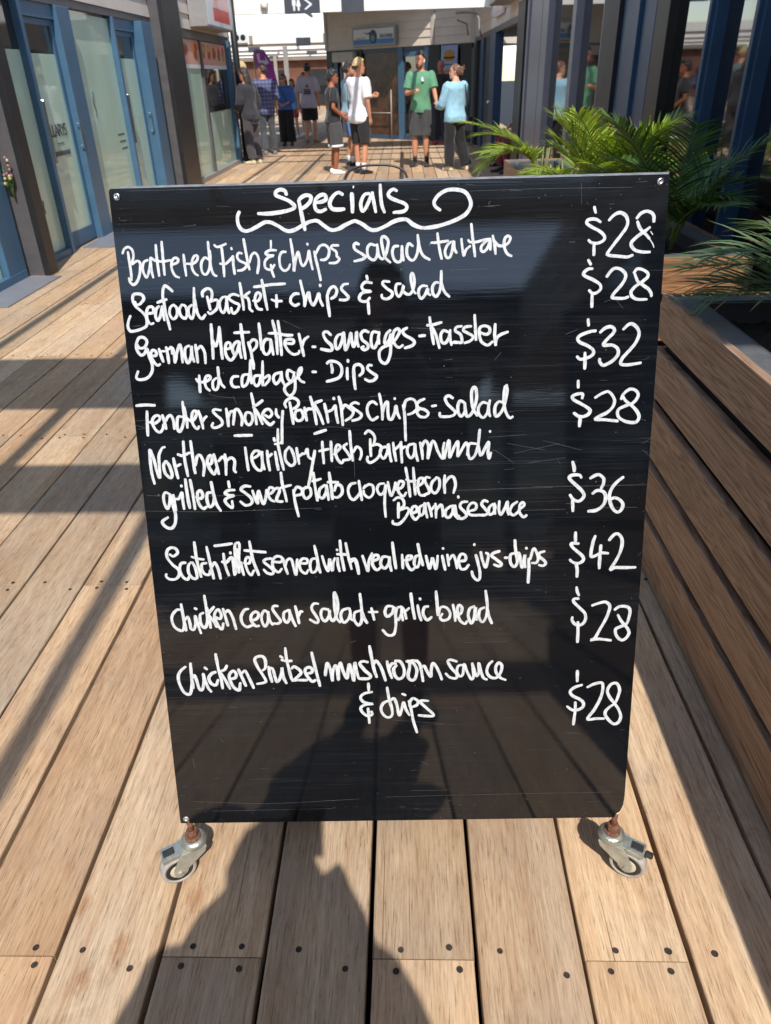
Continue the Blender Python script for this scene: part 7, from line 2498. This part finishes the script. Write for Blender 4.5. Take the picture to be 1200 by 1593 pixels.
# the couple on the right
t, b, tp = make_person('bearded young man in a green t-shirt and charcoal shorts', (0.29, 15.05), R(168), 1.80, SK_tan, H_dark, None, G,
            dict(elbow_r=(0.23, 0.06, 1.15), wrist_r=(0.06, 0.24, 1.20), elbow_l=(-0.26, 0.06, 1.16), wrist_l=(-0.33, 0.26, 1.02), turn=R(-24), ankle_r=(0.10, 0.0, 0.085), ankle_l=(-0.11, -0.02, 0.085)),
            'curly', bottom_mat=F_char, top_mat=F_green, sleeve=0.40, top_hem=0.86, leg_frac=0.50, shoe_mat=S_black, sock_mat=F_blk2, top_g=0.016, hem=0.02, leg_wide=0.03, curl=(0.95, 0.6), seed=4.3)
m = MB()
HM = b.HM
m.rings([[HM @ Vector((x * s_, y, z)) for x, y in ((-0.064, 0.02), (-0.055, 0.062), (-0.03, 0.094), (0, 0.104), (0.03, 0.094), (0.055, 0.062), (0.064, 0.02), (0, 0.0))] for z, s_ in ((-0.055, 0.99), (-0.085, 0.92), (-0.112, 0.72), (-0.128, 0.4))])
part('beard', m, H_stubble, t, True, True)
m = MB()
m.ball(HM @ Vector((-0.084, -0.005, -0.012)), 0.012, 8, 6)
m.tube([HM @ Vector((-0.085, 0.0, -0.012)), HM @ Vector((-0.086, 0.012, -0.045))], 0.005, 6)
part('earbud', m, F_white, t, True, True)
m = MB()
m.prism([(-0.085, 1.335), (-0.045, 1.33), (-0.05, 1.35), (-0.04, 1.365), (-0.055, 1.395), (-0.07, 1.405), (-0.078, 1.37)], -0.155, -0.13, 0, Matrix(((1, 0, 0, 0), (0, 0, -1, 0), (0, 1, 0, 0), (0, 0, 0, 1))))
part('shirt_logo', m, F_white, t, False, True)
t, b, tp = make_person('girl in a pale blue jumper and wide dark trousers, back turned', (0.86, 14.25), R(28), 1.60, SK_fair, H_brown, None, G,
            dict(elbow_l=(-0.23, 0.08, 1.13), wrist_l=(-0.20, 0.30, 1.10), elbow_r=(0.21, 0.02, 1.13), wrist_r=(0.12, 0.2, 1.02), turn=R(48), sh=0.165, hip=0.16, knee_r=(0.14, 0.0, 0.49), ankle_r=(0.22, -0.10, 0.085), ankle_l=(-0.10, 0.0, 0.085)),
            'bun', bottoms='trousers', bottom_mat=F_blk2, top_mat=F_blue, sleeve=0.90, top_hem=0.82, leg_frac=0.99, shoe_mat=S_beige, top_g=0.03, hem=0.03, leg_wide=0.022, leg_flare=0.028, seed=5.2)
m = MB()
m.tube([(0.14, -0.10, 1.44), (0.17, -0.13, 1.25), (0.20, -0.13, 0.95), (0.21, -0.11, 0.85)], 0.012, 7)
m.cbox(0.17, 0.27, -0.20, -0.06, 0.66, 0.92, 0.02)
part('shoulder_bag', m, F_blk2, t, True, True)
make_person('bald man in dark clothes and red shoes in the shade by the end shop door', (0.86, 19.9), R(160), 1.74, skin('ruddy', (186, 116, 98)), H_dark, None, G,
            dict(elbow_r=(0.24, 0.02, 1.14), wrist_r=(0.12, 0.2, 1.05)), 'bald', bottoms='trousers', bottom_mat=F_navy, top_mat=F_hood, sleeve=0.98, top_hem=0.86, leg_frac=0.98, shoe_mat=S_red, top_g=0.02, seed=6.4)
# left hand group
make_person('person in a black hooded top and dark trousers by the food photo shop', (-3.02, 16.35), R(62), 1.66, SK_tan, H_dark, None, G,
            dict(elbow_l=(-0.24, 0.05, 1.14), wrist_l=(-0.15, 0.22, 1.04), turn=R(15), nod=R(-12), lean=0.06), 'long', bottoms='trousers', bottom_mat=cl('faded_black_trousers', (66, 62, 68), 0.15), top_mat=F_hood, sleeve=0.98, top_hem=0.74, leg_frac=0.98, shoe_mat=S_beige, top_g=0.028, hem=0.03, leg_wide=0.024, leg_flare=0.02, seed=7.9)
make_person('man in a beige cap mostly hidden behind the black hooded top', (-3.25, 17.2), R(80), 1.78, SK_fair, F_beigecap, None, G,
            dict(turn=R(8)), 'cap', bottoms='trousers', bottom_mat=F_grey, top_mat=cl('grey_teal_shirt', (116, 136, 140)), sleeve=0.5, top_hem=0.84, leg_frac=0.98, shoe_mat=S_black, top_g=0.02, seed=8.5)
make_person('man in a blue plaid shirt and dark jeans with rolled sleeves, seen from behind', (-3.02, 18.3), R(20), 1.74, SK_tan, H_dark, None, G,
            dict(turn=R(40), elbow_l=(-0.25, 0.02, 1.13), wrist_l=(-0.17, 0.18, 1.04), ankle_r=(0.13, 0.06, 0.085)), 'short', bottoms='trousers', bottom_mat=F_grey, top_mat=F_plaid, sleeve=0.6, top_hem=0.80, leg_frac=0.98, shoe_mat=S_grey, top_g=0.024, hem=0.02, leg_wide=0.014, seed=9.4)
t, b, tp = make_person('woman in a royal blue top with a cross strap and a long black skirt', (-2.93, 20.7), R(176), 1.56, SK_tan, H_brown, None, G,
            dict(sh=0.165, elbow_r=(0.21, 0.04, 1.13), wrist_r=(0.08, 0.18, 1.03), elbow_l=(-0.21, 0.04, 1.13), wrist_l=(-0.08, 0.18, 1.06), turn=R(-10)), 'long', bottoms='skirt', bottom_mat=F_blk2, top_mat=F_royal, sleeve=0.85, top_hem=0.90, leg_frac=0.97, shoe_mat=S_black, top_g=0.024, leg_wide=0.05, leg_flare=0.03, seed=10.7)
m = MB()
m.tube([(0.10, 0.12, 1.44), (0.02, 0.16, 1.28), (-0.08, 0.155, 1.12), (-0.15, 0.10, 1.0)], 0.010, 7)
part('cross_strap', m, F_navy, t, True, True)
m = MB()
for s_ in (-1, 1):
    m.ball(b.HM @ Vector((s_ * 0.032, 0.098, 0.006)), (0.026, 0.008, 0.02), 10, 6)
part('sunglasses', m, M_blk, t, True, True)
t, b, tp = make_person('man walking away in a lavender grey t-shirt with dark print and black shorts', (-2.42, 21.4), R(-4), 1.77, SK_tan, H_black, None, G,
            dict(ankle_r=(0.09, 0.10, 0.085), ankle_l=(-0.08, -0.12, 0.10), knee_r=(0.10, 0.10, 0.50), elbow_l=(-0.27, -0.05, 1.13), wrist_l=(-0.26, -0.02, 0.88)), 'short', bottom_mat=F_blk2, top_mat=F_lav, sleeve=0.50, top_hem=0.80, leg_frac=0.46, shoe_mat=S_brown, top_g=0.03, hem=0.03, leg_wide=0.03, seed=11.3)
m = MB()
SB = Matrix(((1, 0, 0, 0), (0, 0, 1, 0), (0, 1, 0, 0), (0, 0, 0, 1)))
rnd = random.Random(4)
m.prism([(-0.03, 1.28), (0.0, 1.33), (0.03, 1.28), (0.022, 1.255), (-0.022, 1.255)], -0.150, -0.135, 0, SB)
for row in range(3):
    x = -0.085
    while x < 0.08:
        w = rnd.uniform(0.012, 0.03)
        m.prism([(x, 1.19 - 0.042 * row), (x + w, 1.19 - 0.042 * row), (x + w, 1.215 - 0.042 * row), (x, 1.218 - 0.042 * row)], -0.158, -0.13, 0, SB)
        x += w + 0.006
part('shirt_print', m, F_char, t, False, True)
make_person('child in a bright sky blue top behind the plaid shirt', (-3.1, 23.5), R(150), 1.45, SK_fair, H_brown, None, G,
            dict(sh=0.16), 'long', bottom_mat=cl('red_shorts', (180, 60, 66)), top_mat=cl('sky_blue_cotton', (106, 176, 226)), sleeve=0.4, top_hem=0.86, leg_frac=0.34, shoe_mat=S_white, seed=12.4)
make_person('girl in a pale top and pink shorts beyond the lavender t-shirt', (-2.86, 24.3), R(170), 1.6, SK_fair, H_brown, None, G,
            dict(sh=0.16), 'long', bottom_mat=cl('pink_shorts', (214, 120, 116)), top_mat=cl('cream_top', (226, 214, 204)), sleeve=0.12, top_hem=0.92, leg_frac=0.3, shoe_mat=S_white, seed=13.4)
make_person('person in a dark top and light trousers walking far off under the canopy', (-2.0, 27.0), R(12), 1.7, SK_brn, H_black, None, G,
            dict(), 'short', bottoms='trousers', bottom_mat=cl('stone_trousers', (170, 160, 146)), top_mat=F_maroon, sleeve=0.4, leg_frac=0.98, shoe_mat=S_black, seed=14.4)
# figures in the shaded doorway on the right
for lab, lc, fc, hm, tm, bmm, sdv, hr in (('person in a black top and maroon trousers sitting in the shaded doorway', (2.05, 13.75), R(100), H_dark, F_black, F_maroon, 15.2, 'bald'), ('white haired person in dark clothes sitting deeper in the shaded doorway', (2.12, 14.75), R(110), cl('white_hair', (206, 204, 200), 0.05, 60), F_navy, F_maroon, 16.1, 'short')):
    st = thing('bench_seat', 'plain dark stool under the ' + ('maroon trousers' if sdv < 16 else 'white haired sitter'), 'stool', (lc[0], lc[1], 0))
    m = MB()
    m.cbox(-0.2, 0.2, -0.2, 0.2, 0.42, 0.46, 0.01)
    part('seat', m, M_dkpanel, st, False, True)
    for sx in (-0.16, 0.16):
        for sy in (-0.16, 0.16):
            m = MB()
            m.tube([(sx, sy, 0), (sx, sy, 0.42)], 0.016, 8)
            part('leg', m, M_dkpanel, st, True, True)
    # seated: hips drop to the stool, thighs forward
    make_person(lab, lc, fc, 1.7, SK_fair, hm, None, G,
                dict(knee_r=(0.13, 0.44, 0.88), ankle_r=(0.13, 0.42, 0.47), knee_l=(-0.12, 0.44, 0.88), ankle_l=(-0.14, 0.36, 0.47), elbow_r=(0.23, 0.08, 1.14), wrist_r=(0.12, 0.3, 1.0), elbow_l=(-0.23, 0.08, 1.14), wrist_l=(-0.1, 0.3, 0.99)), hr,
                bottoms='trousers', bottom_mat=bmm, top_mat=tm, sleeve=0.5, top_hem=0.84, leg_frac=0.98, shoe_mat=S_black, seed=sdv, voxel=0.016, feet_z=-0.37)
# the photographer and a passer by, seen in the gloss of the board
t, b, tp = make_person('photographer in a black jacket and shorts reflected in the glossy board', (-0.03, -0.385), R(0), 1.73, SK_tan, H_dark, None, None,
            dict(lean=0.05, sh=0.18, elbow_r=(0.27, -0.04, 1.08), wrist_r=(0.03, 0.30, 1.37), elbow_l=(-0.29, 0.06, 1.10), wrist_l=(-0.045, 0.30, 1.37), nod=R(-14)), 'long', bottom_mat=F_black, top_mat=F_hood, sleeve=0.97, top_hem=0.74, leg_frac=0.58, shoe_mat=S_black, top_g=0.02, hem=0.05, leg_wide=0.04, curl=(0.7, 0.7), seed=17.7)  # long hair is added to broaden the head's cast shadow
m = MB()
for q in range(9):  # made-up hood that fills the gaps in the photographer's cast shadow
    a = lerp(-0.35, PI + 0.35, q / 8)
    m.ball((0.105 * math.cos(a), -0.02 - 0.075 * math.sin(a), 1.475 + 0.02 * math.sin(a)), (0.066, 0.056, 0.066), 10, 7)
me = fuse(m, 0.012, 3, 0.004)
me.materials.clear()
me.materials.append(F_hood)
link('shadow_filler_hood', me, t)
ph = thing('phone', 'black phone held up in both hands by the photographer', 'phone', (0, -0.02, 1.40))
PM = Matrix.Translation(Vector((0, 0, 1.462)) - fw * 0.012 - up * 0.052) @ Matrix(((rt.x, up.x, -fw.x, 0), (rt.y, up.y, -fw.y, 0), (rt.z, up.z, -fw.z, 0), (0, 0, 0, 1)))
m = MB()
m.cbox(-0.037, 0.037, -0.078, 0.032, -0.001, 0.007, 0.003, 0, PM)
part('case', m, M_blkplastic, ph)
make_person('passer by in dark clothes standing far back behind the photographer', (-1.36, -4.3), R(20), 1.75, SK_tan, H_dark, None, None,
            dict(), 'short', bottoms='trousers', bottom_mat=F_navy, top_mat=F_black, sleeve=0.9, leg_frac=0.98, shoe_mat=S_black, seed=18.3, voxel=0.016)
